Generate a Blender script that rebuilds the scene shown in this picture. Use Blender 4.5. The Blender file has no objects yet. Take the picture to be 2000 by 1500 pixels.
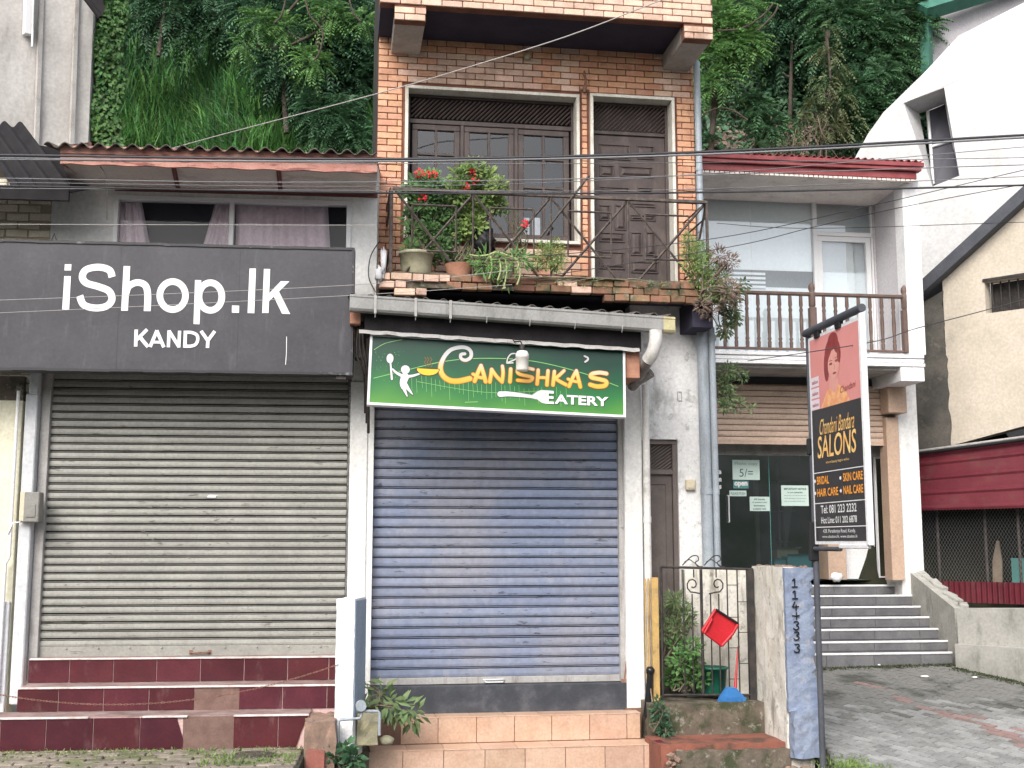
import bpy, math, random
import numpy as np
from mathutils import Vector, Matrix, Euler

# ------------------------------------------------------------------ camera, world, sun, exposure
SC = bpy.context.scene
COL = SC.collection
FPX, PX0, PY0 = 2300.0, 1000.0, 750.0          # focal length and centre of the 2000x1500 photograph
PITCH = math.atan((1060 - 750) / FPX)
EYE = 1.75
cam_d = bpy.data.cameras.new('camera')
cam = bpy.data.objects.new('camera', cam_d)
COL.objects.link(cam)
SC.camera = cam
cam_d.sensor_width = 36.0
cam_d.lens = FPX / 2000 * 36
cam_d.clip_start = 0.1
cam_d.clip_end = 400
cam.location = (0, 0, EYE)
cam.rotation_euler = (math.pi / 2 + PITCH, 0, 0)

world = bpy.data.worlds.new('World')
SC.world = world
world.use_nodes = True
wn = world.node_tree
wn.nodes.clear()
sky = wn.nodes.new('ShaderNodeTexSky')
sky.sky_type = 'NISHITA'
sky.sun_disc = False
sky.sun_elevation = math.radians(40)
sky.sun_rotation = math.radians(198)
sky.air_density = 1.0
sky.dust_density = 4.0
sky.ozone_density = 1.0
hs = wn.nodes.new('ShaderNodeHueSaturation')
hs.inputs['Saturation'].default_value = 0.45
bg = wn.nodes.new('ShaderNodeBackground')
bg.inputs['Strength'].default_value = 0.15
wo = wn.nodes.new('ShaderNodeOutputWorld')
wn.links.new(sky.outputs[0], hs.inputs['Color'])
wn.links.new(hs.outputs[0], bg.inputs['Color'])
wn.links.new(bg.outputs[0], wo.inputs['Surface'])
sun_d = bpy.data.lights.new('sun', 'SUN')
sun_d.energy = 1.05
sun_d.angle = math.radians(35)
sun_d.color = (1.0, 0.96, 0.9)
sun = bpy.data.objects.new('sun', sun_d)
COL.objects.link(sun)
# light comes from high up behind the camera, a little to the left
sun.rotation_euler = (math.radians(50), 0, math.radians(-18))
SC.view_settings.view_transform = 'Standard'
SC.view_settings.look = 'None'
SC.view_settings.exposure = 0.9
SC.view_settings.gamma = 1.0
SC.view_settings.use_curve_mapping = False

RND = random.Random(11)
NR = np.random.default_rng(5)

# ------------------------------------------------------------------ measured frames
def ray(px, py):
    x = (px - PX0) / FPX
    y = -(py - PY0) / FPX
    c, s = math.cos(PITCH), math.sin(PITCH)
    return Vector((x, c - s * y, s + c * y))

def pt(px, py, Y):
    d = ray(px, py)
    return Vector((d.x / d.y * Y, Y, EYE + d.z / d.y * Y))

class Frame:
    """A building's own axes: u along its front, v into it, z up."""
    def __init__(s, x, y, yaw):
        s.o = Vector((x, y, 0)); s.yaw = math.radians(yaw)
        s.U = Vector((math.cos(s.yaw), math.sin(s.yaw), 0)); s.V = Vector((-s.U.y, s.U.x, 0))
    def W(s, u, v, z):
        return s.o + s.U * u + s.V * v + Vector((0, 0, z))
    def L(s, px, py, v):
        d = ray(px, py); c = Vector((0, 0, EYE))
        t = (v + (s.o - c).dot(s.V)) / d.dot(s.V)
        p = c + d * t
        return ((p - s.o).dot(s.U), p.z)
    def u(s, px, py, v): return s.L(px, py, v)[0]
    def z(s, px, py, v): return s.L(px, py, v)[1]

WORLD = Frame(0, 0, 0)
FL = Frame(pt(350, 1060, 11.15).x, 11.15, 5.3)      # left shop
FC = Frame(pt(970, 1060, 11.6).x, 11.6, 8.5)        # brick building
FR = Frame(pt(1600, 1060, 15.0).x, 15.0, 7.7)       # right shop
FE = Frame(pt(1862, 1060, 14.5).x, 14.5, -56.9)     # low wall on the right
FX = Frame(pt(1770, 1060, 17.0).x, 17.0, -43.8)     # beige building behind it

# ------------------------------------------------------------------ mesh collector
class MB:
    def __init__(s): s.v = []; s.f = []; s.m = []; s.sm = []; s.mi = 0
    def add(s, vs, fs, smooth=False):
        b = len(s.v); s.v.extend([tuple(p) for p in vs])
        for f in fs:
            s.f.append([b + i for i in f]); s.m.append(s.mi); s.sm.append(smooth)
        return s
    def box(s, u0, u1, v0, v1, z0, z1, b=0.0, rot=None, jit=0):
        c = ((u0 + u1) / 2, (v0 + v1) / 2, (z0 + z1) / 2)
        h = (abs(u1 - u0) / 2, abs(v1 - v0) / 2, abs(z1 - z0) / 2)
        b = min(b, min(h) * 0.45)
        if b <= 0:
            vs = [[c[0] + h[0] * i, c[1] + h[1] * j, c[2] + h[2] * k] for i in (-1, 1) for j in (-1, 1) for k in (-1, 1)]
            fs = [(0, 1, 3, 2), (4, 6, 7, 5), (0, 4, 5, 1), (2, 3, 7, 6), (0, 2, 6, 4), (1, 5, 7, 3)]
        else:
            vs = []; idx = {}
            for i in (-1, 1):
                for j in (-1, 1):
                    for k in (-1, 1):
                        sg = (i, j, k)
                        for a in range(3):
                            p = [c[q] + sg[q] * (h[q] - (0 if q == a else b)) for q in range(3)]
                            idx[(sg, a)] = len(vs); vs.append(p)
            fs = []
            for a in range(3):
                q, r = [(1, 2), (0, 2), (0, 1)][a]
                for sgn in (-1, 1):
                    lst = []
                    for (m, n) in ((-1, -1), (1, -1), (1, 1), (-1, 1)):
                        t = [0, 0, 0]; t[a] = sgn; t[q] = m; t[r] = n
                        lst.append(idx[(tuple(t), a)])
                    fs.append(lst)
                for m in (-1, 1):
                    for n in (-1, 1):
                        t0 = [0, 0, 0]; t0[q] = m; t0[r] = n
                        t1 = list(t0); t0[a] = -1; t1[a] = 1
                        t0, t1 = tuple(t0), tuple(t1)
                        fs.append([idx[(t0, q)], idx[(t0, r)], idx[(t1, r)], idx[(t1, q)]])
            for i in (-1, 1):
                for j in (-1, 1):
                    for k in (-1, 1):
                        fs.append([idx[((i, j, k), a)] for a in range(3)])
            out = []
            for f in fs:
                P = [Vector(vs[i]) for i in f]
                n = (P[1] - P[0]).cross(P[2] - P[0])
                cc = sum(P, Vector()) / len(P) - Vector(c)
                out.append(f if n.dot(cc) > 0 else f[::-1])
            fs = out
        if rot is not None:
            vs = [Vector(c) + rot @ (Vector(p) - Vector(c)) for p in vs]
        if jit:
            vs = [[x + RND.uniform(-jit, jit) for x in p] for p in vs]
        return s.add(vs, fs)
    def quad(s, a, b, c, d): return s.add([a, b, c, d], [(0, 1, 2, 3)])
    def prism(s, poly, v0, v1):
        """poly in (u,z), extruded from v0 (front) to v1 (back)"""
        n = len(poly)
        ar = sum(poly[i][0] * poly[(i + 1) % n][1] - poly[(i + 1) % n][0] * poly[i][1] for i in range(n))
        if ar < 0: poly = poly[::-1]
        vs = [(p[0], v0, p[1]) for p in poly] + [(p[0], v1, p[1]) for p in poly]
        fs = [list(range(n)), list(range(2 * n - 1, n - 1, -1))]
        for i in range(n):
            j = (i + 1) % n
            fs.append([i, n + i, n + j, j])
        return s.add(vs, fs)
    def flat(s, poly, v):
        n = len(poly)
        ar = sum(poly[i][0] * poly[(i + 1) % n][1] - poly[(i + 1) % n][0] * poly[i][1] for i in range(n))
        if ar < 0: poly = poly[::-1]
        return s.add([(p[0], v, p[1]) for p in poly], [list(range(n))])
    def tube(s, pts, r, n=8, caps=True, smooth=True):
        P = [Vector(p) for p in pts]
        rr = r if isinstance(r, (list, tuple)) else [r] * len(P)
        vs = []; prev = None
        for i, p in enumerate(P):
            t = (P[min(i + 1, len(P) - 1)] - P[max(i - 1, 0)])
            if t.length < 1e-9: t = Vector((0, 0, 1))
            t.normalize()
            if prev is None:
                a = Vector((0, 0, 1)) if abs(t.z) < 0.9 else Vector((1, 0, 0))
                x = t.cross(a).normalized()
            else:
                x = (prev - t * prev.dot(t))
                x = x.normalized() if x.length > 1e-6 else t.orthogonal().normalized()
            prev = x; y = t.cross(x)
            for k in range(n):
                an = 2 * math.pi * k / n
                vs.append(p + (x * math.cos(an) + y * math.sin(an)) * rr[i])
        fs = []
        for i in range(len(P) - 1):
            for k in range(n):
                k2 = (k + 1) % n
                fs.append((i * n + k, i * n + k2, (i + 1) * n + k2, (i + 1) * n + k))
        s.add(vs, fs, smooth)
        if caps:
            m = (len(P) - 1) * n
            s.add(vs[:n], [list(range(n - 1, -1, -1))]); s.add(vs[m:], [list(range(n))])
        return s
    def lathe(s, prof, c, n=20, smooth=True):
        """prof: list of (r,z) about a vertical axis at c"""
        vs = []
        for r, z in prof:
            for k in range(n):
                a = 2 * math.pi * k / n
                vs.append((c[0] + r * math.cos(a), c[1] + r * math.sin(a), c[2] + z))
        fs = []
        for i in range(len(prof) - 1):
            for k in range(n):
                k2 = (k + 1) % n
                fs.append((i * n + k, i * n + k2, (i + 1) * n + k2, (i + 1) * n + k))
        s.add(vs, fs, smooth)
        s.add(vs[:n], [list(range(n - 1, -1, -1))]); s.add(vs[-n:], [list(range(n))])
        return s
    def blob(s, c, r, jit=0.15, seed=0, nu=12, nv=8):
        rg = random.Random(seed); vs = []; fs = []
        r = r if isinstance(r, (tuple, list)) else (r, r, r)
        for j in range(nv + 1):
            th = math.pi * j / nv
            for i in range(nu):
                ph = 2 * math.pi * i / nu
                k = 1 + (rg.uniform(-jit, jit) if 0 < j < nv else 0)
                vs.append((c[0] + r[0] * k * math.sin(th) * math.cos(ph), c[1] + r[1] * k * math.sin(th) * math.sin(ph), c[2] + r[2] * k * math.cos(th)))
        for j in range(nv):
            for i in range(nu):
                i2 = (i + 1) % nu
                fs.append((j * nu + i, (j + 1) * nu + i, (j + 1) * nu + i2, j * nu + i2))
        return s.add(vs, fs, True)
    def ribbon(s, pts, w, v, closed=False, caps=True):
        """flat printed stroke in the (u,z) plane"""
        n = len(pts); ww = w if isinstance(w, (list, tuple)) else [w] * n
        Lf, Rt = [], []
        for i in range(n):
            a = pts[max(i - 1, 0)]; b = pts[min(i + 1, n - 1)]
            tx, tz = b[0] - a[0], b[1] - a[1]; l = math.hypot(tx, tz) or 1
            nx, nz = -tz / l, tx / l
            Lf.append((pts[i][0] + nx * ww[i] / 2, v, pts[i][1] + nz * ww[i] / 2))
            Rt.append((pts[i][0] - nx * ww[i] / 2, v, pts[i][1] - nz * ww[i] / 2))
        vs = []
        for a, b in zip(Lf, Rt): vs += [a, b]
        s.add(vs, [(2 * i, 2 * i + 1, 2 * i + 3, 2 * i + 2) for i in range(n - 1)])
        if caps:
            for i in (0, n - 1): s.disc(pts[i][0], pts[i][1], ww[i] / 2, v - .00015 - .0001 * (i > 0))
        return s
    def disc(s, u, z, r, v, rz=None, n=14):
        rz = rz or r
        return s.add([(u + r * math.cos(2 * math.pi * k / n), v, z + rz * math.sin(2 * math.pi * k / n)) for k in range(n)], [list(range(n))])
    def mesh(s, name, mats, off=(0, 0, 0)):
        me = bpy.data.meshes.new(name)
        V = np.array(s.v, dtype=float).reshape(-1, 3) - np.array(off)
        me.from_pydata(V.tolist(), [], s.f)
        if not isinstance(mats, (list, tuple)): mats = [mats]
        for m in mats: me.materials.append(m)
        me.polygons.foreach_set('material_index', s.m)
        me.polygons.foreach_set('use_smooth', s.sm)
        me.update()
        return me

def smooth_path(pts, k=6):
    out = []; n = len(pts)
    for i in range(n - 1):
        p0, p1, p2, p3 = pts[max(i - 1, 0)], pts[i], pts[i + 1], pts[min(i + 2, n - 1)]
        for j in range(k):
            t = j / k
            out.append(tuple(0.5 * ((2 * b) + (-a + c) * t + (2 * a - 5 * b + 4 * c - d) * t * t + (-a + 3 * b - 3 * c + d) * t ** 3) for a, b, c, d in zip(p0, p1, p2, p3)))
    out.append(tuple(pts[-1]))
    return out

def props(o, label=None, cat=None, group=None, kind=None):
    if label: o['label'] = label
    if cat: o['category'] = cat
    if group: o['group'] = group
    if kind: o['kind'] = kind
    return o

class T:
    """a thing: an Empty at its base that parents its parts"""
    def __init__(s, name, label, cat, fr=WORLD, p=(0, 0, 0), group=None, rot=None, kind=None):
        s.fr = fr; s.off = p
        s.e = bpy.data.objects.new(name, None); COL.objects.link(s.e)
        s.e.empty_display_size = 0.1
        s.e.location = fr.W(*p)
        s.e.rotation_euler = rot if rot else (0, 0, fr.yaw)
        props(s.e, label, cat, group, kind)
    def part(s, name, mb, m, parent=None, label=None, kind=None, off=None):
        me = mb.mesh(name, m, s.off if off is None else off)
        o = bpy.data.objects.new(name, me); COL.objects.link(o); o.parent = parent or s.e
        return props(o, label, kind=kind)
    def inst(s, name, me, loc, parent=None, rot=(0, 0, 0), scale=None, label=None, m=None):
        o = bpy.data.objects.new(name, me); COL.objects.link(o); o.parent = parent or s.e
        o.location = Vector(loc) - Vector(s.off); o.rotation_euler = rot
        if scale: o.scale = scale
        if m:
            o.material_slots[0].link = 'OBJECT'; o.material_slots[0].material = m
        return props(o, label)

def solo(name, mb, m, label, cat, fr=WORLD, p=(0, 0, 0), group=None, kind=None):
    me = mb.mesh(name, m, p)
    o = bpy.data.objects.new(name, me); COL.objects.link(o)
    o.location = fr.W(*p); o.rotation_euler = (0, 0, fr.yaw)
    return props(o, label, cat, group, kind)

def struct(name, mb, m, fr=WORLD, p=(0, 0, 0)):
    return solo(name, mb, m, None, None, fr, p, kind='structure')

def holes(mb, u0, u1, z0, z1, v0, v1, hs):
    """wall slab with rectangular openings"""
    us = sorted(set([u0, u1] + [x for h in hs for x in h[:2] if u0 < x < u1]))
    zs = sorted(set([z0, z1] + [x for h in hs for x in h[2:] if z0 < x < z1]))
    for i in range(len(us) - 1):
        run = None
        for j in range(len(zs) - 1):
            cu, cz = (us[i] + us[i + 1]) / 2, (zs[j] + zs[j + 1]) / 2
            inside = any(h[0] < cu < h[1] and h[2] < cz < h[3] for h in hs)
            if not inside:
                run = (zs[j] if run is None else run[0], zs[j + 1])
            if (inside or j == len(zs) - 2) and run:
                mb.box(us[i], us[i + 1], v0, v1, run[0], run[1]); run = None
    return mb

def frame_rect(mb, u0, u1, z0, z1, w, v0, v1, b=0.003):
    mb.box(u0, u1, v0, v1, z1 - w, z1, b); mb.box(u0, u1, v0, v1, z0, z0 + w, b)
    mb.box(u0, u0 + w, v0 + .001, v1, z0 + w, z1 - w, b); mb.box(u1 - w, u1, v0 + .001, v1, z0 + w, z1 - w, b)
    return mb

_tc = {}
def text_polys(s, bold=0.0):
    """built-in font outline -> (verts, faces) in the unit box, fitted later"""
    key = (s, bold)
    if key in _tc: return _tc[key]
    cu = bpy.data.curves.new('t', 'FONT'); cu.body = s; cu.resolution_u = 3; cu.offset = bold
    o = bpy.data.objects.new('t', cu); COL.objects.link(o)
    bpy.context.view_layer.update()
    me = bpy.data.meshes.new_from_object(o.evaluated_get(bpy.context.evaluated_depsgraph_get()))
    V = [(v.co.x, v.co.y) for v in me.vertices]; Fc = [list(p.vertices) for p in me.polygons]
    bpy.data.objects.remove(o); bpy.data.curves.remove(cu); bpy.data.meshes.remove(me)
    xs = [v[0] for v in V]; ys = [v[1] for v in V]
    _tc[key] = ([((x - min(xs)) / (max(xs) - min(xs)), (y - min(ys)) / (max(ys) - min(ys))) for x, y in V], Fc)
    return _tc[key]

def text(mb, s, u0, u1, z0, z1, v, bold=0.0, slope=0.0, lean=0.0, vert=None):
    V, Fc = text_polys(s, bold)
    vs = []
    for x, y in V:
        u = u0 + (u1 - u0) * x + lean * y * (z1 - z0); z = z0 + (z1 - z0) * y + slope * (u1 - u0) * x
        vs.append((u, v, z) if vert is None else vert(u, z))
    return mb.add(vs, Fc)

# ------------------------------------------------------------------ materials
def srgb(*c):
    return tuple(((x / 255 / 12.92) if x / 255 <= .04045 else ((x / 255 + .055) / 1.055) ** 2.4) for x in c) + (1,)

def mat(name, c1, c2=None, ns=3.0, rough=.75, bump=0, bs=60, rnd=0, stain=None, sa=0, slo=.5, shi=.7, sstretch=(1, 1, 1), ss=3,
        stain2=None, sa2=0, s2=12, metal=0, spec=.4, island=0, trans=0, fine=0.12):
    m = bpy.data.materials.new(name); m.use_nodes = True
    nt = m.node_tree; N = nt.nodes; Lk = nt.links; N.clear()
    out = N.new('ShaderNodeOutputMaterial'); b = N.new('ShaderNodeBsdfPrincipled'); Lk.new(b.outputs[0], out.inputs[0])
    geo = N.new('ShaderNodeNewGeometry')
    def noise(scale, stretch=(1, 1, 1), det=6, rg=.6):
        mp = N.new('ShaderNodeMapping'); mp.inputs['Scale'].default_value = stretch
        Lk.new(geo.outputs['Position'], mp.inputs['Vector'])
        n = N.new('ShaderNodeTexNoise'); n.inputs['Scale'].default_value = scale; n.inputs['Detail'].default_value = det; n.inputs['Roughness'].default_value = rg
        Lk.new(mp.outputs[0], n.inputs['Vector']); return n.outputs['Fac']
    def rampf(sock, lo, hi):
        r = N.new('ShaderNodeMapRange'); r.inputs['From Min'].default_value = lo; r.inputs['From Max'].default_value = hi
        r.interpolation_type = 'SMOOTHSTEP'; Lk.new(sock, r.inputs['Value']); return r.outputs[0]
    def mix(fac, a, bb, mode='MIX'):
        x = N.new('ShaderNodeMix'); x.data_type = 'RGBA'; x.blend_type = mode
        for sk, val in (('Factor', fac), ('A', a), ('B', bb)):
            inp = x.inputs[0] if sk == 'Factor' else [i for i in x.inputs if i.name == sk and i.type == 'RGBA'][0]
            if isinstance(val, bpy.types.NodeSocket): Lk.new(val, inp)
            else: inp.default_value = val
        return [o for o in x.outputs if o.type == 'RGBA'][0]
    def mul(sock, k):
        q = N.new('ShaderNodeMath'); q.operation = 'MULTIPLY'; Lk.new(sock, q.inputs[0]); q.inputs[1].default_value = k; return q.outputs[0]
    col = c1
    if c2: col = mix(rampf(noise(ns), .35, .65), c1, c2)
    if fine:
        f = noise(ns * 9 + 8, det=4); hv = N.new('ShaderNodeHueSaturation')
        mr = N.new('ShaderNodeMapRange'); mr.inputs['From Min'].default_value = .3; mr.inputs['From Max'].default_value = .7
        mr.inputs['To Min'].default_value = 1 - fine; mr.inputs['To Max'].default_value = 1 + fine
        Lk.new(f, mr.inputs['Value']); Lk.new(mr.outputs[0], hv.inputs['Value'])
        if isinstance(col, tuple): hv.inputs['Color'].default_value = col
        else: Lk.new(col, hv.inputs['Color'])
        col = hv.outputs[0]
    if stain: col = mix(mul(rampf(noise(ss, sstretch, 8, .65), slo, shi), sa), col, stain)
    if stain2: col = mix(mul(rampf(noise(s2, (1, 1, 1), 9, .7), .55, .66), sa2), col, stain2)
    if rnd or island:
        hv = N.new('ShaderNodeHueSaturation')
        if island: src = geo.outputs['Random Per Island']
        else: src = N.new('ShaderNodeObjectInfo').outputs['Random']
        k = max(rnd, island)
        mr = N.new('ShaderNodeMapRange'); mr.inputs['To Min'].default_value = 1 - k; mr.inputs['To Max'].default_value = 1 + k
        Lk.new(src, mr.inputs['Value']); Lk.new(mr.outputs[0], hv.inputs['Value'])
        q = N.new('ShaderNodeMath'); q.operation = 'MULTIPLY'; Lk.new(src, q.inputs[0]); q.inputs[1].default_value = 7.31
        fr = N.new('ShaderNodeMath'); fr.operation = 'FRACT'; Lk.new(q.outputs[0], fr.inputs[0])
        mr2 = N.new('ShaderNodeMapRange'); mr2.inputs['To Min'].default_value = .5 - k * .045; mr2.inputs['To Max'].default_value = .5 + k * .045
        Lk.new(fr.outputs[0], mr2.inputs['Value']); Lk.new(mr2.outputs[0], hv.inputs['Hue'])
        if isinstance(col, tuple): hv.inputs['Color'].default_value = col
        else: Lk.new(col, hv.inputs['Color'])
        col = hv.outputs[0]
    if isinstance(col, tuple): b.inputs['Base Color'].default_value = col
    else: Lk.new(col, b.inputs['Base Color'])
    b.inputs['Roughness'].default_value = rough; b.inputs['Metallic'].default_value = metal
    b.inputs['Specular IOR Level'].default_value = spec
    if bump:
        bp = N.new('ShaderNodeBump'); bp.inputs['Strength'].default_value = bump; bp.inputs['Distance'].default_value = .006
        Lk.new(noise(bs, det=5), bp.inputs['Height']); Lk.new(bp.outputs[0], b.inputs['Normal'])
    if trans:
        tl = N.new('ShaderNodeBsdfTranslucent'); ms = N.new('ShaderNodeMixShader'); ms.inputs[0].default_value = trans
        if isinstance(col, tuple): tl.inputs[0].default_value = col
        else: Lk.new(col, tl.inputs[0])
        Lk.new(b.outputs[0], ms.inputs[1]); Lk.new(tl.outputs[0], ms.inputs[2]); Lk.new(ms.outputs[0], out.inputs[0])
    return m

def glass(name, tint, refl=.1, rough=.03):
    m = bpy.data.materials.new(name); m.use_nodes = True
    nt = m.node_tree; N = nt.nodes; Lk = nt.links; N.clear()
    out = N.new('ShaderNodeOutputMaterial'); t = N.new('ShaderNodeBsdfTransparent'); t.inputs[0].default_value = tint
    g = N.new('ShaderNodeBsdfGlossy'); g.inputs['Roughness'].default_value = rough
    lw = N.new('ShaderNodeLayerWeight'); lw.inputs['Blend'].default_value = .25
    ad = N.new('ShaderNodeMath'); ad.operation = 'ADD'; ad.inputs[1].default_value = refl; ad.use_clamp = True
    Lk.new(lw.outputs['Fresnel'], ad.inputs[0])
    ms = N.new('ShaderNodeMixShader'); Lk.new(ad.outputs[0], ms.inputs[0]); Lk.new(t.outputs[0], ms.inputs[1]); Lk.new(g.outputs[0], ms.inputs[2])
    Lk.new(ms.outputs[0], out.inputs[0]); return m

def gradient_mat(name, stops, rough=.35, speck=0.0, z0=0.0, z1=1.0, spec=.4):
    """printed vertical colour gradient in the sign's own coordinates"""
    m = bpy.data.materials.new(name); m.use_nodes = True
    nt = m.node_tree; N = nt.nodes; Lk = nt.links; b = N['Principled BSDF']
    tc = N.new('ShaderNodeTexCoord'); sp = N.new('ShaderNodeSeparateXYZ'); Lk.new(tc.outputs['Object'], sp.inputs[0])
    mr = N.new('ShaderNodeMapRange'); mr.inputs['From Min'].default_value = z0; mr.inputs['From Max'].default_value = z1
    nz = N.new('ShaderNodeTexNoise'); nz.inputs['Scale'].default_value = 1.6; nz.inputs['Detail'].default_value = 3; Lk.new(tc.outputs['Object'], nz.inputs['Vector'])
    ad = N.new('ShaderNodeMath'); ad.operation = 'MULTIPLY_ADD'; ad.inputs[1].default_value = (z1 - z0) * .5 * (1 if speck else 0); Lk.new(nz.outputs['Fac'], ad.inputs[0]); Lk.new(sp.outputs['Z'], ad.inputs[2])
    Lk.new(ad.outputs[0] if speck else sp.outputs['Z'], mr.inputs['Value'])
    cr = N.new('ShaderNodeValToRGB'); e = cr.color_ramp.elements
    e[0].position = stops[0][0]; e[0].color = stops[0][1]; e[1].position = stops[-1][0]; e[1].color = stops[-1][1]
    for p, c in stops[1:-1]:
        x = e.new(p); x.color = c
    Lk.new(mr.outputs[0], cr.inputs[0]); Lk.new(cr.outputs[0], b.inputs['Base Color'])
    b.inputs['Roughness'].default_value = rough; b.inputs['Specular IOR Level'].default_value = spec
    return m

C_ = lambda r, g, b: (r, g, b, 1)
M = {}
M['brick'] = mat('brick_face', C_(.56, .375, .28), C_(.65, .46, .36), 5, .6, .4, 90, rnd=.17, stain=C_(.2, .1, .065), sa=.6, slo=.5, shi=.7, ss=3.5, fine=.14, stain2=C_(.74, .6, .5), sa2=.5, s2=14)
M['brick_old'] = mat('brick_old', C_(.2, .1, .065), C_(.3, .17, .1), 6, .8, .5, 70, rnd=.3, stain=C_(.04, .05, .025), sa=.9, slo=.45, shi=.6, ss=6, stain2=C_(.33, .3, .24), sa2=.6)
M['mortar'] = mat('mortar_dark', C_(.14, .058, .04), C_(.2, .09, .06), 6, .9, .4, 90)
M['cream_trim'] = mat('cream_paint', C_(.7, .68, .62), C_(.6, .57, .5), 4, .7, .2, 80, stain=C_(.25, .22, .17), sa=.4, sstretch=(4, 4, .8))
M['plaster'] = mat('white_plaster', C_(.78, .78, .78), C_(.66, .66, .66), 2.5, .85, .35, 70, stain=C_(.2, .2, .19), sa=.65, slo=.54, shi=.72, ss=2.4, sstretch=(1.6, 1.6, .7), stain2=C_(.12, .11, .1), sa2=.45, s2=7)
M['plaster_clean'] = mat('pale_plaster', C_(.8, .8, .79), C_(.7, .7, .68), 2, .85, .25, 60, stain=C_(.3, .3, .29), sa=.4, slo=.52, shi=.75, ss=2, sstretch=(3, 3, .5))
M['post'] = mat('white_rough_post', C_(.82, .83, .85), C_(.74, .76, .79), 5, .85, 1.0, 55, stain=C_(.35, .36, .35), sa=.3, ss=3)
M['post_blue'] = mat('blue_grey_side', C_(.27, .34, .44), C_(.33, .4, .49), 5, .8, .8, 55)
M['grey_blue'] = mat('greyish_pilaster', C_(.5, .52, .55), C_(.6, .61, .63), 2.5, .8, .25, 60, stain=C_(.22, .22, .22), sa=.4, ss=2.5, sstretch=(3, 3, .5))
M['yellow_wall'] = mat('pale_yellow_wall', C_(.72, .7, .55), C_(.66, .63, .49), 3, .85, .3, 60, stain=C_(.35, .32, .24), sa=.3)
M['red_tile'] = mat('maroon_tile', C_(.072, .017, .024), C_(.092, .022, .03), 4, .3, .1, 60, rnd=.2, stain=C_(.42, .3, .28), sa=.28, slo=.56, shi=.78, ss=4, sstretch=(1.5, 1.5, .7), stain2=C_(.06, .03, .03), sa2=.3)
M['red_patch'] = mat('brown_patch', C_(.15, .09, .075), C_(.2, .125, .105), 7, .8, .5, 60, stain=C_(.15, .08, .07), sa=.5, ss=10)
M['grout'] = mat('pink_grout', C_(.6, .42, .4), None, 5, .9, .3, 70)
M['nosing'] = mat('nosing_strip', C_(.72, .68, .66), C_(.6, .5, .48), 6, .6, .3, 80, stain=C_(.3, .18, .16), sa=.6, ss=6)
M['tread'] = mat('stair_tread', C_(.25, .16, .15), C_(.35, .27, .25), 5, .8, .4, 60, stain=C_(.12, .09, .08), sa=.6)
M['orange_tile'] = mat('peach_tile', C_(.58, .4, .3), C_(.52, .34, .245), 4, .4, .15, 50, rnd=.09, stain=C_(.3, .2, .13), sa=.4, slo=.55, shi=.75, ss=5, stain2=C_(.7, .55, .45), sa2=.2)
M['orange_grout'] = mat('brown_grout', C_(.2, .12, .09), None, 5, .9, .3)
M['dark_slab'] = mat('dark_grey_threshold', C_(.04, .045, .055), C_(.06, .065, .078), 5, .6, .2, 60, stain=C_(.16, .16, .17), sa=.35, ss=5)
M['concrete'] = mat('old_concrete', C_(.34, .34, .31), C_(.45, .44, .41), 2.2, .9, .5, 50, stain=C_(.1, .1, .08), sa=.6, slo=.52, shi=.72, ss=2.5, sstretch=(1.5, 1.5, .6))
M['mossy'] = mat('mossy_concrete', C_(.1, .082, .065), C_(.16, .13, .1), 4, .9, .8, 40, stain=C_(.035, .05, .02), sa=.85, slo=.45, shi=.62, ss=5, stain2=C_(.4, .38, .33), sa2=.5)
M['landing'] = mat('worn_red_cement', C_(.28, .1, .065), C_(.2, .08, .06), 5, .8, .5, 50, stain=C_(.06, .05, .035), sa=.85, slo=.48, shi=.64, ss=4)
M['stained_wall'] = mat('stained_cream_wall', C_(.72, .7, .64), C_(.6, .57, .5), 3, .9, .4, 60, stain=C_(.16, .14, .1), sa=.7, slo=.53, shi=.68, ss=4.5, sstretch=(1.6, 1.6, .35), stain2=C_(.05, .05, .04), sa2=.5, s2=9)
M['blue_pier'] = mat('faded_blue_paint', C_(.19, .235, .34), C_(.25, .295, .39), 4, .85, .9, 35, stain=C_(.4, .38, .36), sa=.45, slo=.57, shi=.66, ss=7, stain2=C_(.12, .12, .13), sa2=.5, s2=9)
M['rubble'] = mat('rubble', C_(.2, .14, .11), C_(.3, .2, .15), 8, .9, .9, 40, stain=C_(.04, .05, .03), sa=.8)
M['shutter_grey'] = mat('khaki_grey_shutter', C_(.315, .312, .285), C_(.27, .268, .245), 3, .5, .15, 60, rnd=.07, stain=C_(.1, .1, .085), sa=.75, slo=.61, shi=.68, ss=5, sstretch=(1, 1, 5), stain2=C_(.17, .17, .15), sa2=.35, s2=22)
M['shutter_blue'] = mat('faded_blue_shutter', C_(.26, .27, .325), C_(.185, .225, .33), 1.1, .5, .2, 60, rnd=.08, stain=C_(.055, .06, .08), sa=.8, slo=.6, shi=.68, ss=5, sstretch=(1, 1, 5), stain2=C_(.34, .34, .36), sa2=.35, s2=9)
M['slat_gap'] = mat('slat_groove', C_(.03, .03, .032), None, 4, .7)
M['rail_grey'] = mat('guide_rail_grey', C_(.42, .41, .4), C_(.34, .33, .32), 5, .5, .1, 60, stain=C_(.14, .1, .08), sa=.5, ss=5, sstretch=(3, 3, .4))
M['shutter_beige'] = mat('beige_shutter', C_(.56, .42, .33), C_(.5, .37, .29), 3, .5, .1, 60, rnd=.05, stain=C_(.2, .16, .13), sa=.4, ss=4, sstretch=(1, 1, 4))
M['sign_black'] = mat('charcoal_sign_face', C_(.042, .041, .05), C_(.055, .054, .064), 2.5, .5, .05, 60, stain=C_(.12, .115, .13), sa=.5, slo=.55, shi=.75, ss=3, sstretch=(3, 3, .6), stain2=C_(.14, .14, .15), sa2=.1)
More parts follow.
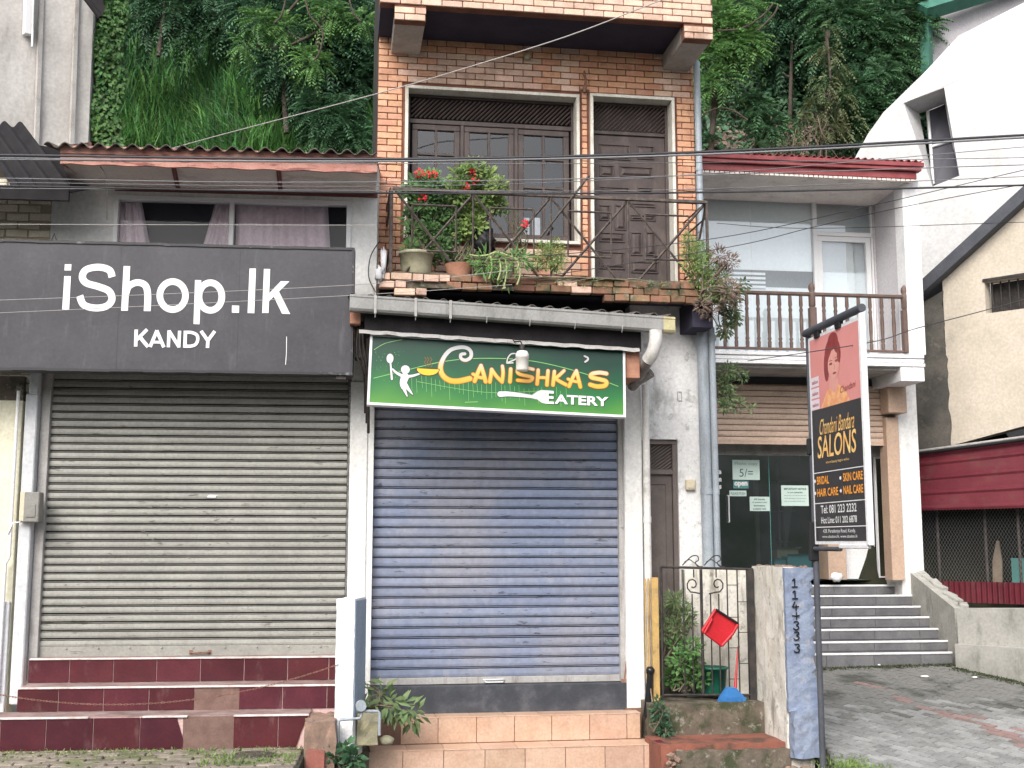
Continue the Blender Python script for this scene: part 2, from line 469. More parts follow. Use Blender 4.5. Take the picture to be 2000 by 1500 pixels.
M['sign_edge'] = mat('black_sign_edge', C_(.03, .03, .035), None, 4, .5, .2, stain=C_(.3, .3, .32), sa=.5, ss=9, slo=.58, shi=.7)
M['white_vinyl'] = mat('white_lettering', C_(.8, .8, .8), None, 5, .5, fine=.03)
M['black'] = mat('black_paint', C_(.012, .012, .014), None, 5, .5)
M['paver_dark'] = mat('grimy_paver', C_(.19, .19, .18), C_(.24, .24, .23), 2, .85, .6, 50, stain=C_(.04, .045, .035), sa=.8, slo=.45, shi=.65, ss=2)
M['slit_pane'] = mat('dark_slit_pane', C_(.07, .07, .09), None, 3, .6, fine=0)
M['moss'] = mat('dark_moss', C_(.05, .07, .03), C_(.08, .09, .045), 5, .9, island=.4)
M['groove'] = mat('shade_painted_groove', C_(.02, .02, .024), None, 6, .8)  # recess shade painted dark onto the groove faces of the slats
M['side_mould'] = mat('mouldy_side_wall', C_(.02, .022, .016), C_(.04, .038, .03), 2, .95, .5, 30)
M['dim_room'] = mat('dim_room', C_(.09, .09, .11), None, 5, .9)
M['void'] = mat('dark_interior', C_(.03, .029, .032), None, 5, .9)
M['void_wall'] = mat('interior_wall', C_(.12, .12, .12), C_(.08, .08, .08), 2, .9)
M['iron'] = mat('dark_iron', C_(.055, .045, .042), C_(.1, .08, .07), 20, .65, .5, 120, stain=C_(.16, .11, .09), sa=.6, ss=20)
M['iron_black'] = mat('black_iron', C_(.02, .02, .022), C_(.05, .04, .035), 15, .6, .3, 120)
M['gutter'] = mat('grey_gutter', C_(.3, .3, .295), C_(.26, .26, .25), 4, .45, .1, 60, stain=C_(.12, .115, .1), sa=.5, ss=4, sstretch=(2, 2, .5))
M['gutter_end'] = mat('yellowed_gutter_end', C_(.5, .46, .27), C_(.4, .36, .2), 6, .5, .1)
M['asbestos'] = mat('weathered_roof_sheet', C_(.1, .09, .085), C_(.16, .145, .13), 6, .9, .6, 60, stain=C_(.03, .04, .02), sa=.8, ss=5)
M['black_roof'] = mat('sooty_roof_sheet', C_(.01, .009, .011), C_(.018, .016, .018), 5, .95, .5, 60)
M['fascia_red'] = mat('peeling_red_fascia', C_(.42, .19, .155), C_(.5, .27, .22), 5, .8, .4, 60, stain=C_(.16, .05, .045), sa=.8, slo=.52, shi=.6, ss=6, sstretch=(.6, .6, 3.5), stain2=C_(.5, .35, .3), sa2=.4)
M['soffit'] = mat('beige_soffit_board', C_(.76, .68, .63), C_(.66, .58, .54), 3, .85, .2, 50, stain=C_(.2, .16, .14), sa=.45, ss=2.5)
M['batten'] = mat('maroon_batten', C_(.16, .05, .045), None, 5, .7, .2)
M['alu'] = mat('white_aluminium', C_(.7, .71, .73), None, 5, .4, fine=.04)
M['curtain'] = mat('dusty_pink_curtain', C_(.8, .68, .71), C_(.72, .6, .63), 3, .9, .3, 150)
M['wood_dark'] = mat('dark_brown_wood', C_(.052, .038, .036), C_(.075, .056, .052), 6, .5, .3, 60, stain=C_(.13, .1, .09), sa=.45, ss=6, sstretch=(2, 2, .5))
M['wood_rail'] = mat('brown_baluster_wood', C_(.115, .075, .062), C_(.15, .1, .085), 8, .6, .2, 60)
M['door_brown'] = mat('grey_brown_door', C_(.12, .1, .092), C_(.15, .125, .115), 5, .6, .2, 60, stain=C_(.07, .055, .05), sa=.5)
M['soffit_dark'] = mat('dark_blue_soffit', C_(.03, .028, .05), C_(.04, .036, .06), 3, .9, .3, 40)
M['grey_beam'] = mat('grey_beam_plaster', C_(.36, .34, .32), C_(.44, .42, .4), 4, .9, .3, 50, stain=C_(.15, .14, .13), sa=.5)
M['pipe'] = mat('blue_grey_pipe', C_(.33, .37, .41), C_(.28, .32, .36), 4, .45, .1, 40, stain=C_(.14, .15, .15), sa=.5, ss=4, sstretch=(3, 3, .4))
M['pipe_white'] = mat('white_pvc_pipe', C_(.72, .71, .69), C_(.64, .63, .6), 4, .45, .1, 40, stain=C_(.2, .17, .15), sa=.45, ss=5)
M['pipe_dirty'] = mat('sooty_pvc_pipe', C_(.36, .34, .32), C_(.18, .16, .15), 7, .5, .2, 40, stain=C_(.04, .035, .03), sa=.8, ss=6)
M['red_roof'] = mat('maroon_gutter', C_(.22, .04, .045), C_(.28, .065, .07), 5, .5, .1, 60, stain=C_(.1, .025, .03), sa=.6, ss=4, sstretch=(.7, .7, 3))
M['red_sheet'] = mat('dark_red_sheet', C_(.11, .016, .026), C_(.14, .024, .034), 2.5, .4, .1, 60, stain=C_(.12, .06, .055), sa=.5, ss=3)
M['white_paint'] = mat('white_paint', C_(.8, .8, .81), C_(.76, .76, .77), 3, .6, .1, 50, stain=C_(.55, .56, .58), sa=.3)
M['mauve_wall'] = mat('mauve_grey_wall', C_(.52, .5, .53), C_(.56, .54, .56), 3, .8)  # plain mauve grey wall colour
M['white_facet'] = mat('bright_white_render', C_(.55, .55, .555), C_(.49, .49, .495), 1.5, .85, .2, 40, stain=C_(.42, .4, .37), sa=.5, slo=.5, shi=.75, ss=1.5, sstretch=(2.5, 2.5, .35))
M['green_trim'] = mat('dark_green_trim', C_(.045, .15, .11), C_(.06, .19, .14), 4, .5)
M['beige'] = mat('beige_render', C_(.5, .45, .37), C_(.56, .5, .42), 2, .9, .3, 40, stain=C_(.22, .2, .17), sa=.45, slo=.55, shi=.75, ss=1.6)
M['beige_mould'] = mat('blackened_render', C_(.075, .072, .066), C_(.13, .12, .105), 2.5, .95, .4, 40, stain=C_(.035, .035, .03), sa=.8, ss=3, stain2=C_(.3, .27, .22), sa2=.3, s2=6)
M['barge'] = mat('slate_bargeboard', C_(.06, .065, .08), C_(.08, .085, .1), 4, .7, .2)
M['granite_step'] = mat('grey_granite_step', C_(.13, .13, .14), C_(.17, .17, .175), 5, .55, .2, 60, rnd=.1, stain=C_(.06, .06, .06), sa=.5)
M['blind'] = mat('pale_blue_blind', C_(.86, .92, .95), C_(.82, .89, .93), 1.5, .7, fine=.04)
M['blind_dark'] = mat('teal_grey_panel', C_(.2, .27, .29), None, 3, .6)
M['teal_void'] = mat('teal_interior', C_(.13, .2, .205), C_(.18, .25, .25), 2, .8)
M['glass_dark'] = glass('dark_window_glass', C_(.75, .78, .82), .07)
M['glass_faint'] = glass('curtained_glass', C_(.85, .86, .9), .0)
M['glass_green'] = glass('green_tinted_glass', C_(.6, .75, .73), .34)
M['glass_clear'] = glass('clear_glass', C_(.96, .98, .99), .22)
M['paper'] = mat('pale_green_paper', C_(.6, .74, .68), None, 5, .8, fine=.03)
M['ink'] = mat('grey_ink', C_(.1, .16, .15), None, 5, .8)
M['ink_pale'] = mat('faded_ink', C_(.32, .45, .42), None, 5, .8)
M['cardboard'] = mat('cardboard', C_(.36, .28, .2), None, 5, .8)
M['blue_box'] = mat('blue_carton', C_(.16, .38, .46), None, 5, .7)
M['beige_pillar'] = mat('peach_beige_pillar', C_(.5, .36, .27), C_(.45, .32, .24), 3, .8, .2)
M['paver'] = mat('grey_paver', C_(.31, .315, .31), C_(.25, .255, .25), 3, .8, .6, 50, rnd=.18, stain=C_(.09, .095, .08), sa=.6, ss=2.2, stain2=C_(.4, .41, .4), sa2=.25)
M['paver_red'] = mat('red_tinted_paver', C_(.29, .19, .175), C_(.25, .185, .172), 4, .85, .6, 50, rnd=.18, stain=C_(.15, .12, .11), sa=.6, ss=4)
M['paver_old'] = mat('mossy_paver', C_(.27, .23, .19), C_(.21, .18, .15), 5, .9, .7, 45, rnd=.22, stain=C_(.1, .12, .045), sa=.8, slo=.47, shi=.62, ss=3)
M['joint'] = mat('mossy_joint', C_(.03, .034, .024), C_(.05, .05, .035), 6, .95, .8, 50)
M['road'] = mat('asphalt', C_(.09, .09, .088), C_(.11, .108, .1), 6, .9, .6, 80)
M['cable'] = mat('cable_sheath', C_(.035, .035, .04), None, 3, .5)
M['cable_grey'] = mat('grey_cable_sheath', C_(.2, .2, .21), None, 3, .5)
M['rope'] = mat('pale_wire', C_(.35, .33, .32), None, 3, .6)
M['soil'] = mat('hill_soil', C_(.018, .022, .012), C_(.035, .03, .018), 1.5, .95, .6, 8)
M['grass'] = mat('grass_blade', C_(.11, .27, .07), C_(.06, .17, .05), 1.2, .6, island=.6, trans=.3, fine=0)
M['ivy'] = mat('ivy_leaf', C_(.09, .2, .05), C_(.06, .15, .04), 1.2, .55, island=.4, trans=.25, fine=0)
M['leaf_dark'] = mat('dark_leaf', C_(.065, .15, .075), C_(.045, .11, .058), 1.0, .5, island=.5, trans=.25, fine=0)
M['leaf_mid'] = mat('mid_green_leaf', C_(.075, .17, .07), C_(.05, .125, .06), 1.0, .5, island=.45, trans=.3, fine=0)
M['leaf_light'] = mat('light_green_leaf', C_(.15, .3, .09), C_(.1, .22, .07), 1.0, .5, island=.4, trans=.35, fine=0)
M['leaf_shrub'] = mat('shrub_leaf', C_(.17, .3, .11), C_(.11, .22, .085), 4.0, .5, island=.4, trans=.3, fine=0)
M['leaf_olive'] = mat('olive_leaf', C_(.1, .15, .06), C_(.13, .15, .07), 1.0, .6, island=.4, trans=.25, fine=0)
M['leaf_dry'] = mat('dry_brown_leaf', C_(.16, .11, .085), C_(.2, .15, .12), 2.0, .8, island=.4, fine=0)
M['leaf_pale'] = mat('pale_mottled_leaf', C_(.2, .27, .12), C_(.12, .2, .08), 9.0, .45, island=.35, trans=.3, fine=0)
M['fern'] = mat('fern_leaf', C_(.23, .32, .1), C_(.16, .25, .08), 3.0, .6, island=.35, trans=.3, fine=0)
M['bark'] = mat('bark', C_(.05, .04, .032), C_(.08, .065, .052), 8, .9, .8, 40)
M['stem'] = mat('plant_stem', C_(.16, .15, .1), C_(.12, .1, .07), 10, .8, .5)
M['root'] = mat('pale_root', C_(.38, .42, .2), C_(.3, .36, .16), 10, .7)
M['flower'] = mat('red_flower', C_(.6, .02, .035), C_(.5, .015, .03), 8, .6, island=.2)
M['pot'] = mat('cream_pot', C_(.42, .4, .29), C_(.34, .32, .22), 6, .7, .3, 50, stain=C_(.1, .11, .06), sa=.6)
M['bag'] = mat('black_plastic', C_(.012, .012, .014), None, 5, .25)
M['bag_white'] = mat('torn_white_plastic', C_(.6, .6, .62), None, 5, .5, stain=C_(.2, .2, .2), sa=.5)
M['green_plastic'] = mat('green_plastic', C_(.012, .1, .065), C_(.016, .12, .075), 5, .4)
M['red_plastic'] = mat('red_plastic', C_(.5, .02, .03), C_(.42, .016, .025), 5, .35)
M['blue_plastic'] = mat('blue_plastic', C_(.05, .2, .5), C_(.04, .17, .43), 5, .35)
M['yellow_paint'] = mat('mustard_paint', C_(.52, .34, .12), C_(.45, .3, .12), 5, .6, .2, 60, stain=C_(.1, .07, .04), sa=.6, ss=6)
M['rust'] = mat('rusty_chain', C_(.2, .1, .07), C_(.28, .16, .12), 30, .8)
M['terracotta_timber'] = mat('red_brown_timber', C_(.34, .16, .1), C_(.42, .22, .15), 8, .8, .4)
M['meter'] = mat('grey_meter_box', C_(.2, .2, .18), C_(.26, .25, .23), 6, .6)
M['cream_box'] = mat('cream_switch_box', C_(.6, .53, .4), None, 5, .6)
M['wood_pale'] = mat('weathered_wood', C_(.25, .19, .14), C_(.3, .24, .18), 6, .8)
M['teal'] = mat('teal_sheet', C_(.1, .3, .28), None, 5, .6)
M['grey_wall'] = mat('stained_grey_concrete', C_(.42, .4, .38), C_(.52, .5, .48), 1.5, .9, .3, 30, stain=C_(.2, .185, .18), sa=.6, slo=.5, shi=.72, ss=1.6, sstretch=(2.2, 2.2, .4))
M['old_brick_pale'] = mat('whitewashed_brick', C_(.74, .67, .55), C_(.8, .74, .62), 6, .9, .6, 40, rnd=.15, stain=C_(.2, .15, .11), sa=.6)
M['old_mortar'] = mat('sandy_mortar', C_(.48, .41, .33), None, 6, .95, .6)
M['bulb'] = mat('milky_glass_lamp', C_(.75, .73, .68), None, 5, .25, fine=.03)
M['litter'] = mat('white_litter', C_(.8, .8, .8), None, 5, .7)
# ------------------------------------------------------------------ ground
GND = lambda y: -0.17 + 0.122 * (y - 10.9)       # the right-hand courtyard rises towards its stairs
rd = MB(); rd.quad((-60, -30, -.45), (60, -30, -.45), (60, 60, -.45), (-60, 60, -.45))
struct('road', rd, M['road'])

# left paved platform, a slab with individual pavers on it
L_EDGE = FL.u(600, 1452, -.9)
pv = MB(); pv.box(-9, L_EDGE, -3.2, .4, -.45, .0)
pave_left = struct('pavement', pv, M['joint'], FL)
def paver_mesh(l, w, t, b=.008):
    m = MB(); m.box(-l / 2, l / 2, -w / 2, w / 2, -t, 0, b); return m.mesh('paver', M['paver_old'])
pm = [paver_mesh(.2, .105, .05), paver_mesh(.194, .1, .05)]
row = 0; v = -.99
while v > -2.25:
    u = -2.75 + (row % 2) * .1
    while u < L_EDGE - .1:
        if not (abs(u - FL.u(495, 1475, -1.25)) < .22 and abs(v + 1.25) < .14):
            o = bpy.data.objects.new('paver', pm[RND.random() < .5]); COL.objects.link(o); o.parent = pave_left
            o.location = (u, v, .022 + RND.uniform(-.005, .006)); o.rotation_euler = (RND.uniform(-.03, .03), RND.uniform(-.02, .02), RND.uniform(-.03, .03))
        u += .212
    v -= .115; row += 1

# right courtyard: tilted bed, pavers laid askew in rows parallel with the beige building
cy = MB()
ys = [9.0, 14.75]
def edge_x(y): return pt(1603, 1300, 10.9).x + .02 + (y - 10.9) * .05
cy.add([(edge_x(ys[0]), ys[0], GND(ys[0]) - .03), (9, ys[0], GND(ys[0]) - .03), (9, ys[1], GND(ys[1]) - .03), (edge_x(ys[1]), ys[1], GND(ys[1]) - .03),
        (edge_x(ys[0]), ys[0], -.6), (edge_x(ys[1]), ys[1], -.6)], [(0, 1, 2, 3), (0, 3, 5, 4)])
court = struct('courtyard_paving', cy, M['joint'])
tilt = math.atan(.122)
a = math.radians(-50)
cm = MB(); L_, W_ = .2, .1
zig = [(-L_ / 2, -W_ / 2 + .008), (-L_ / 4, -W_ / 2), (0, -W_ / 2 + .016), (L_ / 4, -W_ / 2), (L_ / 2, -W_ / 2 + .008)]
poly = [(x * .955, y * .9) for x, y in zig] + [(x * .955, (y + W_) * .9) for x, y in zig[::-1]]
n_ = len(poly)
cm.add([(x, y, 0) for x, y in poly] + [(x * 1.03, y * 1.05, -.012) for x, y in poly] + [(x * 1.03, y * 1.05, -.05) for x, y in poly],
       [list(range(n_))] + [[k * n_ + i, (k + 1) * n_ + i, (k + 1) * n_ + (i + 1) % n_, k * n_ + (i + 1) % n_] for k in (0, 1) for i in range(n_)])
c_me = cm.mesh('paver', M['paver'])
cells = []
ra, rb = Vector((math.cos(a), math.sin(a))), Vector((-math.sin(a), math.cos(a)))
for i in range(-60, 60):
    for j in range(-90, 90):
        q = Vector((4.0, 12.5)) + ra * (i * .205 + (j % 2) * .1) + rb * (j * .104)
        if 10.2 < q.y < 14.5 and edge_x(q.y) + .05 < q.x < q.y * .46:
            cells.append(q)
cells.sort(key=lambda q: q.y)
rest = MB()
r0, r1 = pt(1640, 1318, 1), pt(2000, 1440, 1)
def groundpt(px, py):
    d = ray(px, py); t = (-.17 - .122 * 10.9 - EYE) / (d.z - .122 * d.y)
    return Vector((d.x * t, d.y * t))
ga, gb = groundpt(1640, 1318), groundpt(2000, 1445)
gd = (gb - ga).normalized()
for k, q in enumerate(cells):
    R = Matrix.Rotation(tilt, 3, 'X') @ Matrix.Rotation(a, 3, 'Z')
    loc = Vector((q.x, q.y, GND(q.y) + RND.uniform(-.004, .004)))
    dist = abs((q - ga).x * gd.y - (q - ga).y * gd.x)
    if k < 300:
        o = bpy.data.objects.new('paver', c_me); COL.objects.link(o); o.parent = court
        if RND.random() < (q.y - 11.9) * 1.2 - .25: o.material_slots[0].link = 'OBJECT'; o.material_slots[0].material = M['paver_dark']
        o.location = loc; o.rotation_euler = (R @ Matrix.Rotation(RND.uniform(-.02, .02), 3, 'X')).to_euler()
        if RND.random() < 1.1 * math.exp(-(dist / (.10 + .05 * max(0, 12.6 - q.y))) ** 2) * (.55 if q.y > 12.6 else 1):
            o.material_slots[0].link = 'OBJECT'; o.material_slots[0].material = M['paver_red']
    else:
        rest.mi = 1 if RND.random() < .5 * math.exp(-(dist / .1) ** 2) else (0 if RND.random() < (q.y - 12.2) * 1.2 else 2)
        vs = [R @ Vector(p) + loc for p in cm.v]
        rest.add(vs, cm.f)
me = rest.mesh('far_pavers', [M['paver_dark'], M['paver_red'], M['paver']])
o = bpy.data.objects.new('far_pavers', me); COL.objects.link(o); o.parent = court; o['kind'] = 'stuff'

# low ground between the two, in front of the middle shop's steps
mg = MB(); mg.box(L_EDGE + .02, 3.4, -1.9, 6, -.6, -.44)
struct('gutter_strip', mg, M['mossy'], FC)

# manhole
mh = MB(); cu, cz = FL.u(495, 1475, -1.25), .03
mh.lathe([(.17, -.03), (.17, .0), (.15, .004), (.14, .0)], (cu, -1.25, .03), 28)
for k in range(-4, 5): mh.box(cu - .11, cu + .11, -1.25 + k * .025 - .005, -1.25 + k * .025 + .005, .03, .036)
solo('manhole_cover', mh, M['iron'], 'round dark iron manhole cover set in the paving before the maroon steps', 'manhole cover', FL, (cu, -1.25, .03))

# ------------------------------------------------------------------ left shop (with the black sign)
U = FL.u; Z = FL.z
shop = T('shop_house', 'low white rendered shop with wavy roof, curtained window and khaki roller shutter', 'shop building', FL, (0, .1, 0))
uL, uR = U(100, 420, 0), U(737, 420, 0)
wz0, wz1 = Z(450, 500, 0), Z(450, 388, 0)
win = (U(222, 430, 0), U(686, 430, 0), wz0 - .35, wz1)
sh = (U(80, 1000, 0), U(677, 1000, 0), .2, 3.35)
ztop = Z(450, 372, 0)
w = MB(); holes(w, uL, uR, 0.0, ztop + .35, 0.0, .2, [win, sh]); w.box(uL, uL + .2, .2, 6, 0, ztop + .4); w.box(uR - .2, uR, .2, 6, 0, ztop + .4)
w.box(uL, uR, 6, 6.2, 0, ztop + 1.6)
wall_ = shop.part('wall', w, M['plaster_clean'])
# window
f = MB(); frame_rect(f, win[0], win[1], win[2], win[3], .045, -.03, .06)
um = U(453, 430, 0); f.box(um - .022, um + .022, -.035, .05, win[2] + .045, win[3] - .045, .003)
wf = shop.part('window', f, M['alu'])
g = MB(); g.quad((win[0], .03, win[2]), (win[1], .03, win[2]), (win[1], .03, win[3]), (win[0], .03, win[3])); shop.part('pane', g, M['glass_faint'], wf)
room = MB(); room.quad((win[0] - .1, .3, 2.3), (win[1] + .1, .3, 2.3), (win[1] + .1, .3, ztop + .3), (win[0] - .1, .3, ztop + .3)); shop.part('room_back', room, M['dim_room'])
def curtain(u0, u1, b0, b1, z0, z1, seed):
    m = MB(); n = 40; rg = random.Random(seed); ph = rg.uniform(0, 6); k = 9
    vs = []
    for j in range(7):
        t = j / 6
        for i in range(n + 1):
            s = i / n
            vs.append(((u0 + (u1 - u0) * s) * (1 - t) + (b0 + (b1 - b0) * s) * t, .085 + .02 * math.sin(s * k * 6.28 * abs(u1 - u0) / .9 + ph) + .01 * math.sin(s * 31 + j), z1 + (z0 - z1) * t))
    m.add(vs, [(j * (n + 1) + i, (j + 1) * (n + 1) + i, (j + 1) * (n + 1) + i + 1, j * (n + 1) + i + 1) for j in range(6) for i in range(n)], True)
    return m
zc = win[2]
pxs = [(228, 275, 235, 312), (418, 450, 372, 452), (460, 640, 460, 652)]
for a0, a1, b0, b1 in pxs:
    shop.part('curtain', curtain(U(a0, 400, .06), U(a1, 400, .06), U(b0, 470, .06), U(b1, 470, .06), zc, win[3] - .03, a0), M['curtain'], wf)
# roller shutter
SL = .0755
def slat_mesh(name, L, m, pitch, v=0.0, flat=.7):
    mb = MB(); h = pitch
    prof = [(0, 0), (-.012, .05 * h), (-.016, .3 * h), (-.012, flat * h), (-.002, (flat + .03) * h), (.016, (flat + .04) * h), (.016, (flat + .11) * h), (-.011, (flat + .12) * h), (-.013, (flat + .15) * h), (-.011, (flat + .18) * h), (.018, (flat + .19) * h), (.018, h)]
    n = len(prof)
    vs = [(x, p[0] + v, p[1]) for x in (0, L) for p in prof]
    for i in range(n - 1):
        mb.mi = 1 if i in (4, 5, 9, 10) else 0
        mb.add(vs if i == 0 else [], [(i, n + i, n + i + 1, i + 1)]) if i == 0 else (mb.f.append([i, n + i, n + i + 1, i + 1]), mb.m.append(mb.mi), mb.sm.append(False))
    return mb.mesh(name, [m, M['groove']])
us0, us1 = sh[0] + .02, sh[1] - .0
zsb = Z(350, 1281, .06)
sroot_mb = MB(); sroot_mb.box(us0, us1, .03, .055, zsb, zsb + .095, .004)
for px in range(130, 640, 62): sroot_mb.lathe([(.012, 0), (.008, .01)], (U(px, 1262, .03), .028, zsb + .075), 8)
shutter = shop.part('roller_shutter', sroot_mb, M['shutter_grey'])
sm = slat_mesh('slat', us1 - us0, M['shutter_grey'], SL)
zz = zsb + .095
while zz < sh[3]:
    shop.inst('slat', sm, (us0, .045 + RND.uniform(-.002, .002), zz + RND.uniform(-.001, .001)), shutter, rot=(RND.uniform(-.04, .04), RND.uniform(-.0009, .0009), 0)); zz += SL
sc = MB()
rgs = random.Random(77)
for i in range(46):
    a_ = rgs.uniform(0, 6.28); rr = rgs.uniform(.55, 1.0); cx_0, cy_0 = 365 + 100 * rr * math.cos(a_), 1030 + 62 * rr * math.sin(a_)
    if rgs.random() < .3: cx_0, cy_0 = rgs.uniform(110, 640), rgs.uniform(800, 1240)
    u, z = U(cx_0, cy_0, .028), Z(cx_0, cy_0, .028); l = rgs.uniform(.01, .035)
    sc.ribbon([(u, z), (u + l, z + rgs.uniform(-.012, .012)), (u + l * 1.6, z + rgs.uniform(-.02, .02))], [rgs.uniform(.003, .009), rgs.uniform(.006, .013), .003], .0265, caps=False)
shop.part('scuffs', sc, mat('grey_scuff', C_(.16, .16, .145), None, 20, .8), shutter, kind='stuff')
sc = MB(); u, z = U(415, 969, .026), Z(415, 969, .026); sc.flat([(u - .05, z - .012), (u + .03, z - .014), (u + .035, z + .004), (u + .06, z + .01), (u - .02, z + .012), (u - .045, z + .004)], .0262); shop.part('torn_sticker', sc, M['white_vinyl'], shutter)
back = MB(); back.box(us0, us1, .075, .09, zsb, sh[3]); shop.part('shutter_backing', back, M['slat_gap'], shutter)
hd = MB(); cu = U(390, 1272, 0); hd.tube([(cu - .09, .03, zsb + .035), (cu - .085, 0.0, zsb + .035), (cu + .085, 0.0, zsb + .035), (cu + .09, .03, zsb + .035)], .009, 6); hd.box(cu - .1, cu - .07, .02, .031, zsb + .02, zsb + .055); hd.box(cu + .07, cu + .1, .02, .031, zsb + .02, zsb + .055)
shop.part('handle', hd, M['rust'], shutter)
gr = MB(); gr.box(us0 - .06, us0 + .02, -.02, .07, .5, sh[3], .004)
gr.box(us0 - .068, us0 - .06, .0, .07, .5, sh[3])
shop.part('guide_rail', gr, M['rail_grey'])
gr = MB(); gr.box(us1 - .005, us1 + .03, -.0, .07, .5, sh[3], .004); shop.part('guide_rail', gr, M['iron_black'])
# left pilaster
pl = MB(); p0, p1 = U(32, 1100, -.12), us0 - .068
zp = Z(60, 770, -.1)
pl.box(p0, p1, -.12, .02, .3, zp, .01); pl.box(U(75, 740, -.12), p1 - .08, -.13, .0, zp, 3.4, .006)
shop.part('pilaster', pl, M['grey_blue'])
cd = MB(); uu = U(30, 900, -.13); cd.tube([(uu, -.15, 3.15), (uu, -.15, 1.62), (uu - .03, -.15, 1.56), (uu - .035, -.15, .35)], .016, 8)
cd.tube([(U(50, 1020, -.15), -.15, Z(50, 1018, -.15)), (uu + .02, -.17, Z(30, 1022, -.15)), (uu - .02, -.17, Z(30, 1045, -.15))], .008, 6)
shop.part('conduit', cd, M['white_paint'])
mbx = MB(); b0, b1 = U(38, 990, -.2), U(80, 990, -.2); mbx.box(b0, b0 + .06, -.2, -.12, Z(50, 1018, -.2), Z(50, 960, -.2), .004); mbx.mi = 1
mbx.box(b0 + .055, b1, -.26, -.12, Z(50, 1020, -.24), Z(50, 961, -.24), .008)
mbx.box(b0 + .08, b1 - .03, -.268, -.26, Z(50, 1010, -.24), Z(50, 985, -.24), .003)
shop.part('meter_box', mbx, [M['cream_box'], M['meter']])
# dark head of the opening under the sign
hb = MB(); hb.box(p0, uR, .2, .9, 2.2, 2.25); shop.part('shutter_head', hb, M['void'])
# eaves
e0, e1 = U(118, 305, -.9), U(737, 310, -.9)
zt, zb = Z(450, 294, -.9), Z(450, 329, -.9)
fa = MB(); n = 30
for i in range(n):
    a0 = e0 + (e1 - e0) * i / n; a1 = e0 + (e1 - e0) * (i + 1) / n
    j0, j1 = .006 * math.sin(i * 1.7), .006 * math.sin((i + 1) * 1.7)
    fa.add([(a0, -.9, zb + j0), (a1, -.9, zb + j1), (a1, -.9, zt), (a0, -.9, zt), (a0, -.87, zb + j0), (a1, -.87, zb + j1)], [(0, 1, 2, 3), (0, 4, 5, 1)])
zmid = (zt + zb) / 2; fa.box(e0, e1, -.915, -.9, zmid + .01, zt, .004)
fa.quad((e0, -.9, zb), (e0, -.9, zt), (e0 + .02, 0, ztop + .45), (e0 + .05, 0, ztop + .02))
shop.part('fascia', fa, M['fascia_red'])
zso = zb + .03; zsw = ztop
bat_px = [(120, 137), (338, 348), (544, 548), (737, 733)]
for i in range(3):
    a_, b_ = bat_px[i], bat_px[i + 1]
    so = MB(); q = [U(a_[0], 335, -.87), U(b_[0], 335, -.87), U(b_[1], 380, 0), U(a_[1], 380, 0)]
    so.add([(q[0], -.87, zso), (q[1], -.87, zso), (q[2], 0, zsw), (q[3], 0, zsw)], [(0, 1, 2, 3)])
    shop.part('soffit_board', so, M['soffit'])
for a_ in bat_px[1:3]:
    so = MB(); A = Vector((U(a_[0], 335, -.87), -.87, zso - .012)); B = Vector((U(a_[1], 380, 0), 0, zsw - .012))
    so.tube([A, B], .022, 4, smooth=False); shop.part('batten', so, M['batten'])
so = MB(); so.box(U(225, 380, 0), uR, -.03, 0, zsw - .035, zsw + .01); shop.part('batten', so, M['batten'])
# corrugated roof, rising away from the street
def corr_sheet(mb, A, B, D, up, amp, pitch, ny=2, nper=8, th=.007):
    """A->B along the waves' crosswise direction, D the run of the sheet, up the wave direction"""
    A, B, D, up = Vector(A), Vector(B), Vector(D), Vector(up); n = int((B - A).length / pitch * nper)
    vs = []
    for q in (0, -th):
        for j in range(ny + 1):
            for i in range(n + 1):
                s = i / n; x = (B - A).length * s
                vs.append(A + (B - A) * s + D * (j / ny) + up * (amp * math.sin(2 * math.pi * x / pitch) + q))
    o1 = (ny + 1) * (n + 1)
    fs = [(j * (n + 1) + i, j * (n + 1) + i + 1, (j + 1) * (n + 1) + i + 1, (j + 1) * (n + 1) + i) for j in range(ny) for i in range(n)]
    fs += [tuple(o1 + k for k in f[::-1]) for f in fs]
    fs += [(i, o1 + i, o1 + i + 1, i + 1) for i in range(n)]
    return mb.add(vs, fs, False)
rf = MB(); corr_sheet(rf, (U(85, 283, -1.0), -1.0, Z(85, 281, -1.0)), (e1 - .01, -1.0, Z(737, 297, -1.0)), (0, 5, 1.05), (0, -.2, .98), .024, .146)
shop.part('roof', rf, M['asbestos'])

# maroon steps
st = T('tiled_steps', 'three maroon tiled steps with pale nosings and brown patches', 'steps', FL, (0, -.5, 0))
vR = [-.15, -.5, -.85]; zTop = [Z(350, 1284, -.15), Z(350, 1340, -.5), Z(350, 1398, -.85)]; zBot = zTop[1:] + [.015]
uEl = [U(57, 1300, -.15), U(34, 1350, -.5), U(-60, 1400, -.85)]; uEr = [U(655, 1300, -.15) + .12, U(655, 1350, -.5) + .08, U(603, 1400, -.85)]
core = MB()
for k in range(3):
    core.box(uEl[k] + .005, uEr[k], vR[k] + .012, [.2, -.1, -.45][k], 0, zTop[k] - .012)
st.part('step_core', core, M['grout'])
zx = lambda x: x / 2.632
bounds = [[145, 357, 583, 805, 1030, 1255, 1478, 1690, 1800], [88, 300, 532, 765, 1000, 1228, 1452, 1680, 1800], [-230, 2, 237, 480, 720, 950, 1200, 1430, 1585]]
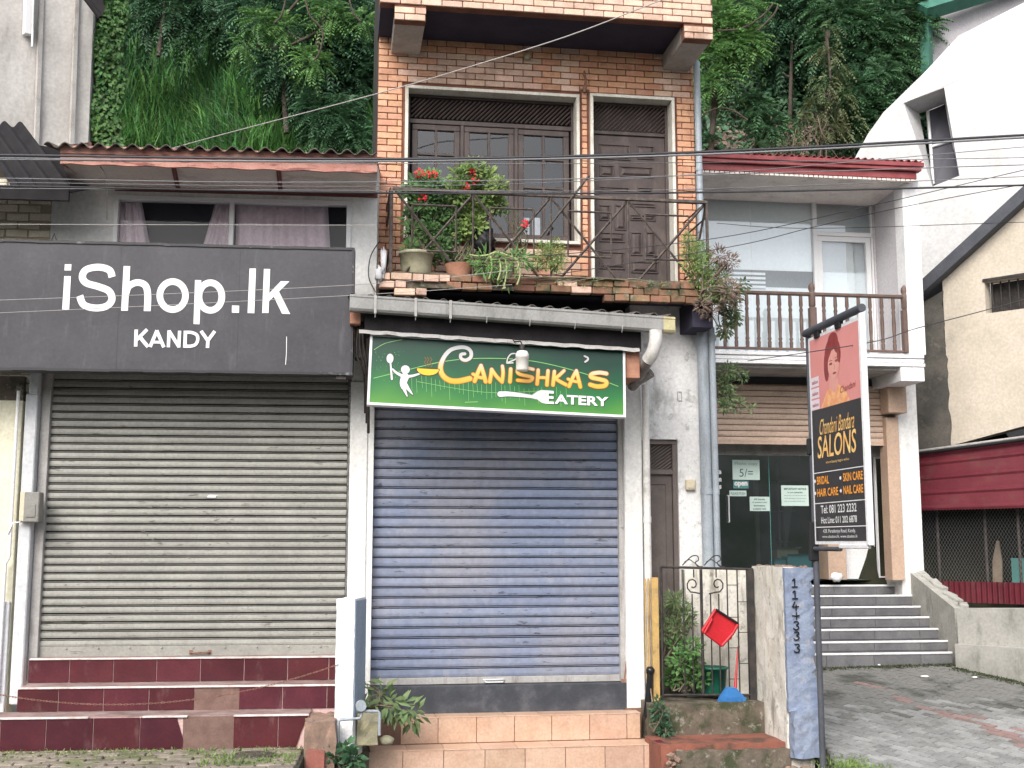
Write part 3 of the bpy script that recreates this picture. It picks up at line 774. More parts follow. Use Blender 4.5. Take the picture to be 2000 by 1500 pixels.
for k in range(3):
    for i in range(len(bounds[k]) - 1):
        a0, a1 = U(zx(bounds[k][i]), 1300 + 55 * k, vR[k]), U(zx(bounds[k][i + 1]), 1300 + 55 * k, vR[k])
        a1 = min(a1, uEr[k])
        if a1 - a0 < .02: continue
        patch = (k == 1 and i == 4) or (k == 2 and i == 5)
        tm = MB(); dz = RND.uniform(-.001, .001)
        if patch:
            tm.box(a0 - .015, a1 + .01, vR[k] + .004, vR[k] + .02, zBot[k] - .02, zTop[k] - .01, .002)
        elif k == 2 and i == 7:
            hh = zTop[k] - .012 - zBot[k]
            tm.prism([(a0 + .003, zBot[k]), (a1 - .1, zBot[k]), (a1 - .06, zBot[k] + hh * .5), (a1 + .0, zTop[k] - .012), (a0 + .003, zTop[k] - .012)], vR[k], vR[k] + .012)
        elif k == 2 and i == 4:
            z0, z1 = zBot[k], zTop[k] - .012
            tm.prism([(a0 + .003, z0), (a1 - .012, z0), (a1 - .01, z0 + .08), (a1 - .04, z0 + .17), (a1 - .07, z1), (a0 + .003, z1)], vR[k], vR[k] + .012)
        else:
            tm.box(a0 + .004, a1 - .004, vR[k] + dz, vR[k] + .014, zBot[k] + .003, zTop[k] - .012, .0015)
        st.part('tile', tm, M['red_patch'] if patch else M['red_tile'], label='bare brown cement patch where a tile is missing' if patch else None)
    tr = MB(); tr.box(uEl[k], uEr[k], vR[k] + .03, [.2, -.12, -.47][k], zTop[k] - .012, zTop[k] - .003); st.part('tread', tr, M['tread'])
segs = [[(57, 660)], [(34, 660)], [(-60, 172), (278, 366), (456, 606)]]
for k in range(3):
    for a_, b_ in segs[k]:
        ns = MB(); a0, a1 = U(a_, 1300 + 55 * k, vR[k]), min(uEr[k], U(b_, 1300 + 55 * k, vR[k]))
        ns.box(a0, a1, vR[k] - .012, vR[k] + .03, zTop[k] - .014, zTop[k] + .001, .003); st.part('nosing', ns, M['nosing'])
# chain across the steps
ch = MB()
pA, pB = Vector((U(0, 1365, -.95), -.95, Z(0, 1357, -.95))), Vector((U(660, 1300, -.95), -.95, Z(655, 1298, -.95)))
N_ = 110
for i in range(N_):
    s = i / N_; s2 = (i + 1) / N_
    def cp(s):
        q = pA.lerp(pB, s); q.z -= .30 * 4 * s * (1 - s) * .62; return q
    a_, b_ = cp(s), cp(s2); d = (b_ - a_); 
    off = Vector((0, .004, 0)) if i % 2 else Vector((0, 0, .005))
    ch.tube([a_ - d * .15 + off, a_ - d * .15 + off * 0 + d * .5 + off, b_ + d * .15 + off], .0022, 4, False)
    ch.tube([a_ - d * .15 - off, b_ + d * .15 - off], .0022, 4, False)
solo('chain', ch, M['rust'], 'thin rusty chain sagging across the maroon steps', 'chain', FL, tuple(pA))

# black sign
sg = T('shop_sign', 'wide charcoal sign board with large white lettering over the khaki shutter', 'sign', FL, (U(345, 730, -.6), -.6, Z(345, 725, -.6)))
s0, s1 = U(-130, 600, -.6), U(687, 600, -.6)
TLz = lambda u: Z(0, 470, -.6) + (Z(688, 487, -.6) - Z(0, 470, -.6)) * (u - U(0, 470, -.6)) / (U(688, 487, -.6) - U(0, 470, -.6))
BLz = lambda u: Z(0, 720, -.6) + (Z(688, 730, -.6) - Z(0, 720, -.6)) * (u - U(0, 720, -.6)) / (U(688, 730, -.6) - U(0, 720, -.6))
fc = MB(); fc.prism([(s0, BLz(s0)), (s1, BLz(s1)), (s1, TLz(s1)), (s0, TLz(s0))], -.6, -.42); sg.part('face_panel', fc, M['sign_black'])
ed = MB()
for fn, k in ((TLz, 1), (BLz, -1)):
    n = 26
    for i in range(n):
        a0 = s0 + (s1 - s0) * i / n; a1 = s0 + (s1 - s0) * (i + 1) / n; j = RND.uniform(-.003, .003)
        ed.prism([(a0, fn(a0) - .012 + j), (a1, fn(a1) - .012 + j), (a1, fn(a1) + .012 + j), (a0, fn(a0) + .012 + j)], -.612, -.41)
ed.box(s1 - .004, s1 + .018, -.612, -.41, BLz(s1) - .012, TLz(s1) + .012)
sg.part('edge_strip', ed, M['sign_edge'])
for px in (30, 360, 660):
    u = U(px, 500, -.5)
    for z_ in (TLz(u) - .3, BLz(u) + .05):
        bk = MB(); bk.box(u - .02, u + .02, -.42, 0.0, z_, z_ + .04); sg.part('bracket', bk, M['iron_black'])
u = U(106, 460, -.5); bk = MB(); bk.tube([(u - .06, -.44, TLz(u)), (u - .03, -.4, TLz(u) + .13), (u + .02, -.42, TLz(u))], .008, 5); sg.part('hanging_loop', bk, M['iron_black'])
u = U(665, 733, -.6); bk = MB(); bk.box(u - .04, u + .05, -.59, -.5, BLz(u) - .05, BLz(u) - .01); sg.part('bracket', bk, M['iron_black'])
slp = (Z(567, 613, -.6) - Z(120, 605, -.6)) / (U(567, 613, -.6) - U(120, 605, -.6))
def SP(x, y): return FL.L(x / 2.632, 400 + y / 2.632, -.6)
_ep = [0.0]
def vv():
    _ep[0] += .00015; return -.6035 - _ep[0]
def gpoly(mb, pts): mb.flat([SP(*p) for p in pts], vv())
kz = SP(400, 300)[1] - SP(400, 301)[1]
def gst(mb, pts, w, k=8):
    P_ = smooth_path([tuple(map(float, p)) for p in pts], k) if len(pts) > 2 else pts
    mb.ribbon([SP(*p) for p in P_], w * kz, vv(), caps=False)
def gring(mb, cx, cy, rx, ry, w):
    n = 40; vs = []
    for i in range(n):
        a = 6.28319 * i / n
        for q in (w / 2, -w / 2):
            p = SP(cx + (rx + q) * math.cos(a), cy + (ry + q) * math.sin(a)); vs.append((p[0], VVr[0], p[1]))
    mb.add(vs, [(2 * i, 2 * i + 1, (2 * i + 3) % (2 * n), (2 * i + 2) % (2 * n)) for i in range(n)])
VVr = [0]
letters = {
 'i': lambda m: (gpoly(m, [(334, 306), (368, 306), (366, 338), (332, 338)]), gpoly(m, [(331, 367), (365, 367), (356, 540), (320, 538)])),
 'S': lambda m: gst(m, [(577, 372), (562, 336), (506, 321), (444, 334), (424, 370), (444, 402), (506, 421), (560, 444), (576, 486), (550, 520), (494, 531), (432, 515), (410, 468)], 35),
 'h': lambda m: (gpoly(m, [(636, 315), (670, 316), (658, 545), (623, 545)]), gst(m, [(646, 462), (662, 420), (706, 400), (747, 415), (760, 462), (757, 547)], 34)),
 'o': lambda m: (VVr.__setitem__(0, vv()), gring(m, 888, 467, 66, 72, 34)),
 'p': lambda m: (gpoly(m, [(1003, 387), (1035, 388), (1026, 615), (995, 613)]), VVr.__setitem__(0, vv()), gring(m, 1082, 472, 59, 71, 34)),
 'full_stop': lambda m: gpoly(m, [(1193, 518), (1230, 519), (1229, 556), (1192, 555)]),
 'l': lambda m: gpoly(m, [(1283, 328), (1316, 328), (1308, 558), (1273, 557)]),
 'k': lambda m: (gpoly(m, [(1357, 330), (1389, 331), (1381, 557), (1348, 557)]), gpoly(m, [(1374, 466), (1444, 393), (1488, 394), (1376, 504)]), gpoly(m, [(1400, 456), (1426, 430), (1492, 562), (1450, 560)])),
}
for fn in letters.values():
    m = MB(); fn(m); sg.part('letter', m, M['white_vinyl'])
kan = [lambda m: (gst(m, [(701, 642), (698, 729)], 17), gst(m, [(704, 694), (757, 641)], 17), gst(m, [(716, 676), (762, 731)], 18)),
       lambda m: (gst(m, [(772, 731), (808, 646)], 17), gst(m, [(806, 646), (843, 733)], 17), gst(m, [(785, 706), (830, 707)], 14)),
       lambda m: (gst(m, [(866, 733), (870, 646)], 16), gst(m, [(869, 648), (922, 732)], 17), gst(m, [(920, 734), (924, 648)], 16)),
       lambda m: (gst(m, [(954, 648), (951, 735)], 17), gst(m, [(953, 656), (985, 657), (1012, 670), (1017, 694), (1006, 718), (982, 727), (952, 727)], 16)),
       lambda m: (gst(m, [(1034, 649), (1070, 700)], 17), gst(m, [(1105, 650), (1068, 700)], 17), gst(m, [(1070, 692), (1067, 736)], 17))]
for fn in kan:
    m = MB(); fn(m); sg.part('letter', m, M['white_vinyl'])
for px in (232, 466): fx = MB(); u = U(px, 600, -.6); fx.box(u - .0012, u + .0012, -.6016, -.6, BLz(u) + .012, TLz(u) - .012); sg.part('seam', fx, M['sign_edge'])
mk = MB(); u = U(559, 690, -.6); mk.ribbon([(u, Z(559, 658, -.6)), (u + .002, Z(559, 690, -.6)), (u - .003, Z(559, 712, -.6))], .006, -.603); sg.part('scratch', mk, M['white_vinyl'])

# old neighbour at the far left: whitewashed bricks, black roof, yellow wall
nb = T('old_brick_shed', 'old shed wall of whitewashed bricks under a sooty corrugated roof', 'shed', FL, (U(30, 450, .05), .2, 0))
nw = MB(); x1 = uL - .005; x0 = x1 - 7; nw.box(x0, x1, .03, .2, 2.6, Z(60, 350, .05)); nb.part('mortar_wall', nw, M['old_mortar'])
bm_ = MB(); bm_.box(-.098, .098, -.012, .012, -.034, .034, .009, jit=.0); ob_me = bm_.mesh('brick', M['old_brick_pale'])
zz = 3.2; r = 0
while zz < Z(60, 352, .05):
    u = x1 - .1 - (r % 2) * .1
    while u > x1 - 2.2:
        nb.inst('brick', ob_me, (u, .022, zz + RND.uniform(-.004, .004)), rot=(RND.uniform(-.03, .03), RND.uniform(-.03, .03), 0)); u -= .212
    zz += .083; r += 1
rf = MB()
A = Vector((U(-60, 246, .3), .3, Z(-60, 240, .3))); B = Vector((U(44, 248, .3), .3, Z(44, 243, .3)))
C2 = Vector((U(140, 374, -.7), -.7, Z(140, 372, -.7)))
corr_sheet(rf, A, B, C2 - B, (0, -.4, .9), .03, .15, ny=3)
rf.box(A.x - .8, C2.x - .02, -.72, -.68, C2.z - .1, C2.z + .0)
rf.quad((A.x - .8, -.69, C2.z - .02), (C2.x, -.69, C2.z - .02), (C2.x - .02, .03, Z(60, 366, .03)), (A.x - .8, .03, Z(60, 366, .03)))
rf.prism([(U(66, 285, .02), Z(66, 285, .02)), (U(128, 288, .02), Z(128, 292, .02)), (U(140, 374, .02), Z(140, 372, .02)), (U(66, 374, .02), Z(66, 372, .02))], -.02, .0)
nb.part('roof', rf, M['black_roof'])
yw = T('yellow_wall', 'pale yellow rendered wall at the far left with a dirty top edge', 'wall', FL, (U(10, 1000, -.1), -.08, 0))
m = MB(); m.box(U(-1100, 1000, -.08), p0 - .035, -.08, .1, 0, Z(10, 782, -.08), .004); yw.part('wall_face', m, M['yellow_wall'])
m = MB(); m.box(U(-1100, 1000, -.08), p0 - .04, -.06, .1, Z(10, 782, -.08), 3.3); yw.part('broken_top', m, M['mossy'])
m = MB(); m.box(U(-1100, 1000, -.08), U(12, 1300, -.12), -.12, -.08, 0, Z(10, 1175, -.1), .006); yw.part('grey_plinth', m, M['grey_blue'])
# ------------------------------------------------------------------ brick building
U = FC.u; Z = FC.z
bb = T('brick_building', 'narrow two storey building faced in orange brick with overhanging brick parapet', 'building', FC, (0, .6, 0))
V1 = .6; VF = -.25                                 # upper wall, and the balcony front
bu0, bu1 = U(737, 300, V1), U(1356, 300, V1)
z_lo = Z(1000, 560, V1) - .15; z_hi = Z(1000, 80, V1) + .35
wh = (U(790, 300, V1), U(1131, 300, V1), Z(960, 473, V1), Z(960, 178, V1))
dh = (U(1152, 300, V1), U(1317, 300, V1), z_lo - .1, Z(1235, 189, V1))
body = MB(); holes(body, bu0, bu1, z_lo - .1, z_hi + 1.3, V1, V1 + .25, [wh, dh])
bb.part('wall', body, M['mortar'])
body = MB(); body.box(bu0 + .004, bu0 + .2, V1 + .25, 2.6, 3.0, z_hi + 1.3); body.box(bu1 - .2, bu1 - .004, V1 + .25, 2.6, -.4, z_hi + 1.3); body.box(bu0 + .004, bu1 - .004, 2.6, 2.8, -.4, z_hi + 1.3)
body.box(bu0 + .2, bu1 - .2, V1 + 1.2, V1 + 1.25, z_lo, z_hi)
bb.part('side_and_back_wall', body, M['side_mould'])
BL_, BH_, JT = .2, .0625, .0085
bm_ = MB(); bm_.box(-BL_ / 2, BL_ / 2, -.011, .011, -BH_ / 2, BH_ / 2, .004); brick_me = bm_.mesh('brick', M['brick'])
spots = []       # (u, v, z, length, size key)
def clip(u0, u1, z, hs):
    parts = [(u0, u1)]
    for h in hs:
        if h[2] - .012 < z < h[3] + .012:
            new = []
            for a_, b_ in parts:
                if b_ <= h[0] or a_ >= h[1]: new.append((a_, b_)); continue
                if a_ < h[0]: new.append((a_, h[0] - .003))
                if b_ > h[1]: new.append((h[1] + .003, b_))
            parts = new
    return [p for p in parts if p[1] - p[0] > .025]
def courses(u0, u1, z0, z1, v, hs, pri, ph=0):
    z = z0 + BH_ / 2 + .004; r = ph
    while z + BH_ / 2 < z1 + .02:
        u = u0 - (r % 2) * (BL_ + JT) / 2
        while u < u1:
            a_, b_ = max(u, u0), min(u + BL_, u1)
            if b_ - a_ > .02:
                for p in clip(a_, b_, z, hs): spots.append((pri * (p[1] - p[0]), (p[0] + p[1]) / 2, v, z, p[1] - p[0]))
            u += BL_ + JT
        z += BH_ + JT; r += 1
z_so = Z(1050, 93, V1)                             # line where the soffit meets the wall
courses(bu0, bu1, z_lo, z_so + .02, V1 - .008, [(wh[0] - .03, wh[1] + .03, wh[2] - .03, wh[3] + .03), (dh[0] - .03, dh[1] + .03, dh[2], dh[3] + .03)], 1.0)
# upper parapet, carried on two brick-fronted beams
zp0 = Z(1100, 30, VF); pu0, pu1 = U(742, 20, VF), U(1391, 60, VF)
bw = [(U(771, 20, VF), U(832, 20, VF)), (U(1336, 60, VF), U(1391, 60, VF))]
z_bm = Z(800, 41, VF)
pp = MB(); pp.box(pu0, pu1, VF, VF + .1, zp0, zp0 + 1.1)
for a_, b_ in bw: pp.box(a_, b_, VF + .001, VF + .1, z_bm, zp0)
bb.part('parapet', pp, M['mortar'])
courses(pu0, pu1, zp0 + .002, zp0 + .60, VF - .008, [], 3.0)
for a_, b_ in bw: courses(a_, b_, z_bm, zp0 - .03, VF - .008, [], 3.0, 1)
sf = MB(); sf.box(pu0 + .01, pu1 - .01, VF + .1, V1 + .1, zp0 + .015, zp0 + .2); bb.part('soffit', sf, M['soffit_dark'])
for a_, b_ in bw:
    bm_ = MB(); bm_.box(a_ + .004, b_ - .004, VF + .101, V1, z_bm + .004, zp0 + .012, .004); bb.part('beam', bm_, M['grey_beam'])
# balcony floor slab with its ragged brick edge
zf = Z(1050, 543, VF); zfb = zf - .13
cu0, cu1 = U(741, 560, VF), U(1384, 560, VF)
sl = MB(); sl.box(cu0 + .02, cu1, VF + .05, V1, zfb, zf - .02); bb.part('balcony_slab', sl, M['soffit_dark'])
old = []
def old_row(u0, u1, z, v, skip=0.0, ph=0.0):
    u = u0 + ph
    while u < u1 - .06:
        l = BL_ * RND.choice([1, 1, 1, .72, .5])
        if RND.random() > skip: old.append((u + l / 2, v + RND.uniform(-.012, .012), z + RND.uniform(-.005, .005), l, RND.uniform(-.02, .02)))
        u += l + .01
zr = lambda k: zf - .035 - k * (BH_ + .01)
old_row(cu0, cu1 - .15, zr(0), VF, .05)
old_row(cu0, U(806, 560, VF), zr(1), VF, 0)
old_row(U(872, 560, VF), cu1 - .05, zr(1), VF, .03)
old_row(U(770, 580, VF), U(830, 580, VF), zr(2), VF, 0)
old_row(U(1180, 580, VF), cu1 - .0, zr(1) - .07, VF + .005, .05)
bed = MB(); bed.box(cu0 + .03, cu1 - .02, VF + .02, VF + .2, zfb - .0, zf + .02); bed.box(U(770, 580, VF) + .01, U(828, 580, VF) - .02, VF + .02, VF + .2, zr(2) - .04, zfb)
bb.part('ledge_mortar', bed, M['mossy'])
obm = MB(); obm.box(-.1, .1, -.05, .05, -.033, .033, .006); obm_me = obm.mesh('brick', M['brick_old'])
obm_fresh = MB(); obm_fresh.box(-.1, .1, -.05, .05, -.033, .033, .005); obf_me = obm_fresh.mesh('brick', M['brick'])
for u, v, z, l, r in old:
    left = u < U(870, 560, VF)
    bb.inst('brick', obf_me if left or RND.random() < .12 else obm_me, (u, v + .03, z), rot=(r, r, r), scale=(l / BL_, 1, 1))
spots.sort(key=lambda s: -s[0])
nind = 300 - len(old)
for k, (pr, u, v, z, l) in enumerate(spots):
    if k < nind:
        bb.inst('brick', brick_me, (u, v + RND.uniform(-.0015, .0015), z), scale=(l / BL_, 1, 1))
rb_ = MB()
for pr, u, v, z, l in spots[nind:]:
    d = RND.uniform(-.0015, .0015); rb_.box(u - l / 2, u + l / 2, v - .011 + d, v + .011 + d, z - BH_ / 2, z + BH_ / 2, .004)
brs = mat('brick_face_island', C_(.54, .275, .165), C_(.62, .34, .215), 5, .6, .4, 90, island=.17, stain=C_(.17, .085, .06), sa=.55, slo=.52, shi=.72, ss=7, stain2=C_(.68, .5, .4), sa2=.35, s2=16)
bb.part('remaining_bricks', rb_, brs, kind='stuff')

# window with cream surround
sur = MB(); frame_rect(sur, wh[0] - .0, wh[1] + .0, wh[2], wh[3], .034, V1 - .05, V1 + .14)
wd = bb.part('window', sur, M['cream_trim'])
i0, i1, j0, j1 = wh[0] + .034, wh[1] - .034, wh[2] + .034, wh[3] - .034
vg = V1 + .12
zl0 = Z(960, 243, vg); zl1 = j1 - .03
wf_ = MB(); frame_rect(wf_, i0, i1, j0, j1, .03, vg, vg + .06); wf_.box(i0, i1, vg - .005, vg + .06, zl0 - .03, zl0 + .02, .004)
n3 = [i0 + .03, U(902, 350, vg), U(1008, 350, vg), i1 - .03]
for x in n3[1:3]: wf_.box(x - .02, x + .02, vg - .004, vg + .06, j0 + .03, zl0 - .03, .004)
bb.part('window_frame', wf_, M['wood_dark'], wd)
def lattice(mb, u0, u1, z0, z1, v, sp, ang, w=.014):
    h = z1 - z0; t = math.tan(ang); x = u0 - h / t
    while x < u1:
        a_ = (x, z0); b_ = (x + h / t, z1)
        s0_ = max(0, (u0 - a_[0]) / (b_[0] - a_[0])); s1_ = min(1, (u1 - a_[0]) / (b_[0] - a_[0]))
        if s1_ > s0_:
            A = (a_[0] + (b_[0] - a_[0]) * s0_, v, a_[1] + h * s0_); B = (a_[0] + (b_[0] - a_[0]) * s1_, v, a_[1] + h * s1_)
            mb.tube([A, B], w / 2, 4, True, False)
        x += sp
lt = MB(); lattice(lt, i0 + .04, i1 - .04, zl0 + .03, zl1 - .02, vg - .01, .05, math.radians(46), .02)
bb.part('lattice', lt, M['wood_dark'], wd)
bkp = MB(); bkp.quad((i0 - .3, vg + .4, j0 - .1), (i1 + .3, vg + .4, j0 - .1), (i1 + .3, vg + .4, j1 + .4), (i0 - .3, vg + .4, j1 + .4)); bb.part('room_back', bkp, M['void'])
zrows = [j0 + .13, Z(960, 362, vg), Z(960, 306, vg), zl0 - .1]
for k in range(3):
    a_, b_ = n3[k] + .022, n3[k + 1] - .022
    sash = MB(); frame_rect(sash, a_, b_, j0 + .035, zl0 - .035, .062, vg + .004, vg + .05, .005)
    mid = (a_ + b_) / 2; sash.box(mid - .014, mid + .014, vg + .008, vg + .045, j0 + .09, zl0 - .09, .004)
    for zr_ in zrows[1:3]: sash.box(a_ + .06, b_ - .06, vg + .009, vg + .044, zr_ - .014, zr_ + .014, .004)
    bb.part('sash', sash, M['wood_dark'], wd)
    for s_ in (0, 1):
        p0_, p1_ = (a_ + .062, mid - .014) if s_ == 0 else (mid + .014, b_ - .062)
        for r_ in range(3):
            q0, q1 = zrows[r_] + (.014 if r_ else -.03), zrows[r_ + 1] - .014 + (.03 if r_ == 2 else 0)
            gp = MB(); ty = RND.uniform(-.02, .02)
            gp.quad((p0_, vg + .03, q0), (p1_, vg + .03 + ty * .1, q0), (p1_, vg + .03 + ty * .1, q1), (p0_, vg + .03, q1)); bb.part('pane', gp, M['glass_dark'], wd)
wc = MB();  # white cards stand in for bright reflections in the lower panes
for a_, b_, c_, d_ in ((908, 936, 433, 468), (1018, 1034, 425, 465), (1040, 1055, 425, 465)):
    wc.quad((U(a_, 450, vg + .08), vg + .08, Z(a_, d_, vg + .08)), (U(b_, 450, vg + .08), vg + .08, Z(a_, d_, vg + .08)), (U(b_, 450, vg + .08), vg + .08, Z(a_, c_, vg + .08)), (U(a_, 450, vg + .08), vg + .08, Z(a_, c_, vg + .08)))
bb.part('reflection_card', wc, M['white_paint'], wd)
# door
sur = MB(); a_, b_ = dh[0], dh[1]
sur.box(a_, b_, V1 - .05, V1 + .14, dh[3] - .034, dh[3], .003); sur.box(a_, a_ + .034, V1 - .049, V1 + .14, z_lo, dh[3] - .034, .003); sur.box(b_ - .034, b_, V1 - .049, V1 + .14, z_lo, dh[3] - .034, .003)
bb.part('door_surround', sur, M['cream_trim'])
a_ += .034; b_ -= .034; dt = dh[3] - .034; zt_ = Z(1235, 264, vg)
df = MB(); df.box(a_, b_, vg, vg + .06, dt - .03, dt, .004); df.box(a_, a_ + .035, vg, vg + .06, z_lo, dt - .03, .004); df.box(b_ - .035, b_, vg, vg + .06, z_lo, dt - .03, .004); df.box(a_ + .035, b_ - .035, vg - .003, vg + .06, zt_ - .005, zt_ + .035, .004)
bb.part('door_frame', df, M['wood_dark'])
lt = MB(); lattice(lt, a_ + .04, b_ - .04, zt_ + .04, dt - .03, vg - .01, .05, math.radians(46), .02); lt.box(a_, b_, vg + .1, vg + .11, zt_, dt + .1)
bb.part('lattice', lt, M['wood_dark'])
lf = MB(); l0, l1 = a_ + .037, b_ - .037; lf.box(l0, l1, vg + .02, vg + .055, z_lo, zt_ - .008)
leaf = bb.part('door', lf, M['wood_dark'])
def zp(px, py): return (px / 2.632 + 680, py / 2.632)
pans = [(1290, 735, 1455, 815), (1490, 745, 1580, 815), (1295, 845, 1370, 905), (1400, 850, 1570, 905), (1290, 955, 1450, 985), (1490, 960, 1570, 990), (1290, 1050, 1350, 1130), (1370, 1050, 1430, 1180),
        (1450, 1040, 1580, 1060), (1450, 1100, 1580, 1130), (1290, 1190, 1420, 1240), (1450, 1190, 1510, 1310), (1530, 1190, 1580, 1310), (1290, 1290, 1420, 1380), (1450, 1340, 1590, 1400)]
for q in pans:
    x0, y0 = zp(q[0], q[1]); x1, y1 = zp(q[2], q[3])
    m = MB(); a2, b2, c2, d2 = U(x0, 380, vg), U(x1, 380, vg), Z(x0, y1, vg), Z(x0, y0, vg)
    frame_rect(m, a2, b2, c2, d2, .014, vg + .008, vg + .02, .003)
    iu, iz = .022, .018
    if b2 - a2 > .06 and d2 - c2 > .05:
        m.add([(a2 + .018, vg + .02, c2 + .018), (b2 - .018, vg + .02, c2 + .018), (b2 - .018, vg + .02, d2 - .018), (a2 + .018, vg + .02, d2 - .018),
               (a2 + .045, vg + .004, c2 + .04), (b2 - .045, vg + .004, c2 + .04), (b2 - .045, vg + .004, d2 - .04), (a2 + .045, vg + .004, d2 - .04)],
              [(0, 1, 5, 4), (1, 2, 6, 5), (2, 3, 7, 6), (3, 0, 4, 7), (4, 5, 6, 7)])
    bb.part('door_panel', m, M['wood_dark'], leaf)
kn = MB(); x, y = U(1285, 500, vg), Z(1285, 500, vg); kn.box(x - .015, x + .015, vg + .005, vg + .02, y - .07, y + .07, .003); kn.tube([(x, vg, y), (x - .05, vg - .02, y)], .009, 6)
bb.part('door_handle', kn, M['iron'], leaf)
# wall bracket between window and door, white bit of junk
br = MB(); x = U(1142, 165, V1 - .03); z0, z1 = Z(1142, 184, V1), Z(1142, 140, V1)
br.tube([(x, V1 - .02, z1), (x - .01, V1 - .05, z1 - .05), (x + .01, V1 - .04, z1 - .1), (x, V1 - .03, z0 + .05), (x - .01, V1 - .05, z0)], [.008, .016, .01, .02, .014], 7)
br.box(x - .05, x + .05, V1 - .04, V1 - .01, z0 + .03, z0 + .045)
bb.part('wall_bracket', br, M['rust'])
ft = MB(); x, z = U(1029, 115, V1 - .03), Z(1029, 115, V1); ft.lathe([(.012, 0), (.035, .01), (.035, .05), (.015, .06)], (x, V1 - .06, z - .03), 10); bb.part('light_fitting', ft, M['pot'])
# potted things and blinds above the parapet are out of frame; downpipe on the right flank
dp = T('drain_pipe', 'long pale grey drain pipe down the right edge of the brick building', 'drain pipe', FC, (U(1361, 400, V1 - .1), V1 - .1, Z(1366, 600, V1)))
m = MB(); x0 = U(1360, 115, V1 - .12); m.tube([(x0, V1 - .12, z_bm + .08), (x0 + .01, V1 - .12, Z(1366, 540, V1))], .036, 10)
for py in (200, 330, 450): m.lathe([(.041, -.02), (.043, 0), (.041, .02)], (x0 + .003, V1 - .12, Z(1360, py, V1 - .12)), 10)
dp.part('pipe', m, M['pipe'])

# ground storey walls
lw = T('eatery_shopfront', 'white plastered ground floor with blue roller shutter, pillars and narrow side door', 'shopfront', FC, (0, .1, -.1))
VS = .0
cs0, cs1 = U(722, 1100, VS), U(1210, 1100, VS)
zs0 = Z(965, 1335, VS); zsill = Z(965, 1394, -.08); zu = Z(1300, 640, .3)
pl = MB(); a_, b_ = U(681, 1000, -.12), U(718, 1000, -.12); pl.box(a_, b_ - .005, -.12, .25, -.1, 3.3, .012); lw.part('pillar', pl, M['plaster_clean'])
a2, b2 = U(1221, 1000, -.12), U(1256, 1000, -.12); pl = MB(); pl.box(a2, b2, -.12, .25, -.12, 3.45, .012); lw.part('pillar', pl, M['plaster_clean'])
gr = MB(); gr.box(b_ - .005, cs0 + .012, -.05, .06, zs0, 3.1, .004); lw.part('guide_rail', gr, M['rail_grey'])
gr = MB(); gr.box(cs1 - .012, cs1 + .035, -.05, .06, zs0, 3.1, .004); gr.box(cs1 + .035, a2, .0, .06, zs0, 3.1); gr.box(cs1 + .01, cs1 + .03, -.07, -.05, 1.9, 2.05); lw.part('guide_rail', gr, M['rail_grey'])
sb = MB(); sb.box(cs0, cs1, .005, .03, zs0, zs0 + .065, .004)
sh2 = lw.part('roller_shutter', sb, M['rail_grey'])
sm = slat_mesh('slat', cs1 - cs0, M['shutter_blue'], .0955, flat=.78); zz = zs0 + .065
while zz < 3.2:
    lw.inst('slat', sm, (cs0, .022 + RND.uniform(-.002, .002), zz + RND.uniform(-.001, .001)), sh2, rot=(RND.uniform(-.04, .04), RND.uniform(-.0009, .0009), 0)); zz += .0955
back = MB(); back.box(cs0, cs1, .05, .06, zs0, 3.2); lw.part('shutter_backing', back, M['slat_gap'], sh2)
cu = U(965, 1331, 0); hd = MB(); hd.tube([(cu - .1, .0, zs0 + .035), (cu - .08, -.03, zs0 + .04), (cu + .08, -.03, zs0 + .04), (cu + .1, .0, zs0 + .035), (cu + .08, -.02, zs0 + .015), (cu - .08, -.02, zs0 + .015), (cu - .1, 0, zs0 + .035)], .008, 6); lw.part('handle', hd, M['alu'], sh2)
lk = MB(); cu = cs1 + .02; lk.box(cu - .03, cu + .03, -.08, -.05, zs0 - .01, zs0 + .03, .004); lk.tube([(cu, -.07, zs0 + .03), (cu + .01, -.08, zs0 + .12), (cu + .02, -.07, zs0 + .2)], .008, 5); lw.part('padlock', lk, M['rust'], sh2)
ds = MB(); ds.box(b_ - .02, a2 + .005, -.09, .06, zsill, zs0 - .004, .006); lw.part('threshold', ds, M['dark_slab'])
# passage wall with door
VP = .3
d0, d1 = U(1266, 1000, VP), U(1326, 1000, VP); zd1 = Z(1300, 858, VP); pr0 = U(1372, 900, VP)
pw = MB(); holes(pw, b2, pr0, -.1, z_lo - .05, VP, VP + .2, [(d0 - .3, d1, -.2, zd1)]); pw.box(pr0 - .15, pr0, VP + .2, 6, -.1, z_lo)
lw.part('side_wall', pw, M['plaster'])
fr_ = MB(); fr_.box(d0 - .02, d1, VP + .03, VP + .1, zd1 - .05, zd1, .004); fr_.box(d1 - .05, d1, VP + .03, VP + .1, -.05, zd1 - .05, .004); zt_ = Z(1300, 918, VP + .1); fr_.box(d0 - .02, d1 - .05, VP + .03, VP + .1, zt_ - .05, zt_, .004)
lw.part('door_frame', fr_, M['door_brown'])
lt = MB(); lattice(lt, d0 - .02, d1 - .05, zt_, zd1 - .05, VP + .06, .05, math.radians(35), .016); lattice(lt, d0 - .02, d1 - .05, zt_, zd1 - .05, VP + .075, .05, math.radians(145), .016); lt.box(d0 - .02, d1, VP + .15, VP + .16, zt_ - .1, zd1)
lw.part('lattice', lt, M['door_brown'])
dl = MB(); dl.box(d0 - .25, d1 - .052, VP + .07, VP + .1, -.05, zt_ - .05)
frame_rect(dl, d0 + .02, d1 - .11, .9, zt_ - .14, .012, VP + .06, VP + .07, .002); frame_rect(dl, d0 + .02, d1 - .11, .1, .8, .012, VP + .06, VP + .07, .002)
lw.part('door', dl, M['door_brown'])
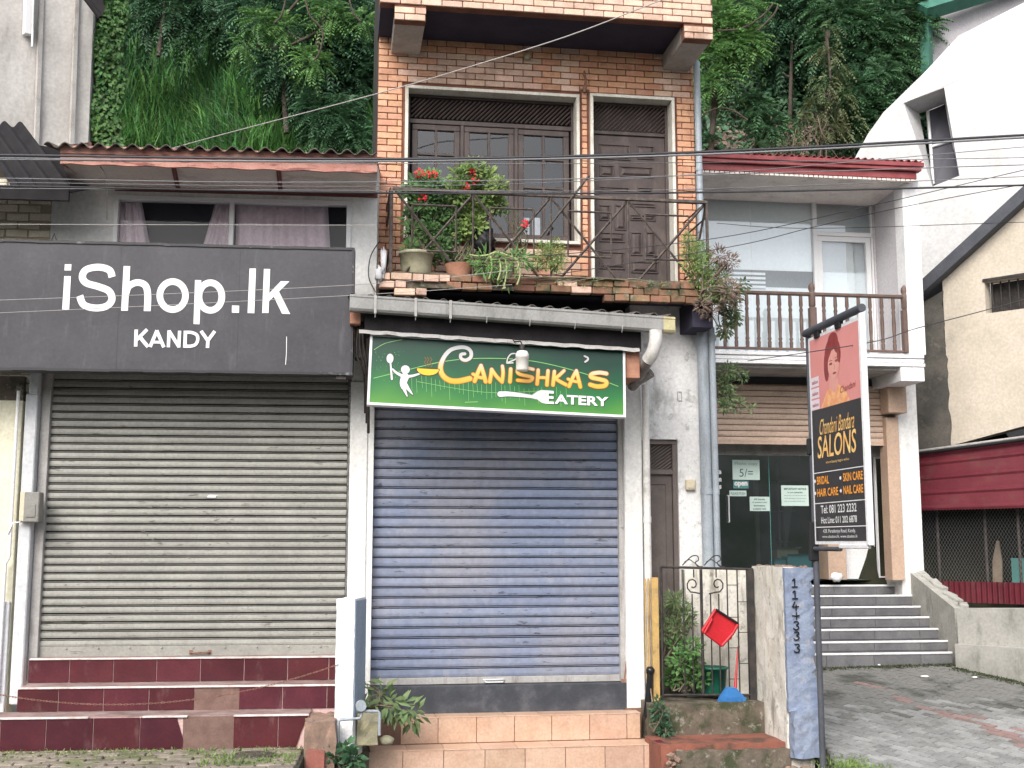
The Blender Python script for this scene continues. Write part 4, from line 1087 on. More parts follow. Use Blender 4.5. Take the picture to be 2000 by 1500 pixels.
cb = MB(); x, z = U(1347, 947, VP), Z(1347, 947, VP); cb.box(x - .05, x + .05, VP - .05, VP, z - .055, z + .055, .008); cb.box(x - .035, x + .035, VP - .058, VP - .05, z - .035, z + .035, .004); lw.part('switch_box', cb, M['cream_box'])
bxm = MB(); x, z = U(1327, 774, VP), Z(1327, 774, VP); frame_rect(bxm, x - .025, x + .025, z - .05, z + .05, .007, VP - .008, VP); lw.part('conduit_plate', bxm, M['rail_grey'])
# white downpipe right of the shutter
wp = T('white_downpipe', 'dirty white downpipe dropping from the grey gutter beside the blue shutter', 'drain pipe', FC, (U(1262, 1130, -.16), -.16, Z(1262, 1130, -.16)))
x = U(1262, 900, -.16); zj = Z(1262, 752, -.16)
m = MB(); m.tube([(x, -.17, -.1), (x, -.17, zj)], .036, 10); m.lathe([(.042, -.03), (.042, .03)], (x, -.17, Z(1262, 1015, -.16)), 10)
wp.part('pipe', m, M['pipe_white'])
VG = -1.0
m = MB(); gx, gz = U(1282, 655, VG), Z(1282, 652, VG)
m.tube(smooth_path([(gx, VG + .02, gz + .04), (gx, VG + .03, gz - .06), (gx - .02, VG + .08, gz - .17), (gx - .05, VG + .14, gz - .23)], 5), .062, 12)
wp.part('elbow', m, M['pipe_white'])
m = MB(); m.tube([(gx - .05, VG + .14, gz - .23), (U(1245, 735, -.5), -.5, Z(1245, 740, -.5)), (U(1238, 745, -.3), -.25, Z(1238, 752, -.3))], .055, 10)
m.tube([(U(1272, 728, -.6), -.6, Z(1272, 728, -.6)), (U(1235, 748, -.45), -.45, Z(1235, 752, -.45))], [.05, .045], 8)
wp.part('diagonal_pipe', m, M['pipe_dirty'])
# blue-grey pipes
for nm, px, r, y0, v, lab in (('drain_pipe', 1381, .062, 622, .16, 'thick blue grey drain pipe against the corner of the white side wall'), ('drain_pipe', 1399, .034, 640, .1, 'thinner blue grey pipe just right of the thick drain pipe')):
    m = MB(); x = U(px, 900, v); zt_ = Z(px, y0, v); m.tube([(x - .02, v, zt_), (x, v, -.1)], r, 12)
    for py in (y0 + 20, 960): m.lathe([(r * 1.1, -.03), (r * 1.1, .03)], (x - .01, v, Z(px, py, v)), 12)
    solo(nm, m, M['pipe'], lab, 'drain pipe', FC, (x, v, -.1), group='pipes beside the side wall')
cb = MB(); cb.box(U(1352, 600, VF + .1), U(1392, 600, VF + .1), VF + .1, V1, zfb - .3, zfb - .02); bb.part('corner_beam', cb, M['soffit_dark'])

# orange tiled steps
os_ = T('tiled_steps', 'two peach coloured tiled steps below the blue shutter', 'steps', FC, (0, -.6, -.45))
vA, vB = -.3, -.6
zA1, zA0 = Z(1000, 1397, vA), Z(1000, 1449, vA); zB1 = zA0
ae = (U(783, 1420, vA), U(1252, 1420, vA)); be = (U(722, 1480, vB), U(1290, 1480, vB))
m = MB(); m.box(U(700, 1400, vA), ae[1] - .004, vA + .012, .2, -.4, zA1 - .013); m.box(be[0] + .003, be[1] - .004, vB + .012, vA + .3, -.45, zB1 - .013)
m.box(U(1222, 1400, -.1), U(1260, 1400, -.1), -.125, .2, -.3, zA1 + .02)
os_.part('step_core', m, M['orange_grout'])
zx8 = lambda x: 620 + x / 2.632
tb = [[427, 620, 818, 1013, 1205, 1400, 1592, 1662], [265, 440, 650, 862, 1068, 1275, 1478, 1678, 1752]]
for k, (v, z0, z1) in enumerate(((vA, zA0, zA1), (vB, -.45, zB1))):
    for i in range(len(tb[k]) - 1):
        a3, b3 = U(zx8(tb[k][i]), 1440, v), U(zx8(tb[k][i + 1]), 1440, v)
        tm = MB(); tm.box(a3 + .003, b3 - .003, v + RND.uniform(-.001, .001), v + .014, z0 + .003, z1 - .012, .002); os_.part('tile', tm, M['orange_tile'])
    a3, b3 = (ae if k == 0 else be); n = 7 if k == 0 else 8; depth = (.24 if k == 0 else .3)
    for i in range(n):
        tm = MB(); q0 = a3 + (b3 - a3) * i / n; q1 = a3 + (b3 - a3) * (i + 1) / n; tm.box(q0 + .002, q1 - .002, v - .004, v + depth - .01, z1 - .012, z1, .002); os_.part('tile', tm, M['orange_tile'])

# ------------------------------------------------------------------ canopy over the shutter
cn = T('canopy', 'small lean-to canopy of corrugated sheet with a long grey gutter', 'canopy', FC, (U(1000, 620, VG), VG, Z(1000, 640, VG)))
gl, gr_ = U(684, 590, VG), U(1319, 630, VG)
zgl, zgr = Z(684, 574, VG), Z(1319, 619, VG); zgL, zgR = Z(684, 601, VG), Z(1319, 651, VG)
gz_ = lambda u: zgl + (zgr - zgl) * (u - gl) / (gr_ - gl)
gh = .145
gp = MB()
def gsec(mb, a_, b_):
    prof = [(VG + .005, 0), (VG - .006, -.002), (VG - .006, -.02), (VG, -.03), (VG, -gh + .02), (VG + .015, -gh), (VG + .12, -gh), (VG + .13, -.02)]
    n = len(prof); mb.add([(u, p[0], gz_(u) + p[1]) for u in (a_, b_) for p in prof], [(i, i + 1, n + i + 1, n + i) for i in range(n - 1)])
gsec(gp, gl, U(1296, 630, VG)); gp.mi = 1; gsec(gp, U(1296, 630, VG), gr_); gp.prism([(gr_ - .002, gz_(gr_) - gh), (gr_, gz_(gr_) - gh), (gr_, gz_(gr_)), (gr_ - .002, gz_(gr_))], VG, VG + .13)
gp.mi = 0; gp.box(gl - .004, gl, VG, VG + .13, gz_(gl) - gh, gz_(gl))
cn.part('gutter', gp, [M['gutter'], M['gutter_end']])
for px, full in ((733, 1), (812, 1), (880, 1), (951, 0), (1035, 0), (1123, 0), (1215, 0)):
    u = U(px, 600, VG); z = gz_(u); m = MB()
    if full: m.box(u - .012, u + .012, VG - .01, VG - .004, z - gh - .02, z + .005, .002); m.tube([(u, VG - .004, z - gh - .015), (u, VG + .02, z - gh - .05)], .005, 5)
    else: m.tube([(u, VG - .008, z - gh + .025), (u, VG - .012, z - gh + .005), (u, VG + .02, z - gh - .03)], .005, 5)
    cn.part('gutter_clip', m, M['rail_grey'])
rf = MB(); corr_sheet(rf, (gl - .02, VG + .04, gz_(gl) + .0), (gr_ - .03, VG + .04, gz_(gr_) + .012), (0, 1.25, .19), (0, -.15, .98), .026, .165); cn.part('roof_sheet', rf, M['asbestos'])
fb0, fb1 = U(712, 640, VG + .16), U(1251, 660, VG + .16)
fz = lambda u: gz_(u) - gh + .03
fb = MB(); hh = .21
fb.prism([(fb0, fz(fb0) - hh), (fb1, fz(fb1) - hh), (fb1, fz(fb1)), (fb0, fz(fb0))], VG + .14, VG + .18); cn.part('fascia_board', fb, M['black_roof'])
fl_ = MB(); n = 40
for q in range(2):
    vs = []
    for i in range(n + 1):
        u = fb0 - .05 + (fb1 - fb0 + .03) * i / n; j = .008 * math.sin(i * 1.9) + .004 * math.sin(i * 5.1)
        vs += [(u, VG + .13 - q * .02, fz(u) - hh + .012 - q * .02 + j * .6), (u, VG + .135 - q * .02, fz(u) - hh + .03 - q * .016 + j * .3)]
    fl_.add(vs, [(2 * i, 2 * i + 2, 2 * i + 3, 2 * i + 1) for i in range(n)])
cn.part('flashing', fl_, M['rail_grey'])
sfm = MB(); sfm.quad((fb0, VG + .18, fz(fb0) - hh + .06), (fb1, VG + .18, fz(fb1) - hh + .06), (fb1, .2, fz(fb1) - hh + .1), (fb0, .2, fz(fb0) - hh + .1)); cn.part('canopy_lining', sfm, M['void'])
for px0, px1, y0, y1 in ((684, 705, 603, 632), (1222, 1249, 668, 738)):
    m = MB(); m.box(U(px0, y0, VG + .2), U(px1, y0, VG + .2), VG + .2, .0, Z(px0, y1, VG + .2), Z(px0, y0, VG + .2), .004); cn.part('timber_end', m, M['terracotta_timber'])
m = MB(); 
for k in range(3):
    x = U(700 + 4 * k, 640, -.7); m.tube(smooth_path([(x, -.7, Z(700, 628, -.7)), (x - .01 + .01 * k, -.68, Z(700, 690 - 10 * k, -.7)), (x + .06, -.6, Z(720, 730, -.7)), (x + .08, -.3, Z(722, 800 + 20 * k, -.6))], 4), .008 + .003 * k, 5)
m.box(U(694, 640, -.66), U(716, 640, -.66), -.66, -.5, Z(700, 700, -.66), Z(700, 635, -.66), .01)
cn.part('bracket_and_cables', m, M['iron_black'])

# ------------------------------------------------------------------ green sign
cx_, cy_ = (733 + 1224 + 1222 + 720) / 4, (652 + 680 + 815 + 790) / 4
VSG = -.86
su, sz = U(cx_, cy_, VSG), Z(cx_, cy_, VSG)
sw = U(1223, 748, VSG) - U(726, 720, VSG); shh = Z(975, 666, VSG) - Z(975, 802, VSG)
roll = math.radians(1.9)
es = T('eatery_sign', 'green sign with yellow and white lettering, a spoon and a fork above the blue shutter', 'sign', FC, (su, VSG, sz), rot=(math.radians(-7), roll, FC.yaw))
es.off = (0, 0, 0)
hw, h2 = sw / 2, shh / 2
m = MB(); m.box(-hw, hw, 0, .06, -h2, h2)
es.part('sign_face', m, gradient_mat('green_print', [(0.0, srgb(125, 160, 50)), (.25, srgb(75, 135, 50)), (.5, srgb(30, 105, 50)), (.75, srgb(12, 74, 46)), (1, srgb(10, 52, 40))], speck=.12, z0=-h2, z1=h2 * 1.3))
m = MB(); frame_rect(m, -hw - .012, hw + .012, -h2 - .012, h2 + .012, .024, -.008, .065, .003); es.part('frame', m, M['alu'])
def S(x, y):                      # zoomed reading of the sign -> its own plane
    s = (x - (113 - (y - 70) * .076)) / (1835 + (y - 70) * .05)
    t = (y - (70 + (x - 115) * .052)) / 512
    return (-hw + .012 + s * (sw - .024), h2 - .012 - t * (shh - .024))
k_ = sw / 1850
_se = [0]
def stroke(mb, pts, w, v, k=6):
    _se[0] = (_se[0] + 1) % 9; v -= _se[0] * .00004
    P = [S(*p[:2]) for p in smooth_path([tuple(map(float, p[:2])) for p in pts], k)] if len(pts) > 2 else [S(*p) for p in pts]
    if isinstance(w, (tuple, list)):
        W = [w[0] + (w[1] - w[0]) * i / (len(P) - 1) for i in range(len(P))]
    else: W = [w] * len(P)
    mb.ribbon(P, [x * k_ for x in W], v)
arc = MB()
for pts, w in (([(120, 175), (200, 125), (320, 95)], 4), ([(110, 395), (350, 330), (620, 262), (900, 235), (1250, 252), (1600, 335), (1900, 450)], 5), ([(420, 420), (900, 500), (1300, 490)], 3), ([(760, 578), (850, 574)], 5)): stroke(arc, pts, w, -.0006)
for i in range(60):
    x = 130 + 200 * RND.random() ** 1.5; y = RND.uniform(180, 420); p = S(x, y); arc.disc(p[0], p[1], RND.uniform(.8, 2.4) * k_, -.0006, n=6)
for i in range(34):
    x = 380 + i * 34 + RND.uniform(-6, 6); y = 380 + RND.uniform(-20, 20) + i * 3; stroke(arc, [(x, y), (x + RND.uniform(-4, 4), y + RND.uniform(60, 150))], 2.2, -.0005)
es.part('light_arcs', arc, mat('pale_green_print', C_(.2, .45, .12), None, 5, .4, fine=0))
strokes = [
 ([(770, 202), (742, 208), (742, 238), (775, 252), (812, 228), (815, 185), (785, 155), (730, 152), (665, 175), (615, 235), (590, 310), (605, 370), (650, 408), (715, 415), (800, 395)], (22, 34)),
 ([(835, 415), (860, 350), (885, 292)], 25), ([(885, 292), (900, 350), (915, 418)], 25), ([(825, 360), (870, 385), (905, 388)], 20),
 ([(945, 420), (955, 370), (962, 322)], 23), ([(962, 322), (995, 375), (1035, 420)], 22), ([(1035, 420), (1045, 350), (1042, 295)], 22),
 ([(1102, 318), (1098, 370), (1093, 418)], 24),
 ([(1268, 320), (1210, 308), (1155, 322), (1160, 355), (1220, 372), (1260, 385), (1235, 412), (1150, 406)], 22),
 ([(1305, 325), (1300, 380), (1293, 435)], 23), ([(1378, 330), (1372, 385), (1366, 442)], 23), ([(1300, 385), (1340, 384), (1370, 388)], 18),
 ([(1425, 335), (1418, 390), (1411, 442)], 23), ([(1498, 328), (1455, 370), (1425, 388)], 21), ([(1425, 388), (1465, 415), (1508, 440)], 22),
 ([(1530, 452), (1560, 385), (1590, 328)], 23), ([(1590, 328), (1602, 390), (1615, 456)], 23), ([(1525, 395), (1570, 412), (1612, 418)], 18),
 ([(1815, 350), (1760, 342), (1705, 355), (1700, 380), (1760, 395), (1810, 412), (1800, 445), (1740, 452), (1690, 438)], 28)]
o1 = MB(); o2 = MB(); o3 = MB()
for pts, w in strokes:
    W = (w[0] + 22, w[1] + 26) if isinstance(w, tuple) else w + 20
    W2 = (w[0] + 11, w[1] + 10) if isinstance(w, tuple) else w + 9
    stroke(o1, pts, W2 if isinstance(w, tuple) else w + 12, -.0012); stroke(o3, pts, W2, -.0018)
    stroke(o2, pts, w, -.0026)
for pts in ([(1655, 212), (1678, 225), (1678, 242), (1658, 258)],): stroke(o1, pts, 26, -.0012); stroke(o2, pts, 14, -.0026)
for pts in ([(1075, 272), (1085, 230), (1115, 198), (1160, 205), (1140, 240), (1095, 262), (1075, 272), (1120, 270)],): stroke(o1, pts, 20, -.0012); stroke(o2, pts, 10, -.0026)
es.part('letter_outline', o1, M['black'])
es.part('letter_glow', o3, gradient_mat('orange_print', [(0, srgb(215, 120, 20)), (.45, srgb(190, 95, 15)), (.62, srgb(60, 50, 30)), (1, srgb(20, 30, 25))], z0=-h2 * .35, z1=h2 * .9))
es.part('letters', o2, gradient_mat('gold_to_silver_print', [(0, srgb(235, 165, 40)), (.35, srgb(225, 185, 100)), (.6, srgb(190, 190, 185)), (1, srgb(175, 178, 180))], z0=-h2 * .25, z1=h2 * .8))
mo = MB(); mw = MB(); mfo = MB(); mf = MB()
for mb, g_, v in ((mo, 8, -.0012), (mw, 0, -.0026)):
    p = S(230, 243); mb.disc(p[0], p[1], (25 + g_ / 2) * k_, v, (36 + g_ / 2) * k_); stroke(mb, [(232, 270), (238, 402)], (12 + g_, 15 + g_) , v)
    p = S(337, 328); mb.disc(p[0], p[1], (32 + g_ / 2) * k_, v)
    stroke(mb, [(246, 325), (275, 355), (330, 385)], (12 + g_, 26 + g_), v - .0001); stroke(mb, [(440, 358), (390, 375), (330, 385)], (12 + g_, 24 + g_), v - .0002)
    stroke(mb, [(332, 385), (318, 430), (322, 462)], (58 + g_, 42 + g_), v - .0003); stroke(mb, [(315, 450), (328, 490), (343, 533)], (34 + g_, 8 + g_), v - .0004); stroke(mb, [(335, 450), (358, 485), (382, 518)], (34 + g_, 8 + g_), v - .0005)
    mb = mfo if g_ else mf
    pts = [(1018, 515), (1080, 513), (1170, 522), (1262, 535)]; stroke(mb, pts, (42 + g_, 24 + g_), v)
    P = [S(1250, 522), S(1290, 495), (S(1320, 482)), S(1412, 488), S(1410, 506), S(1355, 505), S(1355, 590), S(1320, 580), S(1290, 555), S(1250, 547)]
    mb.flat(P, v - .0002)
es.part('figure_shadow', mo, M['black']); sp_m = mat('silver_print', srgb(205, 205, 205), None, 5, .4, fine=0); es.part('figure', mw, sp_m); es.part('fork', mf, sp_m); es.part('fork_shadow', mfo, M['black'])
bo = MB(); bi = MB()
for mb, g_, v in ((bo, 5, -.003), (bi, 0, -.0036)):
    P = [S(420 - g_, 318 - g_)] + [S(500 + (80 + g_) * math.cos(t), 322 + (50 + g_) * math.sin(t)) for t in [math.pi * (1 - i / 14) for i in range(15)]] + [S(578 + g_, 326 - g_)]
    mb.flat(P, v)
es.part('bowl_outline', bo, M['black']); es.part('bowl', bi, mat('yellow_print', srgb(225, 180, 40), None, 5, .4, fine=0))
sm_ = MB()
for x in (478, 497, 518): stroke(sm_, [(x, 232), (x + 12, 250), (x - 2, 270), (x + 12, 290), (x + 4, 304)], 6, -.003)
es.part('steam', sm_, mat('brown_print', srgb(110, 80, 40), None, 5, .4, fine=0))
def ST(mb, s, x0, x1, yb, yt, v, bold):
    A = S(x0, yb); B = S(x1, yb + (x1 - x0) * .052); Tt = S(x0, yt); slope = (B[1] - A[1]) / (B[0] - A[0])
    text(mb, s, A[0], B[0], A[1], Tt[1], v, bold, slope)
for v, dx, mm in ((-.003, 5, M['black']), (-.0038, 0, M['white_vinyl'])):
    m = MB(); ST(m, 'E', 1355 + dx, 1412 + dx, 588 + dx, 490 + dx, v, .02); ST(m, 'ATERY', 1418 + dx, 1822 + dx, 588 + dx, 515 + dx, v, .03); es.part('small_lettering' if dx == 0 else 'lettering_shadow', m, mm)
# hanging lamp
lm = T('hanging_lamp', 'white jar shaped lamp hanging before the green sign', 'lamp', FC, (U(1020, 715, -1.05), -1.05, Z(1020, 690, -1.05)))
x, z = U(1020, 700, -1.05), Z(1020, 706, -1.05)
m = MB(); m.lathe([(.02, .1), (.045, .095), (.058, .07), (.062, .06), (.062, .03), (.058, .028), (.058, -.07), (.05, -.088), (.02, -.092)], (x, -1.05, z), 20); lm.part('shade', m, M['bulb'])
m = MB(); m.lathe([(.022, .1), (.024, .15), (.01, .16)], (x, -1.05, z), 10); m.tube([(x, -1.05, z + .15), (x - .01, -1.02, z + .19), (x - .05, -.88, z + .21), (x - .06, -.8, z + .3)], .007, 6); lm.part('socket', m, M['iron_black'])
# ------------------------------------------------------------------ right shop (salon side)
U = FR.u; Z = FR.z
VGU, VGL = .95, 1.25
rs = T('white_shop_building', 'white two storey shop with maroon eaves, wooden balcony rail and glass front', 'shop building', FR, (U(1580, 700, 0), .6, 1.1))
zs1, zs0_ = Z(1600, 688, 0), Z(1600, 713, 0)
ul, ur = U(1376, 700, 0) - .6, U(1803, 700, 0)
zfl = Z(1650, 1141, -.0) + .02
m = MB(); h3 = (zs1 - zs0_) / 3
for k in range(3): m.box(ul, ur + .01 * (2 - k) * .5, -.02 - .014 * (k % 2 == 0) , 2.4, zs0_ + h3 * k, zs0_ + h3 * (k + 1) - .012, .004)
m.box(ul, ur - .01, .0, 2.3, zs0_ + .01, zs1 - .01)
rs.part('balcony_slab', m, M['white_paint'])
m = MB(); m.box(ul, ur - .25, .06, VGL + .1, zs0_ - .04, zs0_ - .0); rs.part('slab_soffit', m, M['grey_beam'])
m = MB(); m.box(U(1759, 730, -.01), ur, -.02, 1.0, Z(1780, 745, 0), zs0_ - .001, .006); rs.part('beam_end', m, M['white_paint'])
zrf = Z(1600, 352, -.15)
m = MB(); c0, c1 = U(1768, 500, .02), U(1800, 500, .02); m.box(c0, c1, .02, .27, zs1, zrf + .1, .006); rs.part('column', m, M['white_paint'])
m = MB(); m.box(c0 + .02, c1 - .02, .27, VGU + .3, zs1, zrf + .2); rs.part('side_wall', m, M['mauve_wall'])
m = MB(); zg1 = Z(1500, 378, VGU); m.box(ul, c0 + .1, VGU - .03, VGU + .25, zg1, zrf + .3); rs.part('lintel', m, M['plaster_clean'])
m = MB(); m.box(U(1706, 500, VGU), c0 + .1, VGU - .02, VGU + .25, zs1, zg1); rs.part('end_wall', m, M['mauve_wall'])
# upper glazing
um_ = U(1591, 500, VGU); uj = U(1466, 450, VGU); ue = U(1704, 500, VGU); zd = Z(1640, 460, VGU)
m = MB(); m.box(um_ - .03, um_ + .03, VGU - .05, VGU + .02, zs1, zg1, .004); m.box(ul, um_, VGU - .03, VGU + .02, zg1 - .04, zg1, .003); m.box(um_ + .03, ue, VGU - .04, VGU + .02, zd - .02, zd + .04, .004); m.box(ue - .03, ue, VGU - .04, VGU + .02, zs1, zg1, .003); m.box(um_ + .03, ue - .03, VGU - .03, VGU + .02, zg1 - .03, zg1, .003)
gf = rs.part('window_frame', m, M['alu'])
for a_, b_ in ((ul, uj - .004), (uj + .004, um_ - .03)):
    m = MB(); m.quad((a_, VGU, zs1), (b_, VGU, zs1), (b_, VGU, zg1 - .04), (a_, VGU, zg1 - .04)); rs.part('pane', m, M['glass_clear'], gf)
m = MB(); m.quad((um_ + .03, VGU, zd + .04), (ue - .03, VGU, zd + .04), (ue - .03, VGU, zg1 - .03), (um_ + .03, VGU, zg1 - .03)); rs.part('pane', m, M['glass_clear'], gf)
m = MB(); frame_rect(m, um_ + .035, ue - .035, zs1 + .02, zd - .025, .07, VGU - .03, VGU + .02); df_ = rs.part('balcony_door', m, M['alu'])
m = MB(); m.quad((um_ + .1, VGU, zs1), (ue - .1, VGU, zs1), (ue - .1, VGU, zd - .09), (um_ + .1, VGU, zd - .09)); rs.part('pane', m, M['glass_clear'], df_)
m = MB(); m.box(um_ + .07, um_ + .1, VGU - .07, VGU - .03, Z(1600, 640, VGU), Z(1600, 590, VGU), .005); rs.part('handle', m, M['black'], df_)
vb = VGU + .05
m = MB(); m.box(ul, ue, vb, vb + .01, Z(1500, 528, vb), zg1); m.box(um_, ue, vb, vb + .01, zs1, zg1); m.box(U(1470, 600, vb), um_ - .02, vb + .03, vb + .04, zs1, Z(1500, 560, vb)); rs.part('blind', m, M['blind'])
m = MB()
for k in range(5): m.box(ul, U(1495, 540, vb), vb - .0, vb + .01, Z(1500, 533 + 8.5 * k + 4.5, vb), Z(1500, 533 + 8.5 * k, vb))
m.box(ul, U(1475, 640, vb), vb, vb + .01, zs1, Z(1500, 572, vb)); rs.part('blind_slats', m, M['blind'])
m = MB(); m.box(ul, ue, vb + .3, vb + .31, zs1, zg1); rs.part('inner_wall', m, M['blind_dark'])
# balustrade: a thing of its own on the slab
bl = T('balcony_balustrade', 'brown turned wood balustrade along the white balcony edge', 'balustrade', FR, (U(1600, 690, .08), .08, zs1))
vr = .08; zt_ = Z(1600, 572, vr); b0, b1 = U(1385, 600, vr), U(1775, 600, vr)
m = MB(); m.box(b0, b1, vr - .035, vr + .035, zt_ - .045, zt_, .012); bl.part('handrail', m, M['wood_rail'])
m = MB(); m.box(b0, b1, vr - .025, vr + .025, zs1 + .03, zs1 + .06, .006); bl.part('bottom_rail', m, M['wood_rail'])
hb_ = zt_ - .045 - zs1 - .06
prof = [(.022, 0), (.026, .1 * hb_), (.018, .13 * hb_), (.027, .17 * hb_), (.019, .2 * hb_), (.024, .35 * hb_), (.026, .5 * hb_), (.02, .68 * hb_), (.027, .72 * hb_), (.018, .77 * hb_), (.026, .82 * hb_), (.022, hb_)]
m = MB(); m.lathe(prof, (0, 0, 0), 10); bme = m.mesh('baluster', M['wood_rail'])
newel = MB(); newel.box(-.045, .045, -.045, .045, 0, hb_ * .82, .006); newel.lathe([(.03, hb_ * .82), (.045, hb_ * .86), (.045, hb_ * 1.02), (.05, hb_ * 1.08), (.03, hb_ * 1.12), (.045, hb_ * 1.18), (.04, hb_ * 1.25), (.01, hb_ * 1.3)], (0, 0, 0), 12)
nme = newel.mesh('newel_post', M['wood_rail'])
for px in (1587, 1768): bl.inst('newel_post', nme, (U(px, 620, vr), vr, zs1 + .03))
xs = [1415, 1437, 1459, 1481, 1502, 1523, 1544, 1565] + [1587 + 22.6 * k for k in range(1, 8)]
for px in xs: bl.inst('baluster', bme, (U(px, 620, vr), vr, zs1 + .06))
# eaves
a_, b_ = U(1368, 320, -.2), U(1803, 330, -.2)
za, zb_ = Z(1370, 301, -.2), Z(1803, 318, -.2); za2, zb2 = Z(1370, 333, -.2), Z(1803, 346, -.2)
zf_ = (za + zb_) / 2; zfb_ = (za2 + zb2) / 2
m = MB(); m.box(a_, b_, -.24, -.1, zf_ - .06, zf_, .008); m.box(a_, b_ - .03, -.22, -.1, zf_ - .11, zf_ - .064, .006); m.box(a_, b_ - .08, -.17, -.1, zfb_, zf_ - .112, .004); rs.part('fascia', m, M['red_roof'])
m = MB(); n = 44
for i in range(n):
    q0 = a_ + (b_ - .1 - a_) * i / n; m.box(q0 + .006, q0 + (b_ - .1 - a_) / n - .006, -.16, -.12, zfb_ - .03, zfb_ + .005)
m.quad((a_, -.12, zfb_), (b_ - .1, -.12, zfb_), (b_ - .1, VGU, zrf + .02), (a_, VGU, zrf + .02)); rs.part('soffit', m, M['soffit'])
m = MB(); corr_sheet(m, (a_, -.22, zf_ + .02), (b_, -.22, zf_ + .02), (0, 3, .5), (0, -.15, 1), .02, .1); rs.part('roof', m, M['red_roof'])
# ground storey
zh = Z(1500, 745, .6); zsh = Z(1500, 864, .75)
m = MB(); m.box(ul, U(1732, 800, .75), .85, .95, zsh - .0, zs0_ - .05); shb = rs.part('rolled_shutter', m, M['slat_gap'])
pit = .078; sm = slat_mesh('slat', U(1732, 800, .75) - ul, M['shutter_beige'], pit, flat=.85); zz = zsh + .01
while zz + pit < zh + .05: rs.inst('slat', sm, (ul, .84, zz), shb); zz += pit
m = MB(); zl = Z(1500, 783, .7); m.box(ul, U(1736, 800, .7), .78, .83, zl - .02, zl + .012, .004); m.box(ul, U(1732, 800, .75), .82, .845, zsh - .02, zsh + .012); rs.part('bottom_bar', m, M['shutter_beige'])
m = MB(); m.box(U(1735, 780, .55), U(1771, 780, .55), .55, .8, Z(1750, 806, .55), Z(1750, 735, .55), .006); m.box(U(1733, 850, .7), U(1757, 850, .7), .72, .95, zfl, Z(1750, 815, .7), .006)
rs.part('shutter_guide', m, M['beige_pillar'])
m = MB(); m.box(U(1752, 900, .8), U(1782, 900, .8) + .1, .8, 1.3, zfl - .4, zs0_, .006); rs.part('pillar', m, M['plaster_clean'])
gl0, gl1 = ul, U(1592, 1000, VGL)
m = MB(); m.box(U(1606, 1000, VGL), U(1641, 1000, VGL), VGL - .15, VGL + .2, zfl, zsh, .006); rs.part('beige_pillar', m, M['beige_pillar'])
m = MB(); m.box(ul, U(1735, 1000, VGL), VGL - .05, VGL + .05, zsh - .14, zsh + .1); rs.part('door_head', m, M['grey_beam'])
uj2 = U(1504, 1000, VGL)
gp_ = MB(); gp_.box(gl0, gl1, VGL + .012, VGL + .03, zfl, zfl + .05); gf2 = rs.part('glass_front', gp_, M['alu'])
for a_, b_ in ((gl0, U(1404, 1000, VGL)), (U(1405, 1000, VGL), uj2 - .004), (uj2 + .004, gl1)):
    m = MB(); m.quad((a_, VGL, zfl), (b_, VGL, zfl), (b_, VGL, zsh - .0), (a_, VGL, zsh - .0)); rs.part('pane', m, M['glass_green'], gf2)
m = MB(); m.box(uj2 - .004, uj2 + .004, VGL - .004, VGL + .008, zfl, zsh); rs.part('pane_joint', m, M['teal'], gf2)
for px0 in (1404, 1424):
    hx = U(px0, 1000, VGL - .05); m = MB(); z0, z1 = Z(px0, 1020, VGL), Z(px0, 968, VGL)
    m.tube([(hx, VGL, z0), (hx, VGL - .05, z0), (hx, VGL - .05, z1), (hx, VGL, z1)], .011, 6, smooth=False); rs.part('door_handle', m, M['alu'], gf2)
m = MB(); m.quad((gl0, VGL + 2.6, zfl), (U(1740, 900, VGL), VGL + 2.6, zfl), (U(1740, 900, VGL), VGL + 2.6, zs0_), (gl0, VGL + 2.6, zs0_)); m.quad((gl0, VGL + .05, zfl - .01), (ur, VGL + .05, zfl - .01), (ur, VGL + 2.6, zfl - .01), (gl0, VGL + 2.6, zfl - .01)); m.quad((ul, VGL + .05, zs0_ - .02), (ur, VGL + .05, zs0_ - .02), (ur, VGL + 2.6, zs0_ - .02), (ul, VGL + 2.6, zs0_ - .02)); m.quad((ul, VGL + .05, zfl), (ul, VGL + 2.6, zfl), (ul, VGL + 2.6, zs0_), (ul, VGL + .05, zs0_))
rs.part('shop_interior', m, M['teal_void'])
m = MB(); vi = VGL + 1.2
for px, w_ in ((1475, 8), (1520, 3), (1562, 4), (1530, 40)): m.box(U(px, 1000, vi), U(px + w_, 1000, vi), vi, vi + .05, zfl, zfl + (2.0 if w_ < 20 else 1.1))
for k in range(4): m.box(U(1520, 1000, vi), U(1590, 1000, vi), vi - .05, vi + .3, zfl + .5 + k * .45, zfl + .52 + k * .45)
rs.part('shelving', m, M['door_brown'])
# right-hand entrance
m = MB(); m.box(U(1643, 1050, VGL + .2), U(1708, 1050, VGL + .2), VGL + .2, VGL + .3, zfl, zsh - .15); rs.part('inner_wall', m, M['white_paint'])
m = MB(); frame_rect(m, U(1706, 1000, VGL + .1), U(1732, 1000, VGL + .1), zfl + .02, zsh - .14, .02, VGL, VGL + .06); rs.part('door_edge', m, M['alu'])
m = MB(); x, z = U(1755, 950, .7), Z(1755, 950, .7)
